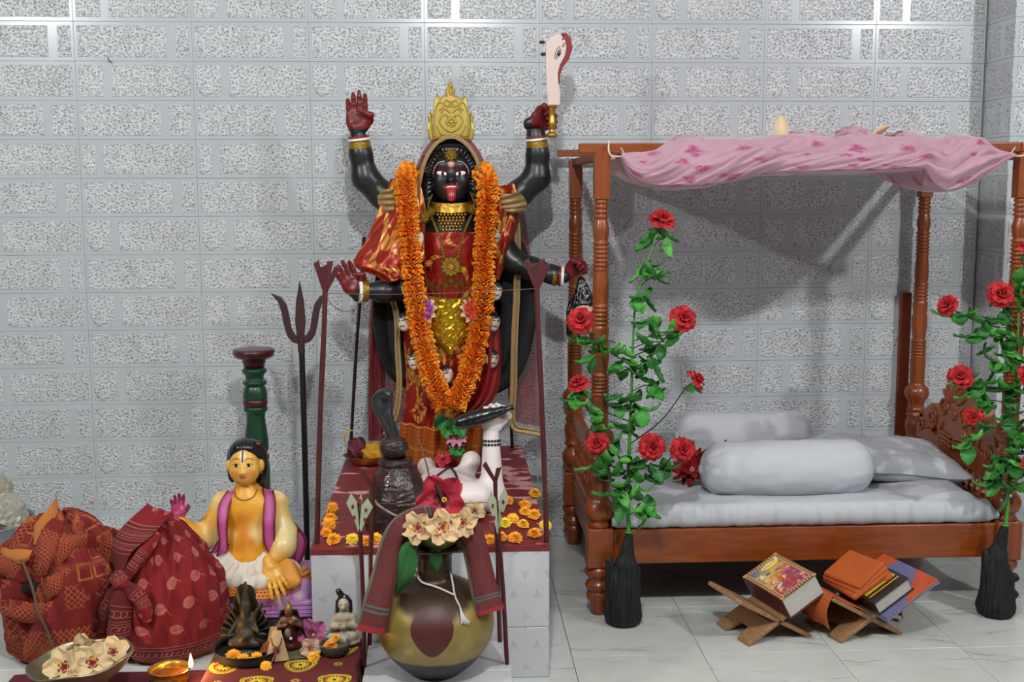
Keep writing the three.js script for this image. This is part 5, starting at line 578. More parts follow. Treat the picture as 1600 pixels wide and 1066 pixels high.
// ---------------------------------------------------------------- seated saint statue on a painted lotus base
{
  const t = thing('saint_statue', 'yellow-skinned seated saint statue with pink shawl and white dhoti', 'statue', [-.664, .01, .88]);
  const e = elev(400, 968, .00211, .0022, .03); const E = (u, v, z) => e(u, v, z);
  const YEL = hexc('#e0a026'), ORG = hexc('#d08420'), LIT = hexc('#e3cd8f'), PNK = hexc('#b0416b');
  const skin = p => { const n = .5 + fbm(p.x * 7, p.y * 7, p.z * 7 + 2, 3); let c = mixc(YEL, LIT, sstep(.45, .85, n + .35 * sstep(.04, .12, Math.abs(p.x + .02)) - .1)); c = mixc(c, ORG, sstep(.6, .95, .5 + fbm(p.x * 9 + 5, p.y * 9, p.z * 9, 3) + .3 * sstep(.06, 0, Math.abs(p.x + .03)))); return c; };
  const torso = [ellip(E(387, 802, 0), [.085, .085, .062]), ellip(E(388, 840, .005), [.076, .06, .066]), ellip(E(388, 868, 0), [.095, .055, .08]), capsule(E(384, 775, 0), E(383, 760, .0), .036, .033), capsule(E(348, 790, -.01), E(426, 790, -.01), .034, .034),
    ...chain([E(345, 793, -.01), E(318, 842, .02), E(300, 828, .05), E(286, 806, .06)], [.037, .034, .029, .02]), ...chain([E(428, 793, -.01), E(447, 836, .03), E(446, 850, .06), E(427, 872, .1)], [.038, .035, .033, .02])];
  const legs = [capsule(E(372, 876, .02), E(322, 884, .09), .052, .046), capsule(E(322, 886, .1), E(392, 896, .12), .042, .03), capsule(E(404, 876, .02), E(452, 886, .085), .052, .044), capsule(E(452, 890, .1), E(404, 893, .14), .04, .028), capsule(E(448, 893, .11), E(470, 892, .135), .024, .018), ellip(E(388, 885, .03), [.09, .035, .09])];
  const f = union(torso, .03), lg = union(legs, .025);
  const body = netMesh(f, [-.27, .12, -.13], [.14, .47, .15], .0085, (p) => skin(p));
  const hc = E(383, 727, .015), hz = hc.z; const hd = union([ellip(hc, [.05, .066, .056]), ellip(V(hc.x, hc.y - .032, hz + .018), [.036, .032, .034]), ellip(V(hc.x - .024, hc.y - .018, hz + .026), [.02, .018, .018]), ellip(V(hc.x + .024, hc.y - .018, hz + .026), [.02, .018, .018])], .022); const ns = union([capsule([hc.x, hc.y - .002, hz + .054], [hc.x, hc.y - .017, hz + .06], .0045, .0068), ellip([hc.x - .006, hc.y - .019, hz + .055], [.005, .0042, .005]), ellip([hc.x + .006, hc.y - .019, hz + .055], [.005, .0042, .005])], .006), ears = union([ellip([hc.x - .054, hc.y - .006, hz + .004], [.009, .019, .012]), ellip([hc.x + .054, hc.y - .006, hz + .004], [.009, .019, .012])], .004), lips = union([ellip([hc.x, hc.y - .0325, hz + .05], [.0115, .003, .005]), ellip([hc.x, hc.y - .037, hz + .05], [.009, .0032, .005])], .003);
  const hf = (x, y, z) => smin(smin(smin(hd(x, y, z), ns(x, y, z), .012), lips(x, y, z), .004), ears(x, y, z), .01);
  const head = netMesh(hf, [hc.x - .075, hc.y - .08, hz - .075], [hc.x + .075, hc.y + .08, hz + .085], .003, p => { let c = mixc(YEL, hexc('#e3b55a'), .5 + fbm(p.x * 20, p.y * 20, p.z * 20, 2)); const dx = p.x - hc.x, dy = p.y - hc.y, a = Math.abs(dx); if (p.z > hz + .01) { c = mixc(c, hexc('#cf6f3a'), .55 * sstep(.022, .006, Math.hypot(a - .026, dy + .022))); const br = dy - (.021 + .006 * Math.sin(clamp((a - .006) / .026) * PI)); if (a > .006 && a < .034) c = mixc(c, hexc('#2a1208'), sstep(.0022, .0008, Math.abs(br))); if (a < .0022 && dy > .016 && dy < .05) c = hexc('#4a1020'); if (a > .0022 && a < .0048 && dy > .014 && dy < .05) c = hexc('#e6d9c0'); if (Math.hypot(dx / .011, (dy + .0345) / .0045) < 1 && p.z > hz + .04) c = hexc('#b8473a'); } return c; });
  const W = hexc('#d6cfc0'); const dh = netMesh((x, y, z) => lg(x, y, z) + .0022 * Math.sin(Math.atan2(z, x + .03) * 30 + y * 60), [-.24, .08, -.12], [.19, .3, .2], .0085, p => { let c = W; const n = fbm(p.x * 12, p.y * 12, p.z * 12, 3); c = mixc(c, hexc('#9c8f7e'), sstep(.1, .4, n)); if (p.x > .085 && p.z > .09) c = hexc('#d08c2e'); if (p.y < .155) c = mixc(c, hexc('#d98a2a'), .6); return c; });
  const hnd = (s, m, inn, out, curls, th, o) => { const h = handMesh(s, curls, th, inn, out, o); h.applyMatrix4(m); return h; }; const mx = (p, rx, ry, rz, sc) => new THREE.Matrix4().compose(p, new THREE.Quaternion().setFromEuler(new THREE.Euler(rx, ry, rz, 'ZYX')), V(...sc));
  const h1 = hnd(.088, mx(E(285, 802, .062), 0, .2, .03, [1.1, 1, 1.1]), PNK, hexc('#d9a060'), [.25, .3, .3, .4], .9, {}), h2 = hnd(.118, mx(E(428, 868, .115), 2.5, .2, .35, [-1.05, 1, 1]), hexc('#e0a43c'), hexc('#e0a43c'), [.22, .2, .22, .3], .8, { splay: 1.1, cell: .026 }); flip(h2);
  part('body', mergeGeometries([body, head, h1, h2].map(q => q.toNonIndexed())), vmat(.42, { clearcoat: .25, clearcoatRoughness: .25 }), t); part('dhoti', dh, vmat(.6), t, 'white pleated dhoti');
  for (const s of [-1, 1]) { const ey = part('eye', put(sphere(1, 0, 0, 0, .0112, .0052, .005, 16, 10), hc.x + s * .0195, hc.y + .006, hz + .0495, 0, s * .35, s * .1), phys(0xe9e2d2, .25), t); part('iris', put(sphere(1, 0, 0, 0, .0066, .0056, .0025, 12, 8), hc.x + s * .019, hc.y + .0055, hz + .0533), phys(0x1a0a06, .2), ey); part('eyelid', tube([[hc.x + s * .009, hc.y + .006, hz + .0525], [hc.x + s * .019, hc.y + .0118, hz + .055], [hc.x + s * .0315, hc.y + .007, hz + .046]], .0011, 14, 5), M.black, ey); }
  const bl = () => [.008, .007, .007]; const hair = union([ellip([hc.x, hc.y + .028, hz - .016], [.057, .055, .056]), ellip([hc.x - .05, hc.y - .012, hz - .028], [.016, .06, .028]), ellip([hc.x + .052, hc.y - .012, hz - .028], [.016, .06, .028]), ellip([hc.x, hc.y - .03, hz - .045], [.05, .06, .028]), capsule([hc.x + .04, hc.y - .03, hz - .03], [hc.x + .05, hc.y - .1, hz - .05], .018, .008), ellip([hc.x, hc.y + .054, hz + .002], [.04, .024, .036])], .012); const face = ellip([hc.x, hc.y - .006, hz + .05], [.0425, .06, .062]);
  part('hair', netMesh((x, y, z) => Math.max(hair(x, y, z), -face(x, y, z)) + .0007 * Math.sin(x * 500), [hc.x - .09, hc.y - .13, hz - .1], [hc.x + .09, hc.y + .1, hz + .07], .005, bl), M.black, t); part('hair_knot', sphere(.017, hc.x + .042, hc.y + .062, hz - .01, 1, .8, 1), M.darkRed, t);
  for (const s of [-1, 1]) part('earring', sphere(.0045, hc.x + s * .051, hc.y - .03, hz + .002), M.gold, t); part('necklace', tube([E(366, 766, .022), E(372, 775, .045), E(384, 779, .052), E(397, 775, .045), E(402, 766, .022)], .0022, 30, 6), phys(0x8a4a1c, .5), t);
  // pink shawl with dark red edges
  const sh = phys(0xb5508c, .5), shD = phys(0x7a1430, .5); const band = (L, R, z, n = 30) => { const g = drape(E, L, R, z, 12, n, .2, .4, .004); part('shawl', g, sh, t); for (const S of [L, R]) part('shawl_edge', tube(new THREE.CatmullRomCurve3(S.map(p => V(p[0], p[1], 0))).getPoints(24).map((p, i) => { const q = E(p.x, p.y, 0); q.z = z(S === L ? 0 : 1, i / 24) + .003 + (S[0][2] ?? 0); return q; }), .005, 40, 6), shD, t); };
  const zb = (a, b) => (u, v) => lerp(a, b, sstep(.05, .5, v)) + .008 * Math.sin(u * PI);
  band([[357, 768], [347, 785], [347, 812], [349, 840], [345, 862]], [[371, 766], [361, 785], [359, 812], [359, 838], [360, 850]], zb(.02, .072)); band([[411, 764], [415, 790], [416, 815], [418, 842], [428, 862]], [[425, 768], [430, 790], [431, 815], [432, 840], [440, 858]], zb(.02, .07));
  band([[347, 838], [330, 862], [306, 880]], [[360, 845], [350, 866], [322, 896]], (u, v) => .06 - .03 * v + .006 * Math.sin(u * PI * 3), 20); band([[446, 812], [462, 832], [474, 850], [468, 880], [458, 893]], [[424, 820], [440, 850], [446, 868], [448, 882], [445, 893]], (u, v) => -.02 + .05 * (u) + .006 * Math.sin(u * 9), 24);
  // spotted mat, lotus cushion and dark plinth
  const spot = canvasTex(512, 256, (x, w, h) => { x.fillStyle = '#dd862c'; x.fillRect(0, 0, w, h); const r = rng(8); x.fillStyle = '#231008'; for (let j = 0; j < 9; j++) for (let i = 0; i < 26; i++) { x.save(); x.translate(i * 20 + (j % 2) * 10 + r() * 4, j * 29 + 12); x.rotate(-.5 + r() * .5); x.beginPath(); x.ellipse(0, 0, 6.5, 5, 0, 0, 7); x.fill(); x.restore(); } });
  part('spotted_mat', sheet((u, v) => { const a = (u - .5) * 2.9, k = v < .45 ? v / .45 : 1, d = v < .45 ? 0 : (v - .45) / .55; const R = .115 + .055 * k; return V(.03 + Math.sin(a) * R * 1.02 - .015, .175 - .012 * k - d * .04 - .006 * Math.sin(a * 7) * d, .0 + Math.cos(a) * R * .85 + .012 * d); }, 60, 20, 1.6, .8, .006), phys(0xffffff, .6, { map: spot }), t, 'orange mat with black spots');
  part('cushion', displace(new RoundedBoxGeometry(.31, .115, .25, 6, .03).translate(.035, .1, -.01), (x, y, z) => .003 * noise(x * 20, y * 20, z * 20)), phys(0xcb93c6, .5), t, 'purple cushion');
  const pg = paint(sphere(1, 0, 0, 0, 1, 1, 1, 22, 16), p => mixc(mixc(hexc('#c877bd'), hexc('#b389bf'), .5 + .5 * p.x), hexc('#d9c3d9'), sstep(.62, .15, Math.hypot(p.x, p.y - .1)))); for (let i = 0; i < 5; i++) { const m = part('lotus_petal', pg, vmat(.45), t); m.position.set(-.095 + i * .062, .112 - (i % 2) * .012, .108 - (i === 4 ? .005 : 0)); m.scale.set(.036, .05, .018); }
  const box1 = paint(new RoundedBoxGeometry(.345, .062, .27, 4, .012).translate(.03, .066, -.015), p => mixc(hexc('#c266b4'), hexc('#b080bd'), sstep(-.05, .2, p.x + .05 * noise(p.x * 20, p.y * 30)))); part('lotus_base', box1, vmat(.45), t, 'magenta and violet painted base'); for (let i = 0; i < 3; i++) part('base_groove', box(.346, .0022, .271, .03, .052 + i * .014, -.0148, .0005), phys(0x5c2a66, .6), t); part('plinth', box(.36, .044, .285, .03, .013, -.015, .004), mat(0x141213, .6), t, 'black plinth');
}
// ---------------------------------------------------------------- trident
{
  const t = thing('trident', 'black iron trident with a dark red three-pronged head on a round base', 'trident', [-.54, 0, .524]); const e = elev(482, 912, .00229, .00235, .008);
  part('base', latheS([[0, 0], [.052, 0], [.054, .006], [.054, .03], [.05, .037], [.02, .04], [0, .04]], 40, 36), mat(0x26272a, .5), t); part('pole', tube([e(482, 897), e(481, 700), e(479, 532)], .0105, 20, 12), mat(0x0d0e0f, .4), t);
  const hm = phys(0x331317, .55); const z = (p, k) => { const g = extrude(p.map(q => e(...q)), .014, .003); part(k, g, hm, t); };
  z([[478, 438], [484, 470], [486, 500], [484, 520], [483, 536], [474, 536], [472, 520], [470, 500], [472, 470]], 'centre_prong');
  const side = (s, tip) => { const c = 478.5, m = x => c + s * (x - c); return [[c, 536], [m(465), 532], [m(457), 522], [m(452.5), 505], [m(449), 484], [m(444), 470], [tip, 457], [m(449), 463], [m(457), 474], [m(461.5), 494], [m(464), 511], [m(470), 521], [c, 522]]; };
  z(side(1, 433), 'side_prong'); z(side(-1, 519).map(([u, v]) => [u, v]), 'side_prong'); part('socket', tube([e(479, 548), e(478, 522)], .0125, 6, 12), hm, t);
}
// ---------------------------------------------------------------- turned green column
{
  const Y = v => .841 - (v - 545) * .00245; const P = (list) => latheS(list.map(([r, v]) => [r, Y(v)]), list.length * 8, 40); const t = thing('turned_column', 'green and maroon turned wooden column with a round flat top', 'column', [-.748, 0, .3]);
  const G = phys(0x123f2a, .35, { clearcoat: .3 }), Rm = phys(0x4a1417, .35, { clearcoat: .3 });
  part('top_plate', lathe([[0, Y(545)], [.07, Y(545)], [.077, Y(547)], [.078, Y(551)], [.072, Y(557)], [.044, Y(561)], [.044, Y(564)], [.038, Y(573)], [0, Y(575)]], 40), Rm, t, 'maroon round top');
  part('upper_shaft', P([[.0, 573], [.036, 574], [.046, 577], [.046, 580], [.036, 586], [.034, 592], [.044, 595], [.044, 599], [.037, 602], [.041, 607], [.0445, 615], [.043, 623], [0, 625]]), G, t); part('ring', P([[.0, 622], [.042, 623], [.046, 626], [.046, 630], [.042, 634], [0, 635]]), Rm, t);
  part('middle_shaft', P([[0, 633], [.043, 635], [.045, 640], [.036, 646], [.035, 655], [.041, 675], [.0445, 690], [.044, 702], [.034, 710], [0, 711]]), G, t); part('ring', P([[0, 709], [.042, 710], [.046, 714], [.042, 719], [0, 720]]), Rm, t); part('lower_shaft', P([[0, 718], [.04, 720], [.047, 745], [.044, 780], [.04, 800], [.05, 808], [.05, 815], [.042, 822], [.044, 840], [.05, 850], [0, 852]]), G, t); part('foot', P([[0, 850], [.07, 851], [.078, 858], [.078, 886], [.07, 888.2], [0, 888.2]]), Rm, t);
}
// ---------------------------------------------------------------- cloth bundles on the left
const batik = (seed, kind) => canvasTex(1024, 1024, (x, w, h) => { const r = rng(seed); x.fillStyle = kind ? '#740a10' : '#6c120e'; x.fillRect(0, 0, w, h); const S = kind ? '#9c544a' : '#a0552c'; x.strokeStyle = S; x.fillStyle = S; x.lineWidth = 6;
  const leafM = (cx, cy, s, a) => { x.save(); x.translate(cx, cy); x.rotate(a); x.beginPath(); x.moveTo(-s, 0); x.bezierCurveTo(-s * .7, -s * .9, s * .5, -s * .9, s * 1.1, 0); x.bezierCurveTo(s * .5, s * .9, -s * .7, s * .9, -s, 0); x.fill(); x.strokeStyle = '#740a10'; x.lineWidth = 3; x.lineWidth = 2; for (let k = 0; k < 2; k++) { x.beginPath(); x.moveTo(-s * .6, (k - .5) * s * .35); x.lineTo(s * .7, (k - 1) * s * .22); x.stroke(); } x.restore(); x.strokeStyle = S; x.lineWidth = 4; x.beginPath(); x.moveTo(cx + Math.cos(a) * s, cy + Math.sin(a) * s); x.lineTo(cx + Math.cos(a + .4) * s * 1.7, cy + Math.sin(a + .4) * s * 1.7); x.stroke(); };
  if (kind) { for (let j = 0; j < 6; j++) for (let i = 0; i < 6; i++) leafM(i * 170 + (j % 2) * 85 + 50, 60 + j * 108 + r() * 16, 38, -.5 + r() * .6); const y0 = 700; x.fillStyle = '#560e10'; x.fillRect(0, y0, w, h - y0); x.strokeStyle = S; for (const y of [y0, y0 + 18, y0 + 74, y0 + 90, y0 + 190]) { x.lineWidth = 5; x.beginPath(); x.moveTo(0, y); x.lineTo(w, y); x.stroke(); } x.lineWidth = 6; for (let i = 0; i < 32; i++) { x.beginPath(); x.arc(i * 32 + 16, y0 + 46, 14, 0, 4.6); x.stroke(); x.beginPath(); x.arc(i * 32 + 16, y0 + 140, 22, 1, 5.5); x.stroke(); x.beginPath(); x.arc(i * 32 + 16, y0 + 250, 12, 0, 7); x.fill(); } }
  else { for (let j = 0; j < 32; j++) for (let i = 0; i < 32; i++) { if (noise(i * .16, j * .16, seed) > .02) { x.save(); x.translate(i * 32, j * 32); x.lineWidth = 5; x.beginPath(); x.moveTo(0, 0); x.lineTo(32, 32); x.moveTo(32, 0); x.lineTo(0, 32); x.stroke(); x.beginPath(); x.arc(16, 16, 4, 0, 7); x.fill(); x.restore(); } else if (noise(i * .16, j * .16, seed) < -.22 && i % 3 === 0 && j % 3 === 0) { x.lineWidth = 11; x.strokeRect(i * 32 + 8, j * 32 + 8, 74, 74); } }
    for (let k = 0; k < 14; k++) { const cx = r() * w, cy = r() * h; x.lineWidth = 9; x.beginPath(); for (let a = 0; a < 11; a += .4) x.lineTo(cx + Math.cos(a) * (8 + a * 4), cy + Math.sin(a) * (8 + a * 4)); x.stroke(); x.beginPath(); x.arc(cx + 70, cy - 10, 20, 0, 7); x.fill(); } x.fillStyle = '#7d3a1c'; for (let k = 0; k < 5; k++) { x.globalAlpha = .6; x.fillRect(0, r() * h, w, 16 + r() * 30); x.globalAlpha = 1; } } });
M.batikA = phys(0xffffff, .9, { map: batik(31, 0) }); M.batikB = phys(0xffffff, .9, { map: batik(37, 1) }); M.orangeCloth = phys(0xa8642a, .9, { sheen: .3 });
function bundle(prof, lean, seed, amp, gather) { const c = new THREE.CatmullRomCurve3(prof.map(p => V(p[0], p[1], 0)), false, 'centripetal'); const pts = c.getPoints(200);
  const ridge = (a, b, s) => 1 - Math.abs(noise(a, b, s)) * 2.2;
  return sheet((u, v) => { const a = u * 2 * PI, p = pts[Math.round(v * 200)], ca = Math.cos(a), sa = Math.sin(a), t = v; const g = sstep(.5, 1, t); const f = ridge(ca * 1.7 + t * 1.3, sa * 1.7 - t * 2.2, seed) * .62 + ridge(ca * 3.4 - t * 3.5, sa * 3.4 + t * 2, seed + 3) * .38; const gat = g * gather * Math.sin(a * 9 + noise(t * 4, seed) * 4 + t * 3) * (.4 + .6 * noise(ca * 2, sa * 2, seed + 1)); const k = p.x * (1 + amp * (f - .45) * (1 - .45 * sstep(.2, 0, t)) + gat * .5); const lx = lean[0] * t * t, lz = lean[1] * t * t; return V(sa * k + lx, Math.max(0.002, p.y + (t > .03 ? amp * .12 * (f - .5) * .6 : 0)), ca * k + lz); }, 180, 170, 2.2, 1.15); }
{
  const a = thing('cloth_bundle', 'red and orange patterned cloth bundle knotted open at the top, by the metal basin', 'bundle', [-1.225, 0, 1.1]);
  part('wrapping', bundle([[0.01, 0], [.12, .0], [.15, .02], [.163, .08], [.172, .16], [.182, .23], [.172, .3], [.14, .36], [.1, .405], [.05, .43], [.01, .44]], [.0, -.02], 2, .32, .12), M.batikA, a);
  const el = elev(90, 1045, .00193, .00198); const Z = z => z;
  part('peaked_flap', drape(el, [[62, 838, .07], [70, 842, .1], [76, 850, .13]], [[93, 795, .02], [98, 815, .05], [80, 858, .13]], (u, v) => .012 * Math.sin(u * 6), 24, 16, .3, .3, .003), M.orangeCloth, a, 'plain orange flap standing in a peak'); part('flap_fold', drape(el, [[10, 870, .06], [24, 857, .12], [40, 856, .15], [62, 853, .17], [78, 856, .165]], [[14, 872, .07], [28, 870, .14], [46, 872, .17], [64, 874, .185], [76, 868, .175]], (u, v) => .012 * Math.sin(u * PI), 12, 30, .1, .4, .004), M.orangeCloth, a, 'orange folded hem');
  part('shade_patch', put(sphere(1, 0, 0, 0, .042, .028, .02, 20, 14), el(70, 912).x, el(70, 912).y, .152, -.2, 0, -.1), mat(0x1c0605, .95), a, 'dark patch standing in for the shade between the folds');  // solid near-black lump: shade of the cavity put in as colour
  const knot = (n, pts, r0, m, par, fl = .6) => { const c = new THREE.CatmullRomCurve3(pts.map(p => { const q = el(p[0], p[1]); q.z = p[2]; return q; })); part(n, sheet((u, v) => { const q = c.getPoint(v), tn = c.getTangent(v), s = V(0, 0, 1).cross(tn).normalize(), b = tn.clone().cross(s), an = u * 2 * PI; const r = r0 * (1 + .25 * noise(v * 5, u * 0 + r0 * 99) + .16 * Math.sin(an * 3 + v * 6)) * (.35 + .65 * Math.sin(PI * clamp(v * .9 + .05)) ** .5); return q.clone().addScaledVector(s, Math.cos(an) * r).addScaledVector(b, Math.sin(an) * r * fl); }, 26, 40, .35, .5), m, par); };
  knot('knot_roll', [[10, 925, .1], [20, 885, .15], [46, 882, .17], [72, 896, .17]], .03, M.batikA, a, .4); knot('knot_roll', [[80, 900, .15], [94, 872, .165], [96, 846, .14], [106, 822, .09]], .03, M.batikA, a, .4); knot('knot_roll', [[84, 930, .16], [112, 910, .175], [146, 888, .13]], .032, M.batikA, a, .4); knot('knot_roll', [[98, 882, .15], [126, 858, .13], [158, 858, .07]], .034, M.batikA, a, .4); knot('knot_roll', [[6, 940, .11], [46, 948, .172], [90, 950, .178], [140, 930, .14]], .03, M.batikA, a, .35);
  knot('tassel_fold', [[104, 812, .06], [110, 835, .1], [124, 850, .12], [140, 845, .08]], .011, M.batikA, a); knot('tassel_fold', [[128, 818, .04], [132, 838, .09], [146, 850, .09], [154, 862, .06]], .011, M.batikA, a);
  { const T = [[66, 866, .19], [76, 888, .2], [84, 915, .205], [90, 945, .21], [98, 970, .2], [104, 998, .195]].map(p => { const q = el(p[0], p[1]); return [q.x - 1.225, q.y, p[2] + 1.1]; }); single('twine', tube(T, .0042, 50, 6), mat(0x5a4a38, .9), 'loose brown twine hanging down the front of the orange-red bundle', 'twine'); }
  const b = thing('cloth_bundle', 'crimson leaf-printed cloth bundle with a folded corner, beside the saint statue', 'bundle', [-.9, 0, 1.1]);
  part('wrapping', bundle([[0.01, 0], [.13, .0], [.16, .02], [.17, .08], [.172, .15], [.158, .23], [.126, .3], [.088, .36], [.055, .4], [.025, .425], [.005, .435]], [-.035, -.02], 6, .27, .06), M.batikB, b);
  const e2 = elev(257, 1038, .00195, .002); const kn2 = (n, pts, r0, m) => { const c = new THREE.CatmullRomCurve3(pts.map(p => { const q = e2(p[0], p[1]); q.z = p[2]; return q; })); part(n, sheet((u, v) => { const q = c.getPoint(v), tn = c.getTangent(v), s = V(0, 0, 1).cross(tn).normalize(), bb = tn.clone().cross(s), an = u * 2 * PI; const r = r0 * (1 + .22 * noise(v * 5, r0 * 77) + .14 * Math.sin(an * 3 + v * 5)) * (.35 + .65 * Math.sin(PI * clamp(v * .92 + .04)) ** .5); return q.clone().addScaledVector(s, Math.cos(an) * r).addScaledVector(bb, Math.sin(an) * r * .6); }, 26, 40, .3, .5), m, b); };
  part('folded_corner', drape(e2, [[184, 880, .09], [186, 858, .1], [200, 832, .1], [238, 798, .05]], [[212, 888, .165], [222, 862, .15], [252, 838, .12], [277, 812, .05]], (u, v) => .02 * Math.sin(u * PI), 24, 30, .35, .4, .004), M.batikB, b, 'folded corner with a printed border'); kn2('knot', [[196, 892, .13], [206, 900, .17], [215, 912, .17]], .028, M.batikB); kn2('gather', [[214, 905, .165], [205, 945, .17], [200, 985, .16], [196, 1020, .14]], .034, M.batikB); kn2('gather', [[208, 905, .15], [190, 940, .14], [172, 965, .1], [158, 990, .08]], .034, M.batikB); kn2('gather', [[216, 905, .17], [240, 930, .185], [250, 960, .19]], .024, M.batikB); kn2('gather', [[215, 900, .165], [235, 870, .15], [260, 838, .1]], .018, M.batikB);
}
// ---------------------------------------------------------------- metal basin with plastic bags at the left edge
{
  const t = thing('metal_basin', 'grey aluminium basin at the left edge of the hall', 'basin', [-1.735, 0, .5]); part('bowl', latheS([[0, 0], [.13, 0], [.15, .012], [.175, .1], [.197, .22], [.204, .246], [.209, .25], [.206, .253], [.198, .247], [.19, .22], [.168, .1], [.14, .02], [0, .01]], 80, 56), phys(0x8b9094, .45, { metalness: .2 }), t);
  const pb = phys(0xbfb9a8, .35, { transmission: .35, thickness: 0, clearcoat: .3 }); const lump = (k, s) => { const q = new THREE.IcosahedronGeometry(1, 5); displace(q, (a, b, c) => .3 * noise(a * 1.5 + k, b * 1.5, c * 1.5) + .16 * (1 - Math.abs(noise(a * 4 + k, b * 4, c * 4)) * 2)); q.scale(...s); return q; };
  single('plastic_bag', lump(1, [.062, .066, .07]), pb, 'crumpled clear plastic bag at the right rim of the basin', 'bag', [-1.6, .275, .53]); single('plastic_bag', lump(5, [.075, .1, .07]), pb, 'taller crumpled plastic bag cut by the left edge of the photo', 'bag', [-1.69, .32, .44]);
}
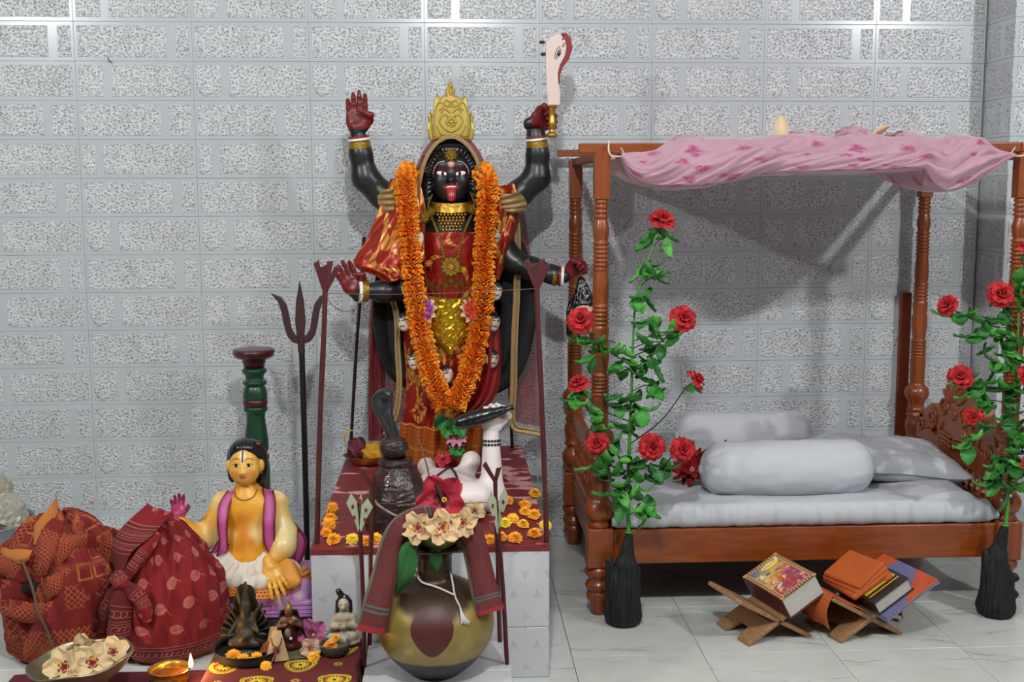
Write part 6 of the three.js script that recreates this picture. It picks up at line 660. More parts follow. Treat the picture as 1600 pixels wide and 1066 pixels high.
// ---------------------------------------------------------------- low tables in front
{
  const sun = canvasTex(512, 512, (x, w, h) => { x.fillStyle = '#5c1414'; x.fillRect(0, 0, w, h); const r = rng(2); x.strokeStyle = 'rgba(30,6,8,.5)'; x.lineWidth = 2; for (let i = 0; i < 90; i++) { x.beginPath(); const a = r() * w, b = r() * h; x.moveTo(a, b); x.lineTo(a + 14, b + (r() - .5) * 10); x.stroke(); }
    const S = (cx, cy) => { x.save(); x.translate(cx, cy); const ring = (s, c) => { x.fillStyle = c; x.beginPath(); x.moveTo(-s * .95, -s * .2); x.bezierCurveTo(-s, -s * .95, s, -s * .95, s * .95, -s * .2); x.bezierCurveTo(s * .9, s * .5, s * .45, s, 0, s); x.bezierCurveTo(-s * .45, s, -s * .9, s * .5, -s * .95, -s * .2); x.fill(); }; ring(122, '#1c1208'); ring(118, '#b9a51f'); x.fillStyle = '#1c1208'; for (let k = 0; k < 30; k++) { x.save(); x.rotate(k / 30 * 6.283); x.fillRect(-4, -104, 8, 16); x.restore(); } ring(82, '#1c1208'); ring(78, '#7d1616'); x.fillStyle = '#c9b02a'; for (let k = 0; k < 14; k++) { x.save(); x.rotate(k / 14 * 6.283); x.beginPath(); x.ellipse(0, -36, 7, 30, 0, 0, 7); x.fill(); x.restore(); } x.fillStyle = '#16100a'; x.beginPath(); x.arc(0, 0, 13, 0, 7); x.fill(); x.restore(); };
    for (const [a, b] of [[256, 128], [0, 384], [512, 384]]) S(a, b); x.fillStyle = '#b9a51f'; for (const [a, b] of [[0, 128], [512, 128], [256, 384]]) { for (let k = 0; k < 8; k++) { x.save(); x.translate(a, b); x.rotate(k / 8 * 6.283); x.beginPath(); x.ellipse(0, -22, 5, 13, 0, 0, 7); x.fill(); x.restore(); } } });
  sun.repeat.set(1 / .205, 1 / .205); sun.offset.set(0, 0);
  const X0 = -.668, X1 = -.272, Z0 = 1.425, Z1 = 1.82, H = .138; const t = thing('low_table', 'low wooden table under the sun-patterned red cloth', 'table', [(X0 + X1) / 2, 0, (Z0 + Z1) / 2]); part('table_top', box(X1 - X0 - .01, .022, Z1 - Z0 - .01, 0, H - .013, 0, .003), M.woodDark, t); for (const x of [-1, 1]) for (const z of [-1, 1]) part('leg', box(.04, H - .024, .04, x * .165, (H - .024) / 2, z * .165, .003), M.woodDark, t);
  const g = sheet((u, v) => { const w = X1 - X0 + .008, d = Z1 - Z0 + .008, dr = .1; const a = (u - .5) * (w + 2 * dr), b = (v - .5) * (d + 2 * dr); const ox = Math.max(0, Math.abs(a) - w / 2), oz = Math.max(0, Math.abs(b) - d / 2); const wave = .008 * Math.sin(a * 60 + b * 50) * (ox + oz) / dr; return V(Math.sign(a) * (Math.min(Math.abs(a), w / 2) + (ox ? .004 + wave + ox * .08 : 0)), H + .002 - Math.max(ox, oz) + .0012 * noise(a * 20, b * 20), Math.sign(b) * (Math.min(Math.abs(b), d / 2) + (oz ? .004 + wave + oz * .08 : 0))); }, 70, 80, 1, 1); const p = g.attributes.position, uv = []; const W = X1 - X0, D = Z1 - Z0; for (let j = 0; j <= 80; j++) for (let i = 0; i <= 70; i++) uv.push((i / 70 - .5) * (W + .208) + .057, (j / 80 - .5) * -(D + .208) + .13); g.setAttribute('uv', new THREE.Float32BufferAttribute(uv, 2));
  single('table_cloth', g, phys(0xffffff, .9, { map: sun, sheen: .2 }), 'dark red cloth printed with yellow suns over the low table', 'tablecloth', [(X0 + X1) / 2, .0, (Z0 + Z1) / 2]);
  const T = H + .004;
  // round dark tray with the bronze statuette
  const tr = thing('round_tray', 'round dark metal tray under the bronze statuette', 'tray', [-.575, T, 1.53]); part('dish', latheS([[0, 0], [.085, 0], [.093, .004], [.096, .026], [.099, .03], [.096, .031], [.091, .026], [.087, .007], [0, .005]], 50, 48), phys(0x2b2c28, .45, { metalness: .5 }), tr);
  {
    const b = thing('bronze_statuette', 'dark bronze leaf-shaped statuette with a tall pointed crown on the round tray', 'statuette', [-.583, T + .006, 1.51]); const BR = phys(0x352f22, .5, { metalness: .5 });
    const f = union([ellip([0, .018, .0], [.045, .018, .036]), ellip([0, .05, .018], [.03, .03, .025]), ellip([0, .085, .012], [.022, .03, .018]), ellip([0, .122, .012], [.0165, .02, .016]), capsule([0, .14, .006], [0, .198, 0], .016, .004), capsule([-.02, .095, .012], [-.04, .065, .03], .008, .006), capsule([.02, .095, .012], [.034, .125, .012], .008, .006), capsule([.02, .09, .015], [.036, .068, .032], .008, .006), capsule([-.034, .036, .03], [.03, .032, .034], .014, .012), ellip([.0, .055, .04], [.008, .008, .008])], .012); part('figure', netMesh(f, [-.06, -.01, -.05], [.06, .22, .06], .0035), BR, b);
    const fan = sheet((u, v) => { const a = (u - .5) * 3.5, s = Math.abs(u - .5) * 2; const r = v * (.062 + .022 * s * s + .07 * Math.exp(-((a / .42) ** 2))) * (1 + .07 * Math.abs(Math.sin(a * 6))); return V(Math.sin(a) * r * .82, .06 + Math.cos(a) * r * 1.0, -.006 + .012 * v * v + .0035 * Math.sin(a * 24) * v); }, 120, 14, 1, 1, .004); part('leaf_halo', fan, BR, b); part('base_ring', lathe([[0, 0], [.05, 0], [.052, .006], [.046, .014], [.04, .02], [0, .02]], 36), BR, b);
    part('halo_rays', join([-1, 1].flatMap(s => [0, 1, 2, 3].map(i => tube([[s * .02, .05 + i * .012, .004], [s * (.045 - i * .004), .062 + i * .016, .008], [s * (.07 - i * .008), .075 + i * .021, .012]], .004, 10, 6)))), BR, b);
  }
  { const c = thing('crowned_figurine', 'small brown figurine in a dark red skirt in the middle of the low table', 'figurine', [-.468, T, 1.49]); const f = union([ellip([0, .012, 0], [.034, .013, .03]), capsule([0, .02, 0], [0, .06, 0], .026, .018), ellip([0, .08, .002], [.02, .022, .016]), ellip([0, .112, .004], [.0125, .015, .013]), capsule([0, .124, .002], [0, .142, .0], .009, .004), capsule([-.018, .09, .004], [-.033, .07, .014], .007, .006), capsule([-.033, .07, .014], [-.006, .078, .024], .006, .005), capsule([.018, .09, .004], [.034, .074, .012], .007, .006), capsule([.034, .074, .012], [.01, .085, .025], .006, .005), capsule([-.02, .088, .022], [.03, .094, .022], .0028, .0028)], .009); part('figure', netMesh(f, [-.06, -.01, -.05], [.06, .16, .05], .003, p => { const n = fbm(p.x * 60, p.y * 60, p.z * 60, 2); return p.y < .062 ? mixc(hexc('#3f0a10'), hexc('#5c1a1a'), .5 + n) : p.y > .118 ? hexc('#7a6322') : mixc(hexc('#54442e'), hexc('#6e3420'), .5 + n * 2); }), vmat(.4, { metalness: .2 }), c); part('cape', sheet((u, v) => { const a = (u - .5) * 3.4; const r = .022 + .026 * v + .003 * Math.sin(a * 8); return V(Math.sin(a) * r, .112 - v * .085, -.004 - Math.cos(a) * r * .6); }, 30, 14, 1, 1, .003), phys(0x2e241a, .5), c); part('leaf_charm', put(sphere(1, 0, 0, 0, .008, .014, .003), .0, .058, .03), phys(0x6e7a5a, .35), c, 'pale leaf-shaped charm'); part('pearl', sphere(.0055, .008, .042, .03), phys(0xb8b4b0, .25), c);
    const lace = thing('lace_doily', 'small grey scalloped doily under the brown figurine', 'doily', [-.458, T + .0005, 1.5]); part('mat', put(new THREE.CylinderGeometry(.06, .06, .0025, 60), 0, .0013, 0), phys(0x5c5a3e, .8), lace); part('scallop', join(Array.from({ length: 22 }, (_, i) => put(new THREE.TorusGeometry(.0085, .0016, 6, 14), Math.sin(i / 22 * 6.283) * .061, .002, Math.cos(i / 22 * 6.283) * .061, PI / 2))), phys(0x6e6c50, .8), lace); }
  { // white seated figurine
    const c = thing('white_figurine', 'small cream seated figurine with black hair in a topknot, by the tiled plinth', 'figurine', [-.322, T, 1.468]); const CR = hexc('#a89c85'), DK = hexc('#1c1a1c'), BRN = hexc('#6a4526');
    const f = union([ellip([0, .012, 0], [.052, .013, .034]), capsule([-.03, .03, .012], [.012, .026, .03], .015, .013), capsule([.03, .03, .01], [-.03, .024, .028], .015, .011), ellip([.006, .055, -.002], [.024, .032, .018]), ellip([.006, .082, 0], [.03, .018, .017]), capsule([.006, .094, 0], [.006, .105, .002], .0095, .009), capsule([-.022, .084, 0], [-.027, .058, .01], .009, .008), capsule([-.027, .058, .01], [.008, .062, .024], .008, .006), capsule([.034, .084, 0], [.038, .058, .01], .009, .008), capsule([.038, .058, .01], [.012, .068, .024], .008, .006)], .008); const hd2 = union([ellip([.006, .122, .006], [.0155, .0195, .0165]), capsule([.006, .121, .021], [.006, .116, .0235], .002, .003)], .005);
    part('figure', mergeGeometries([netMesh(f, [-.07, -.005, -.05], [.07, .115, .06], .003, p => p.y > .022 && p.y < .05 && p.x < -.005 && p.z < .02 ? BRN : mixc(CR, hexc('#7d715e'), sstep(.0, .35, fbm(p.x * 50, p.y * 50, p.z * 50, 2)) + .5 * sstep(.02, .0, p.y))), netMesh(hd2, [-.02, .095, -.02], [.03, .15, .035], .0018, p => { const dx = Math.abs(p.x - .006); return p.z > .014 && Math.hypot((dx - .0062) / .0042, (p.y - .1245) / .0016) < 1 ? DK : p.z > .014 && Math.hypot(dx / .004, (p.y - .1105) / .0014) < 1 ? hexc('#7a3a30') : hexc('#b3a78f'); })].map(q => q.toNonIndexed())), vmat(.5), c);
    const hr = union([ellip([.006, .132, -.004], [.018, .016, .016]), capsule([-.01, .125, -.004], [-.013, .1, 0], .008, .006), capsule([.022, .125, -.004], [.025, .1, 0], .008, .006), capsule([.0, .145, -.002], [-.008, .158, 0], .009, .009)], .006); part('hair', netMesh(hr, [-.03, .085, -.03], [.045, .175, .02], .0025, () => [.01, .01, .012]), M.black, c); part('moon_pin', sphere(.0025, .009, .147, .012), M.white, c); }
  { const c = thing('stone_bowl', 'small grey bowl of marigold petals at the right end of the low table', 'bowl', [-.337, T, 1.535]); part('bowl', latheS([[0, 0], [.026, 0], [.034, .008], [.041, .024], [.043, .034], [.04, .034], [.036, .022], [.0, .016]], 40, 36), phys(0x4f4d40, .6), c); marigold(-.348, T + .022, 1.545, 1, 1, 'orange marigold in the small grey bowl', null, 1.0, [.3, .1]); marigold(-.336, T + .034, 1.512, 2, 0, 'small marigold resting on the back rim of the grey bowl', null, .6, [.3, 0]);
    single('incense_stick', tube([[-.4, T + .03, 1.56], [-.36, T + .037, 1.57], [-.33, T + .042, 1.55]], .0012, 10, 5), mat(0x8a7a66, .8), 'thin pale stick lying across the grey bowl', 'stick'); }
  hibiscus('pink_hibiscus', 'pink hibiscus lying between the two figurines', [-.408, T + .034, 1.47], [-.35, .1, .2], .92, 0xb05a86, 0x8a2450, null, .4); hibiscus('cream_hibiscus', 'small cream hibiscus in front of the pink one', [-.404, T + .018, 1.535], [-.4, .1, .5], .62, 0xc9a587, 0x7a1c24, null, .4);
  { const c = thing('folded_hibiscus', 'cream hibiscus with petals folded into a bell, its long red stamen hanging down', 'flower', [-.491, T, 1.56]); const pm = phys(0xc7a878, .7, { transmission: .15, thickness: 0 }); part('petal', sheet((u, v) => { const a = (u - .5) * 2.0, r = .012 + .026 * v; return V(Math.sin(a) * r, .085 - v * .083, Math.cos(a) * r * .55); }, 16, 12, 1, 1, .0012), pm, c); part('petal', sheet((u, v) => { const a = (u - .5) * 1.6, r = .012 + .02 * v; return V(Math.sin(a) * r - .012, .088 - v * .06, -.01 - Math.cos(a) * r * .4); }, 12, 10, 1, 1, .0012), pm, c); part('sepal_lines', join([-1, 1].map(s => tube([[s * .014, .066, .014], [s * .011, .05, .018], [0, .04, .022]], .0016, 12, 5))), M.darkRed, c); part('heart', put(rosette(.011, 7, .5), 0, .036, .022), phys(0x6a1020, .6), c); part('stamen', tube([[0, .036, .022], [-.008, .014, .032], [-.014, .004, .05], [-.013, .003, .075]], .0016, 16, 5), phys(0xa86a6a, .6), c); }
  [[-.61, .012, 1.575, 1, 1.1, 'large one at the left of the round tray'], [-.58, .01, 1.593, 0, .95, 'middle one in the round tray'], [-.545, .01, 1.586, 0, .95, 'right one in the round tray'], [-.515, 0, 1.615, 2, .8, 'yellow one between the round tray and the folded hibiscus'], [-.392, 0, 1.56, 2, .85, 'yellow one beside the grey bowl']].forEach(([x, y, z, k, s, l], i) => marigold(x, T + y, z, i, k, 'marigold offering on the low table, ' + l, 'marigolds on the low table', s, [.5, 0]));
  single('paper_wedge', extrude([[0, 0], [.05, .006], [.036, .04], [.012, .026]], .006, .0012), phys(0x9a5230, .8), 'terracotta-coloured wedge standing in the round tray', 'wedge', [-.545, T + .012, 1.545]);
}
{
  // left: cloth-covered stool with the flower dish and the oil lamp
  const flo = canvasTex(512, 512, (x, w, h) => { x.fillStyle = '#5a1020'; x.fillRect(0, 0, w, h); const r = rng(6); for (let i = 0; i < 14; i++) { const a = r() * w, b = r() * h; x.fillStyle = i % 2 ? '#8a2148' : '#9c3a5c'; for (let k = 0; k < 5; k++) { x.beginPath(); x.ellipse(a + Math.cos(k * 1.257) * 20, b + Math.sin(k * 1.257) * 20, 20, 15, k * 1.257, 0, 7); x.fill(); } x.fillStyle = '#4a5a22'; x.beginPath(); x.ellipse(a + 52, b - 20, 44, 12, -.6, 0, 7); x.fill(); } });
  flo.repeat.set(3, 3); const X0 = -1.225, X1 = -.7, Z0 = 1.5, Z1 = 1.9, H = .086; const t = thing('low_stool', 'low wooden stool under the red floral cloth at the left', 'stool', [(X0 + X1) / 2, 0, (Z0 + Z1) / 2]); part('seat', box(X1 - X0 - .01, .02, Z1 - Z0 - .01, 0, H - .012, 0, .003), M.woodDark, t); for (const x of [-1, 1]) for (const z of [-1, 1]) part('leg', box(.04, H - .022, .04, x * .22, (H - .022) / 2, z * .16, .003), M.woodDark, t);
  const g = sheet((u, v) => { const w = X1 - X0 + .008, d = Z1 - Z0 + .008, dr = .07; const a = (u - .5) * (w + 2 * dr), b = (v - .5) * (d + 2 * dr); const ox = Math.max(0, Math.abs(a) - w / 2), oz = Math.max(0, Math.abs(b) - d / 2); return V(Math.sign(a) * (Math.min(Math.abs(a), w / 2) + (ox ? .004 + ox * .1 : 0)), H + .002 - Math.max(ox, oz) + .001 * noise(a * 20, b * 20), Math.sign(b) * (Math.min(Math.abs(b), d / 2) + (oz ? .004 + oz * .1 : 0))); }, 50, 40, .66, .54); single('table_cloth', g, phys(0xffffff, .9, { map: flo, sheen: .2 }), 'dark red cloth with pink flowers over the low stool at the left', 'tablecloth', [(X0 + X1) / 2, 0, (Z0 + Z1) / 2]);
  const T = H + .004; const d = thing('flower_dish', 'wide silvery metal dish holding cream hibiscus flowers', 'dish', [-.993, T + .026, 1.64]); const dish = latheS([[0, .012], [.06, .012], [.1, .03], [.13, .064], [.137, .074], [.134, .077], [.126, .066], [.096, .035], [.058, .018], [0, .017]], 60, 56); warp(dish, p => V(p.x, p.y + .004 * Math.sin(Math.atan2(p.z, p.x) * 5) * sstep(.08, .137, Math.hypot(p.x, p.z)), p.z)); part('bowl', dish, phys(0x8d8870, .3, { metalness: .7 }), d); part('foot', lathe([[.05, -.022], [.066, -.022], [.056, .014], [.045, .014]], 40), phys(0x6e6a58, .35, { metalness: .7 }), d); d.rotation.z = .1; 
  const pg = 'cream hibiscus in the silvery dish'; [[-1.03, .09, 1.675, -.6, -.15, .2, 1.1, 'leftmost, dark red heart facing front'], [-.96, .098, 1.668, -.6, .2, .7, 1.1, 'rightmost, with a long stamen'], [-.995, .108, 1.61, -.15, 0, 1.3, 1.05, 'at the back with a petal standing up'], [-.925, .1, 1.605, -.8, .3, .1, .9, 'at the back right rim']].forEach(([x, y, z, a, b, c, s, l]) => hibiscus('cream_hibiscus', 'cream hibiscus in the silvery metal dish, ' + l, [x, T + y, z], [a, b, c], s, 0xd9bd8c, 0x8a1a20, pg, .35));
  hibiscus('purple_hibiscus', 'purplish pink hibiscus on the floral cloth below the dish', [-1.05, T + .02, 1.8], [-.9, 0, 0], .9, 0x7a2f58, 0x9a1a3c, null, .4);
  single('jasmine_bud', put(join([0, 1, 2, 3, 4].map(i => put(petalGeo(.012, .006, .002, 0), 0, 0, 0, -.5, i * 1.257, 0))), 0, 0, 0), phys(0xd9d9d2, .6), 'tiny white jasmine flower between the cream hibiscus', 'flower', [-.99, T + .125, 1.655]);
  const l = thing('oil_lamp', 'brass bowl oil lamp burning with a small flame', 'lamp', [-.772, T, 1.62]); part('bowl', latheS([[0, 0], [.034, 0], [.037, .004], [.032, .01], [.044, .018], [.051, .032], [.049, .046], [.053, .056], [.057, .059], [.053, .06], [.046, .054], [.044, .04], [.03, .02], [0, .018]], 70, 48), phys(0xa8893c, .28, { metalness: .85 }), l); part('oil', put(new THREE.CylinderGeometry(.046, .044, .002, 40), 0, .047, 0), phys(0x5c3408, .1, { clearcoat: .6 }), l, 'amber oil'); part('wick', tube([[.03, .048, .012], [.046, .056, .012], [.058, .064, .012]], .0035, 10, 6), mat(0x2a1a10, .9), l);
  part('flame', put(latheS([[0, -.006], [.0052, 0], [.0066, .008], [.0048, .02], [.002, .032], [0, .038]], 30, 16), .06, .068, .012), new THREE.MeshStandardMaterial({ color: 0x000000, emissive: new THREE.Color(1, .62, .28), emissiveIntensity: 3.4 }), l, 'bright orange flame');
  const fl = new THREE.PointLight(new THREE.Color(1, .55, .2), .12, 0, 2); fl.position.set(.06, .08, .012); fl.castShadow = true; fl.shadow.radius = .3; l.add(fl);
}
// ---------------------------------------------------------------- black stump vases with artificial roses
const barkBump = dataTex(512, 256, (u, v) => .5 + .5 * noise(u * 60, v * 3) + .3 * noise(u * 140, v * 9, 4), { linear: true });
M.bark = phys(0x0b0d0e, .62, { bumpMap: barkBump, bumpScale: .006 });
M.stem = phys(0x3f8f2f, .5); M.twig = phys(0x23331f, .6);
const roseP = [0xb31218, 0xa10e15, 0xc0161c].map(c => phys(c, .75, { sheen: .5, transmission: .1, thickness: 0 }));
const rosePetal = (w, h, cup, curl) => sheet((u, v) => { const x = (u - .5) * 2, a = x * 1.05; const ww = w * Math.pow(Math.sin(PI * (.12 + .70 * v)), .7); const r = .55 * w; const lip = Math.pow(v, 3) * curl; return V(Math.sin(a) * ww, v * h - lip * .4 * h * (1 - .3 * Math.abs(x)) + .0025 * Math.sin(x * 6 + v * 3) * v, cup * (1 - Math.cos(a)) * -1 * r + lip * h * .9 + .001 * Math.sin(x * 9)); }, 8, 8, 1, 1, .0008);
const RP = [rosePetal(.011, .022, .9, .1), rosePetal(.017, .026, .8, .3), rosePetal(.022, .028, .6, .55), rosePetal(.025, .029, .45, .75)];
function rose(parent, p, dir, s, seed) { const r = rng(seed); const g = part('rose', lathe([[0, -.006], [.004, -.004], [.007, 0], [.008, .004], [.0, .006]], 12), M.leaf, parent); g.position.copy(p); g.quaternion.setFromUnitVectors(V(0, 1, 0), dir.clone().normalize()); g.rotateY(r() * 6.28); g.scale.setScalar(s);
  let k = 0; for (const [L, n, tilt, off, y] of [[0, 3, -.05, .001, .008], [1, 4, .16, .004, .006], [2, 5, .5, .006, .003], [3, 6, .92, .007, 0]]) for (let i = 0; i < n; i++) { const m = part('petal', RP[L], roseP[Math.floor(r() * 3)], g); m.rotation.order = 'YXZ'; m.rotation.y = i / n * 6.283 + L * .7 + r() * .25; m.rotation.x = tilt + (r() - .5) * .16; m.position.set(Math.sin(m.rotation.y) * off, y, Math.cos(m.rotation.y) * off); k++; } return g; }
const leafG = [0, 1, 2].map(k => sheet((u, v) => { const x = (u - .5) * 2, w = .0175 * Math.pow(Math.sin(PI * Math.pow(v * .97 + .015, .85)), .85) * (1 + .03 * Math.sin(v * 40)); return V(x * w, v * .052, -.006 * x * x + (.004 + .006 * k) * Math.sin(v * 2.6) - .004 * k * v * v + .0014 * Math.sin(v * 18) * Math.abs(x)); }, 6, 12, 1, 1, .0007));
const leafM = [0x3a8a2e, 0x2a6b28, 0x58a545, 0x327a2c].map(c => phys(c, .5, { transmission: .1, thickness: 0 }));
function vase(name, label, pos, mirror, seed) {
  const t = thing(name, label, 'vase', pos); const s = mirror;
  const f0 = union([capsule([0, .035, 0], [.002, .12, 0], .062, .05), capsule([.002, .12, 0], [.008 * s, .2, 0], .046, .036), capsule([.008 * s, .2, 0], [.017, .3, 0], .03, .0135), capsule([-.034, .08, .01], [-.05, .222, .014], .026, .0125), ...(mirror < 0 ? [ellip([.058, .13, .0], [.014, .012, .014]), ellip([.056, .075, .01], [.012, .01, .012])] : [capsule([.03, .12, 0], [.046, .18, -.01], .02, .012)])], .014);
  const f = (x, y, z) => Math.max(f0(x, y, z) + .0028 * Math.sin(Math.atan2(x, z) * 26 + noise(y * 14, seed) * 3) * sstep(.02, .08, Math.hypot(x, z)) + .003 * noise(x * 40, y * 18, z * 40 + seed), -y, y - .312);
  const g = netMesh(f, [-.1, -.012, -.09], [.1, .325, .09], .0045); uvPlanar(g, 0, 0); { const p = g.attributes.position, uv = []; for (let i = 0; i < p.count; i++) uv.push(Math.atan2(p.getX(i), p.getZ(i)) / 6.283, p.getY(i) * 2); g.setAttribute('uv', new THREE.Float32BufferAttribute(uv, 2)); } part('stump', g, M.bark, t); part('rim', put(lathe([[.008, 0], [.0125, 0], [.0135, .004], [.008, .005]], 20), .017, .309, 0), M.stem, t, 'green collar'); return t; }
function plant(label, pos, e, trunk, roses, clumps, seed) {
  const r = rng(seed); const t = thing('rose_spray', label, 'flowers', pos); const leafAt = (p, az, el, s) => { const m = part('leaf', leafG[Math.floor(r() * 3)], leafM[Math.floor(r() * 4)], t); m.position.copy(p); m.rotation.order = 'YXZ'; m.rotation.set(PI / 2 - el, az, (r() - .5) * .8); m.scale.setScalar(s); };
  const tp = trunk.map(p => e(...p)); part('main_stem', tube(tp, k => .0072 - .0052 * k, 60, 8), M.stem, t); const C = new THREE.CatmullRomCurve3(tp); const near = y => { let b = tp[0], d = 9; for (let i = 0; i <= 80; i++) { const q = C.getPoint(i / 80); if (Math.abs(q.y - y) < d) { d = Math.abs(q.y - y); b = q; } } return b; };
  roses.forEach(([u, v, z, s, dx, dy, dz, drop], i) => { const p = e(u, v, z), d = V(dx, dy, dz).normalize(); rose(t, p, d, s, seed * 31 + i); const base = p.clone().addScaledVector(d, -.008), root = near(Math.max(.3, p.y - drop)); const mid = base.clone().lerp(root, .5).add(V(0, -.02 * Math.sign(drop), .01)); part('side_stem', tube([base, base.clone().addScaledVector(d, -.018), mid, root], .0022, 24, 6), M.twig, t);
    for (let k = 0; k < 4; k++) { const a = r() * 6.28; leafAt(base.clone().addScaledVector(d, -.004).add(V(0, -.006, 0)), a, -.3 - r() * .6, .62 + r() * .3); } });
  clumps.forEach(([u, v, n, sp, z]) => { const c = e(u, v, z ?? 0); const root = near(c.y - .03); if (root.distanceTo(c) > .02) part('side_stem', tube([root, root.clone().lerp(c, .5).add(V(0, .008, .004)), c], .0019, 12, 5), M.twig, t); for (let i = 0; i < n + 2; i++) { const a = i / (n + 2) * 6.28 + r() * 1.2; const p = c.clone().add(V((r() - .5) * sp, (r() - .5) * sp * .9, (r() - .5) * sp * .7)); leafAt(p, a, (r() - .55) * 2.3, .95 + r() * .5); } });
  return t; }
{
  const L = [.556, 0, .985], eL = elev(972, 972, .00208, .0021, -.01), lab = 'artificial red rose spray in the black stump vase ';
  vase('stump_vase', 'black rough stump vase at the left front post of the bed', L, 1, 3);
  plant(lab + 'by the left bed post', L, (u, v, z) => eL(u, v, z), [[981, 828, 0], [980, 740, .004], [984, 640, 0], [989, 500, 0], [991, 470, 0], [1003, 420, .01], [1016, 380, .01], [1028, 350, 0]],
    [[1031, 340, .0, 1.2, .15, .9, .45, .02], [905, 488, .03, 1.2, -.15, .45, .9, .14], [1062, 487, .03, 1.22, .1, .4, .9, .12], [903, 588, .02, 1.02, -.35, .8, .3, .12], [1084, 586, .0, 1.05, .75, .55, .1, .2], [930, 678, .04, 1.08, -.3, .35, .9, .12], [1012, 682, .06, 1.22, .05, .25, 1, .1], [1060, 688, .05, 1.15, .25, .3, .95, .12]],
    [[1012, 362, 2, .02, 0], [1040, 364, 2, .01, 0], [1006, 408, 4, .03, 0], [1022, 424, 5, .04, .01], [1000, 454, 5, .03, 0], [905, 514, 3, .03, .02], [932, 538, 7, .06, .02], [1012, 490, 3, .04, .02], [1028, 522, 7, .06, .02], [1052, 512, 2, .02, .02], [972, 560, 8, .07, .02], [1005, 552, 9, .08, .02], [1022, 590, 5, .04, .01], [898, 612, 4, .03, .02], [970, 616, 7, .06, .01], [994, 628, 4, .04, .01], [930, 645, 4, .04, .02], [980, 655, 4, .04, .01], [938, 715, 8, .07, .02], [965, 700, 5, .05, .03], [1000, 718, 9, .08, .03], [1038, 728, 4, .05, .02], [960, 755, 6, .05, .03], [990, 752, 5, .05, .03], [1006, 785, 6, .05, .02], [965, 772, 4, .04, .02]], 5);
  const Rr = [1.822, 0, .985], eR = elev(1553, 954, .00217, .00216, -.05);
  const v2 = vase('stump_vase', 'black knobbly stump vase at the right front post of the bed', Rr, -1, 8);
  plant(lab + 'by the right bed post', Rr, (u, v, z) => eR(u, v, z), [[1568, 828, 0], [1572, 740, .01], [1580, 640, 0], [1585, 560, 0], [1588, 480, 0], [1590, 420, 0]],
    [[1551, 450, .04, 1.2, -.1, .35, 1, .12], [1476, 467, .02, 1.0, -.75, .45, .45, .08], [1490, 574, .04, 1.15, -.35, .55, .85, .05], [1508, 634, .05, .95, -.4, .2, .9, .03], [1593, 570, .06, 1.2, .1, .2, 1, .06], [1597, 708, .06, 1.15, .1, .2, 1, .06], [1600, 385, .0, 1, .3, .8, .4, .05], [1640, 480, 0, 1.1, .8, .4, .4, .1], [1650, 620, .02, 1.1, .8, .4, .5, .1]],
    [[1484, 482, 3, .02, .02], [1532, 490, 4, .04, .02], [1520, 508, 4, .04, .02], [1556, 508, 5, .05, .02], [1585, 432, 4, .04, .03], [1590, 466, 5, .05, .02], [1560, 540, 8, .07, .03], [1580, 530, 6, .05, .02], [1505, 590, 4, .04, .04], [1530, 590, 4, .04, .03], [1528, 610, 5, .05, .03], [1560, 600, 6, .06, .03], [1575, 628, 6, .05, .03], [1520, 650, 3, .03, .04], [1590, 655, 5, .05, .02], [1505, 670, 3, .03, .05], [1565, 700, 6, .05, .03], [1585, 690, 5, .05, .03], [1555, 735, 4, .05, .02], [1580, 750, 5, .05, .02], [1545, 705, 3, .03, .03], [1620, 560, 6, .07, .02], [1625, 660, 6, .07, .02]], 9);
}
// red cloth poinsettias between the bolsters
{
  const pm = [phys(0x9a1016, .8, { sheen: .5 }), phys(0x7d0c12, .8, { sheen: .5 })]; const pp = sheet((u, v) => { const x = (u - .5) * 2; return V(x * .013 * Math.pow(Math.sin(PI * (.08 + .88 * v)), .8), v * .062, .006 * Math.sin(v * 3) - .003 * x * x); }, 4, 8, 1, 1, .0008);
  const fl = (t, p, dir, s, seed, n = 12) => { const r = rng(seed); const g = part('flower', join([0, 1, 2, 3, 4].map(i => sphere(.004, .006 * Math.cos(i * 1.26), .004, .006 * Math.sin(i * 1.26), 1, 1, 1, 8, 6))), phys(0xc2b49a, .7), t); g.position.copy(p); g.quaternion.setFromUnitVectors(V(0, 1, 0), dir.clone().normalize()); g.scale.setScalar(s); for (let i = 0; i < n; i++) { const m = part('petal', pp, pm[i % 2], g); m.rotation.order = 'YXZ'; m.rotation.set(.55 + (i % 2) * .5 + r() * .3, i / n * 6.283 * 1.0 + r() * .3, 0); m.scale.setScalar(.8 + r() * .4); } };
  const a = thing('poinsettia_bunch', 'bunch of red cloth poinsettias lying at the left end of the front bolster', 'flowers', [.845, .385, .6]); fl(a, V(.01, .045, .03), V(-.2, .5, .8), 1.15, 4, 14); fl(a, V(-.01, .03, .0), V(-.6, .5, .5), 1, 5); fl(a, V(.02, .06, -.05), V(.2, .8, .3), 1, 6); part('stem', tube([[.02, .03, 0], [.08, .02, -.06], [.16, .02, -.12]], .003, 14, 6), M.twig, a);
  const b = thing('poinsettia_spray', 'spray of red cloth poinsettias mostly hidden behind the front bolster', 'flowers', [1.08, .385, .52]); fl(b, V(-.08, .075, 0), V(.1, 1, .3), .85, 8); fl(b, V(.02, .065, .0), V(-.1, 1, .3), .85, 9); fl(b, V(.16, .072, .0), V(.2, 1, .2), .9, 10); part('stem', tube([[-.14, .012, .02], [0, .02, 0], [.2, .03, 0]], .0035, 20, 6), M.twig, b);
  for (const [x, y] of [[-.08, .075], [.02, .065], [.16, .072]]) part('stem', tube([[x, .02, 0], [x, y, 0]], .003, 6, 6), M.twig, b);
}
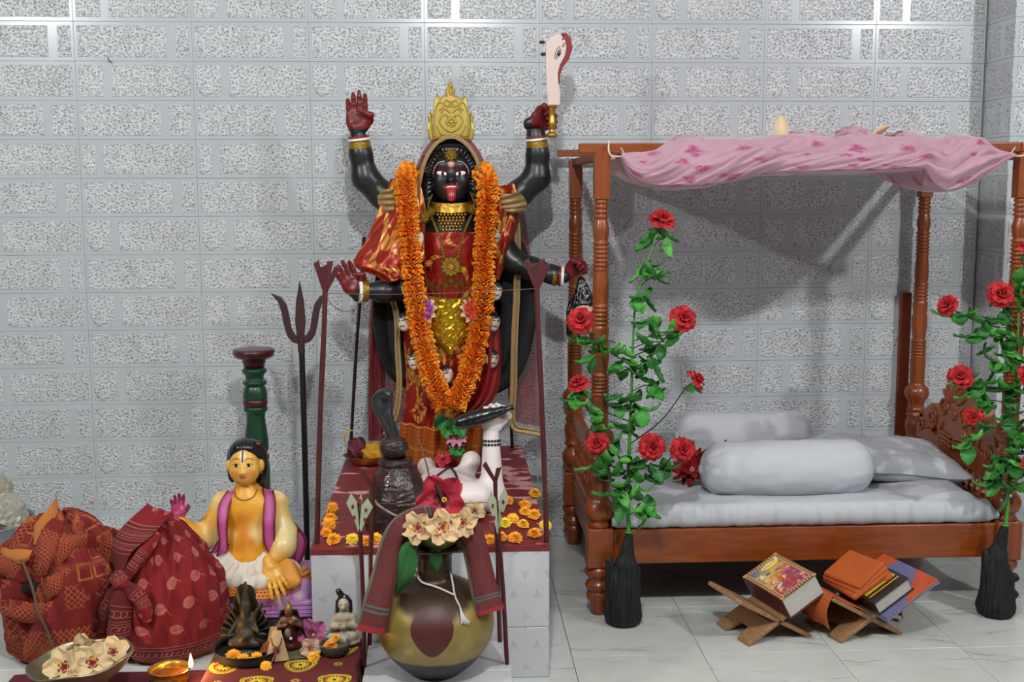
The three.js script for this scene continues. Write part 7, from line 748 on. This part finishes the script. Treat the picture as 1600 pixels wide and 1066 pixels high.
// ---------------------------------------------------------------- folding book stands and their books
{
  const woodB = dataTex(256, 256, (u, v) => { const k = .5 + .5 * Math.sin((v * 10 + fbm(u * 3, v * 12, 2) * 3) * 6.28); return mixc(rgb('#9a7350'), rgb('#83603f'), k); }); woodB.repeat.set(4, 4); const wm = phys(0xffffff, .6, { map: woodB });
  const board = () => { const L = .165, W = .2; // along the slope and along the axis, notch between the feet
    const g = extrude([[-W / 2, L], [-W / 2 + .012, L + .012], [W / 2 - .012, L + .012], [W / 2, L], [W / 2, -.132], [W / 2 - .062, -.132], [W / 2 - .075, -.075], [-W / 2 + .075, -.075], [-W / 2 + .062, -.132], [-W / 2, -.132]], .014, .003); uvPlanar(g, 0, 0); return g; };
  const bg = board(); const TH = 1.06; // tilt of each board from upright
  const stand = (label, x, z, ry) => { const t = thing('book_stand', label, 'book stand', [x, 0, z], ry); for (const s of [-1, 1]) { const m = part('board', bg, wm, t); m.rotation.order = 'ZYX'; m.rotation.y = PI / 2; m.rotation.z = s * TH; m.position.set(0, .0665, 0); } part('hinge', put(new THREE.CylinderGeometry(.009, .009, .19, 14), 0, .0675, 0, PI / 2), wm, t); return t; };
  const A = [1.0, 1.08, .29], B = [1.3, 1.075, .27];
  stand('pale wooden folding book stand holding one thick illustrated book', ...A); stand('pale wooden folding book stand holding books and an orange cloth', ...B);
  // local frame of a stand: x right, y up, z along the hinge; book laid on the right board
  const place = (o, S, lx, ly, lz, tilt) => { const c = Math.cos(S[2]), s = Math.sin(S[2]); o.position.set(S[0] + lx * c + lz * s, ly, S[1] - lx * s + lz * c); o.rotation.order = 'YXZ'; o.rotation.set(0, S[2], tilt); };
  const coverTex = (draw) => canvasTex(512, 768, draw);
  const c1 = coverTex((x, w, h) => { x.fillStyle = '#5a0f1c'; x.fillRect(0, 0, w, h); x.fillStyle = '#c7a04a'; for (let i = 0; i < 22; i++) { x.fillRect(8, i * 36 + 4, 34, 20); x.fillRect(w - 42, i * 36 + 4, 34, 20); } for (let i = 0; i < 14; i++) { x.fillRect(i * 38 + 4, 8, 22, 34); x.fillRect(i * 38 + 4, h - 42, 22, 34); } x.strokeStyle = '#e3d9c7'; x.lineWidth = 7; x.strokeRect(54, 54, w - 108, h - 108); const g = x.createLinearGradient(0, 60, w, h); g.addColorStop(0, '#2f4a8f'); g.addColorStop(.35, '#c9b04a'); g.addColorStop(.6, '#a83224'); g.addColorStop(1, '#8a2a5a'); x.fillStyle = g; x.fillRect(60, 60, w - 120, h - 120); const r = rng(15); const C = ['#2a4fa0', '#d9c05a', '#c2402a', '#e3b48a', '#b0487a', '#e8dcc0', '#7a2f8a', '#5f8ac9', '#d9822f', '#f0e4c9']; for (let i = 0; i < 120; i++) { x.fillStyle = C[Math.floor(r() * C.length)]; x.globalAlpha = .35 + r() * .4; const cx = 70 + r() * (w - 140), cy = 70 + r() * (h - 140); x.beginPath(); x.ellipse(cx, cy, 8 + r() * 34, 6 + r() * 24, r() * 3.1, 0, 7); x.fill(); } x.globalAlpha = 1; x.fillStyle = '#f0dc7a'; x.beginPath(); x.ellipse(w * .62, 130, 120, 42, 0, 0, 7); x.fill(); x.fillStyle = '#b01f2a'; for (let i = 0; i < 7; i++) { x.fillRect(w * .62 - 92 + i * 27, 112, 17, 5); x.fillRect(w * .62 - 88 + i * 27, 112, 5, 34); x.beginPath(); x.arc(w * .62 - 76 + i * 27, 132, 9, 0, 5); x.lineWidth = 4; x.strokeStyle = '#b01f2a'; x.stroke(); } });
  const c2 = coverTex((x, w, h) => { x.fillStyle = '#1d1712'; x.fillRect(0, 0, w, h); x.fillStyle = '#a8a02a'; x.fillRect(40, 110, w - 80, h - 300); const r = rng(5); x.fillStyle = '#1d1a10'; for (let i = 0; i < 40; i++) { x.beginPath(); x.ellipse(80 + r() * (w - 160), 150 + r() * (h - 400), 10 + r() * 30, 8 + r() * 16, r() * 3, 0, 7); x.fill(); } x.fillStyle = '#b58a3a'; for (let i = 0; i < 9; i++) x.fillRect(50 + i * 47, 40, 30, 34); x.fillRect(40, h - 150, w - 80, 24); });
  const c3 = coverTex((x, w, h) => { x.fillStyle = '#5f5f86'; x.fillRect(0, 0, w, h); x.fillStyle = '#b5491f'; x.beginPath(); x.moveTo(w, 0); x.lineTo(w, h * .3); x.lineTo(w * .3, 0); x.fill(); x.beginPath(); x.moveTo(w, h * .62); x.lineTo(w, h); x.lineTo(w * .35, h); x.fill(); x.strokeStyle = '#c9c4c9'; x.lineWidth = 6; x.strokeRect(w * .5, h * .42, 74, 60); x.beginPath(); x.arc(w * .57, h * .46, 16, 0, 7); x.stroke(); });
  const book = (name, label, S, lx, ly, lz, tilt, wd, th, len, tex, cov) => { const t = thing(name, label, 'book'); const cm = phys(cov, .45), pm = mat(0xb9b5ad, .85, { bumpMap: dataTex(64, 256, (u, v) => noise(3, v * 90) * .5 + .5, { linear: true }), bumpScale: .001 }); // x = width up the slope, y = thickness, z = length
    part('pages', box(wd - .008, th - .006, len - .01, -.001, th / 2, 0, .002), pm, t, 'pale page block'); const top = new THREE.BoxGeometry(wd, .003, len); const cg = box(wd, .003, len, 0, th - .0015, 0, .0012); { const p = cg.attributes.position, uv = []; for (let i = 0; i < p.count; i++) uv.push(p.getX(i) / wd + .5, .5 - p.getZ(i) / len); cg.setAttribute('uv', new THREE.Float32BufferAttribute(uv, 2)); } part('front_cover', cg, phys(0xffffff, .4, { map: tex, clearcoat: .3 }), t, 'printed front cover'); part('back_cover', box(wd, .003, len, 0, .0015, 0, .0012), cm, t); part('spine', box(.004, th, len, -wd / 2 + .001, th / 2, 0, .0015), cm, t); place(t, S, lx, ly, lz, tilt); return t; };
  const SL = PI / 2 - TH;   // slope of the right board
  const on = (up, lift) => [Math.cos(SL) * up - Math.sin(SL) * lift, .0665 + Math.sin(SL) * up + Math.cos(SL) * lift];
  { const [x, y] = on(.095, .009); book('thick_book', 'thick book with a colourful illustrated cover on the left book stand', A, x, y, .02, SL, .145, .078, .235, c1, 0x4f0f1c); }
  { const [x, y] = on(.125, .009); book('thin_book', 'large thin blue and orange book lying lowest on the right book stand', B, x, y, .03, SL, .215, .014, .28, c3, 0x6e6e8c); }
  { const [x, y] = on(.085, .024); book('brown_book', 'dark brown book with a yellow cover panel under the orange cloth', B, x, y, .03, SL, .145, .046, .22, c2, 0x1d1712); }
  const clothT = canvasTex(512, 512, (x, w, h) => { x.fillStyle = '#b0541c'; x.fillRect(0, 0, w, h); const r = rng(12); x.fillStyle = '#8f2f10'; for (let j = 0; j < 16; j++) for (let i = 0; i < 18; i++) { const a = i * 28 + 4, b = j * 32 + 8; x.fillRect(a, b, 18, 3); x.fillRect(a + 3 + r() * 4, b, 3, 14); x.fillRect(a + 11, b + 2, 3, 10 + r() * 6); if (r() < .5) x.fillRect(a + 4, b + 12, 9, 3); } }); clothT.repeat.set(2.2, 2.2); const om = phys(0xffffff, .9, { map: clothT, sheen: .3 });
  const oc = thing('orange_cloth', 'folded orange printed cloth over the left board and books of the right stand', 'cloth'); place(oc, B, 0, 0, 0, 0);
  const lum = (x, y, z) => .006 * noise(x * 22, y * 22, z * 22);
  { const [x, y] = on(.075, .086); for (let k = 0; k < 3; k++) part('fold', put(displace(new RoundedBoxGeometry(.15 - k * .012, .017, .19 - k * .012, 8, .008), (a, b, c) => .005 * noise(a * 20 + k * 5, b * 9, c * 20) + .003 * Math.sin(c * 60 + a * 30 + k)), x - .008 - k * .004, y - .012 + k * .014, -.02 + k * .004, 0, .06 * k, SL + .04 * k), om, oc); part('crumpled_end', put(displace(new RoundedBoxGeometry(.055, .05, .16, 10, .022), (a, b, c) => .01 * noise(a * 24, b * 24, c * 18 + 3) + .004 * Math.sin(b * 140 + c * 40)), x + .052, y + .004, .015, .1, .1, SL + .3), om, oc); }
  part('hanging_left', sheet((u, v) => { const z = (u - .5) * .2; const q = v < .45 ? V(lerp(-.012, -.15, v / .45), lerp(.088, .158, v / .45), z) : V(-.15 - .018 * Math.sin((v - .45) * 6) - .01 * Math.sin(u * 9 + v * 4) * (v - .45), .158 - (v - .45) * .2, z * (1 - .15 * (v - .45))); q.y += .004 * noise(u * 5, v * 6); return q; }, 30, 36, .3, .4, .003), om, oc); part('hanging_right', sheet((u, v) => V(.155 + .03 * v + .012 * Math.sin(u * 8 + v * 2), .13 - .115 * v, (u - .5) * .1 - .04 + .01 * v), 20, 20, .2, .2, .003), om, oc);
}
// small dark gecko-sized mark: a bent nail on the wall
single('wall_nail', tube([[-1.31, 1.925, .0], [-1.312, 1.93, .02], [-1.316, 1.942, .024]], .0022, 10, 6), mat(0x1a1a1a, .5), 'tiny dark bent nail high on the wall at the left', 'nail');
renderer.render(scene, camera);
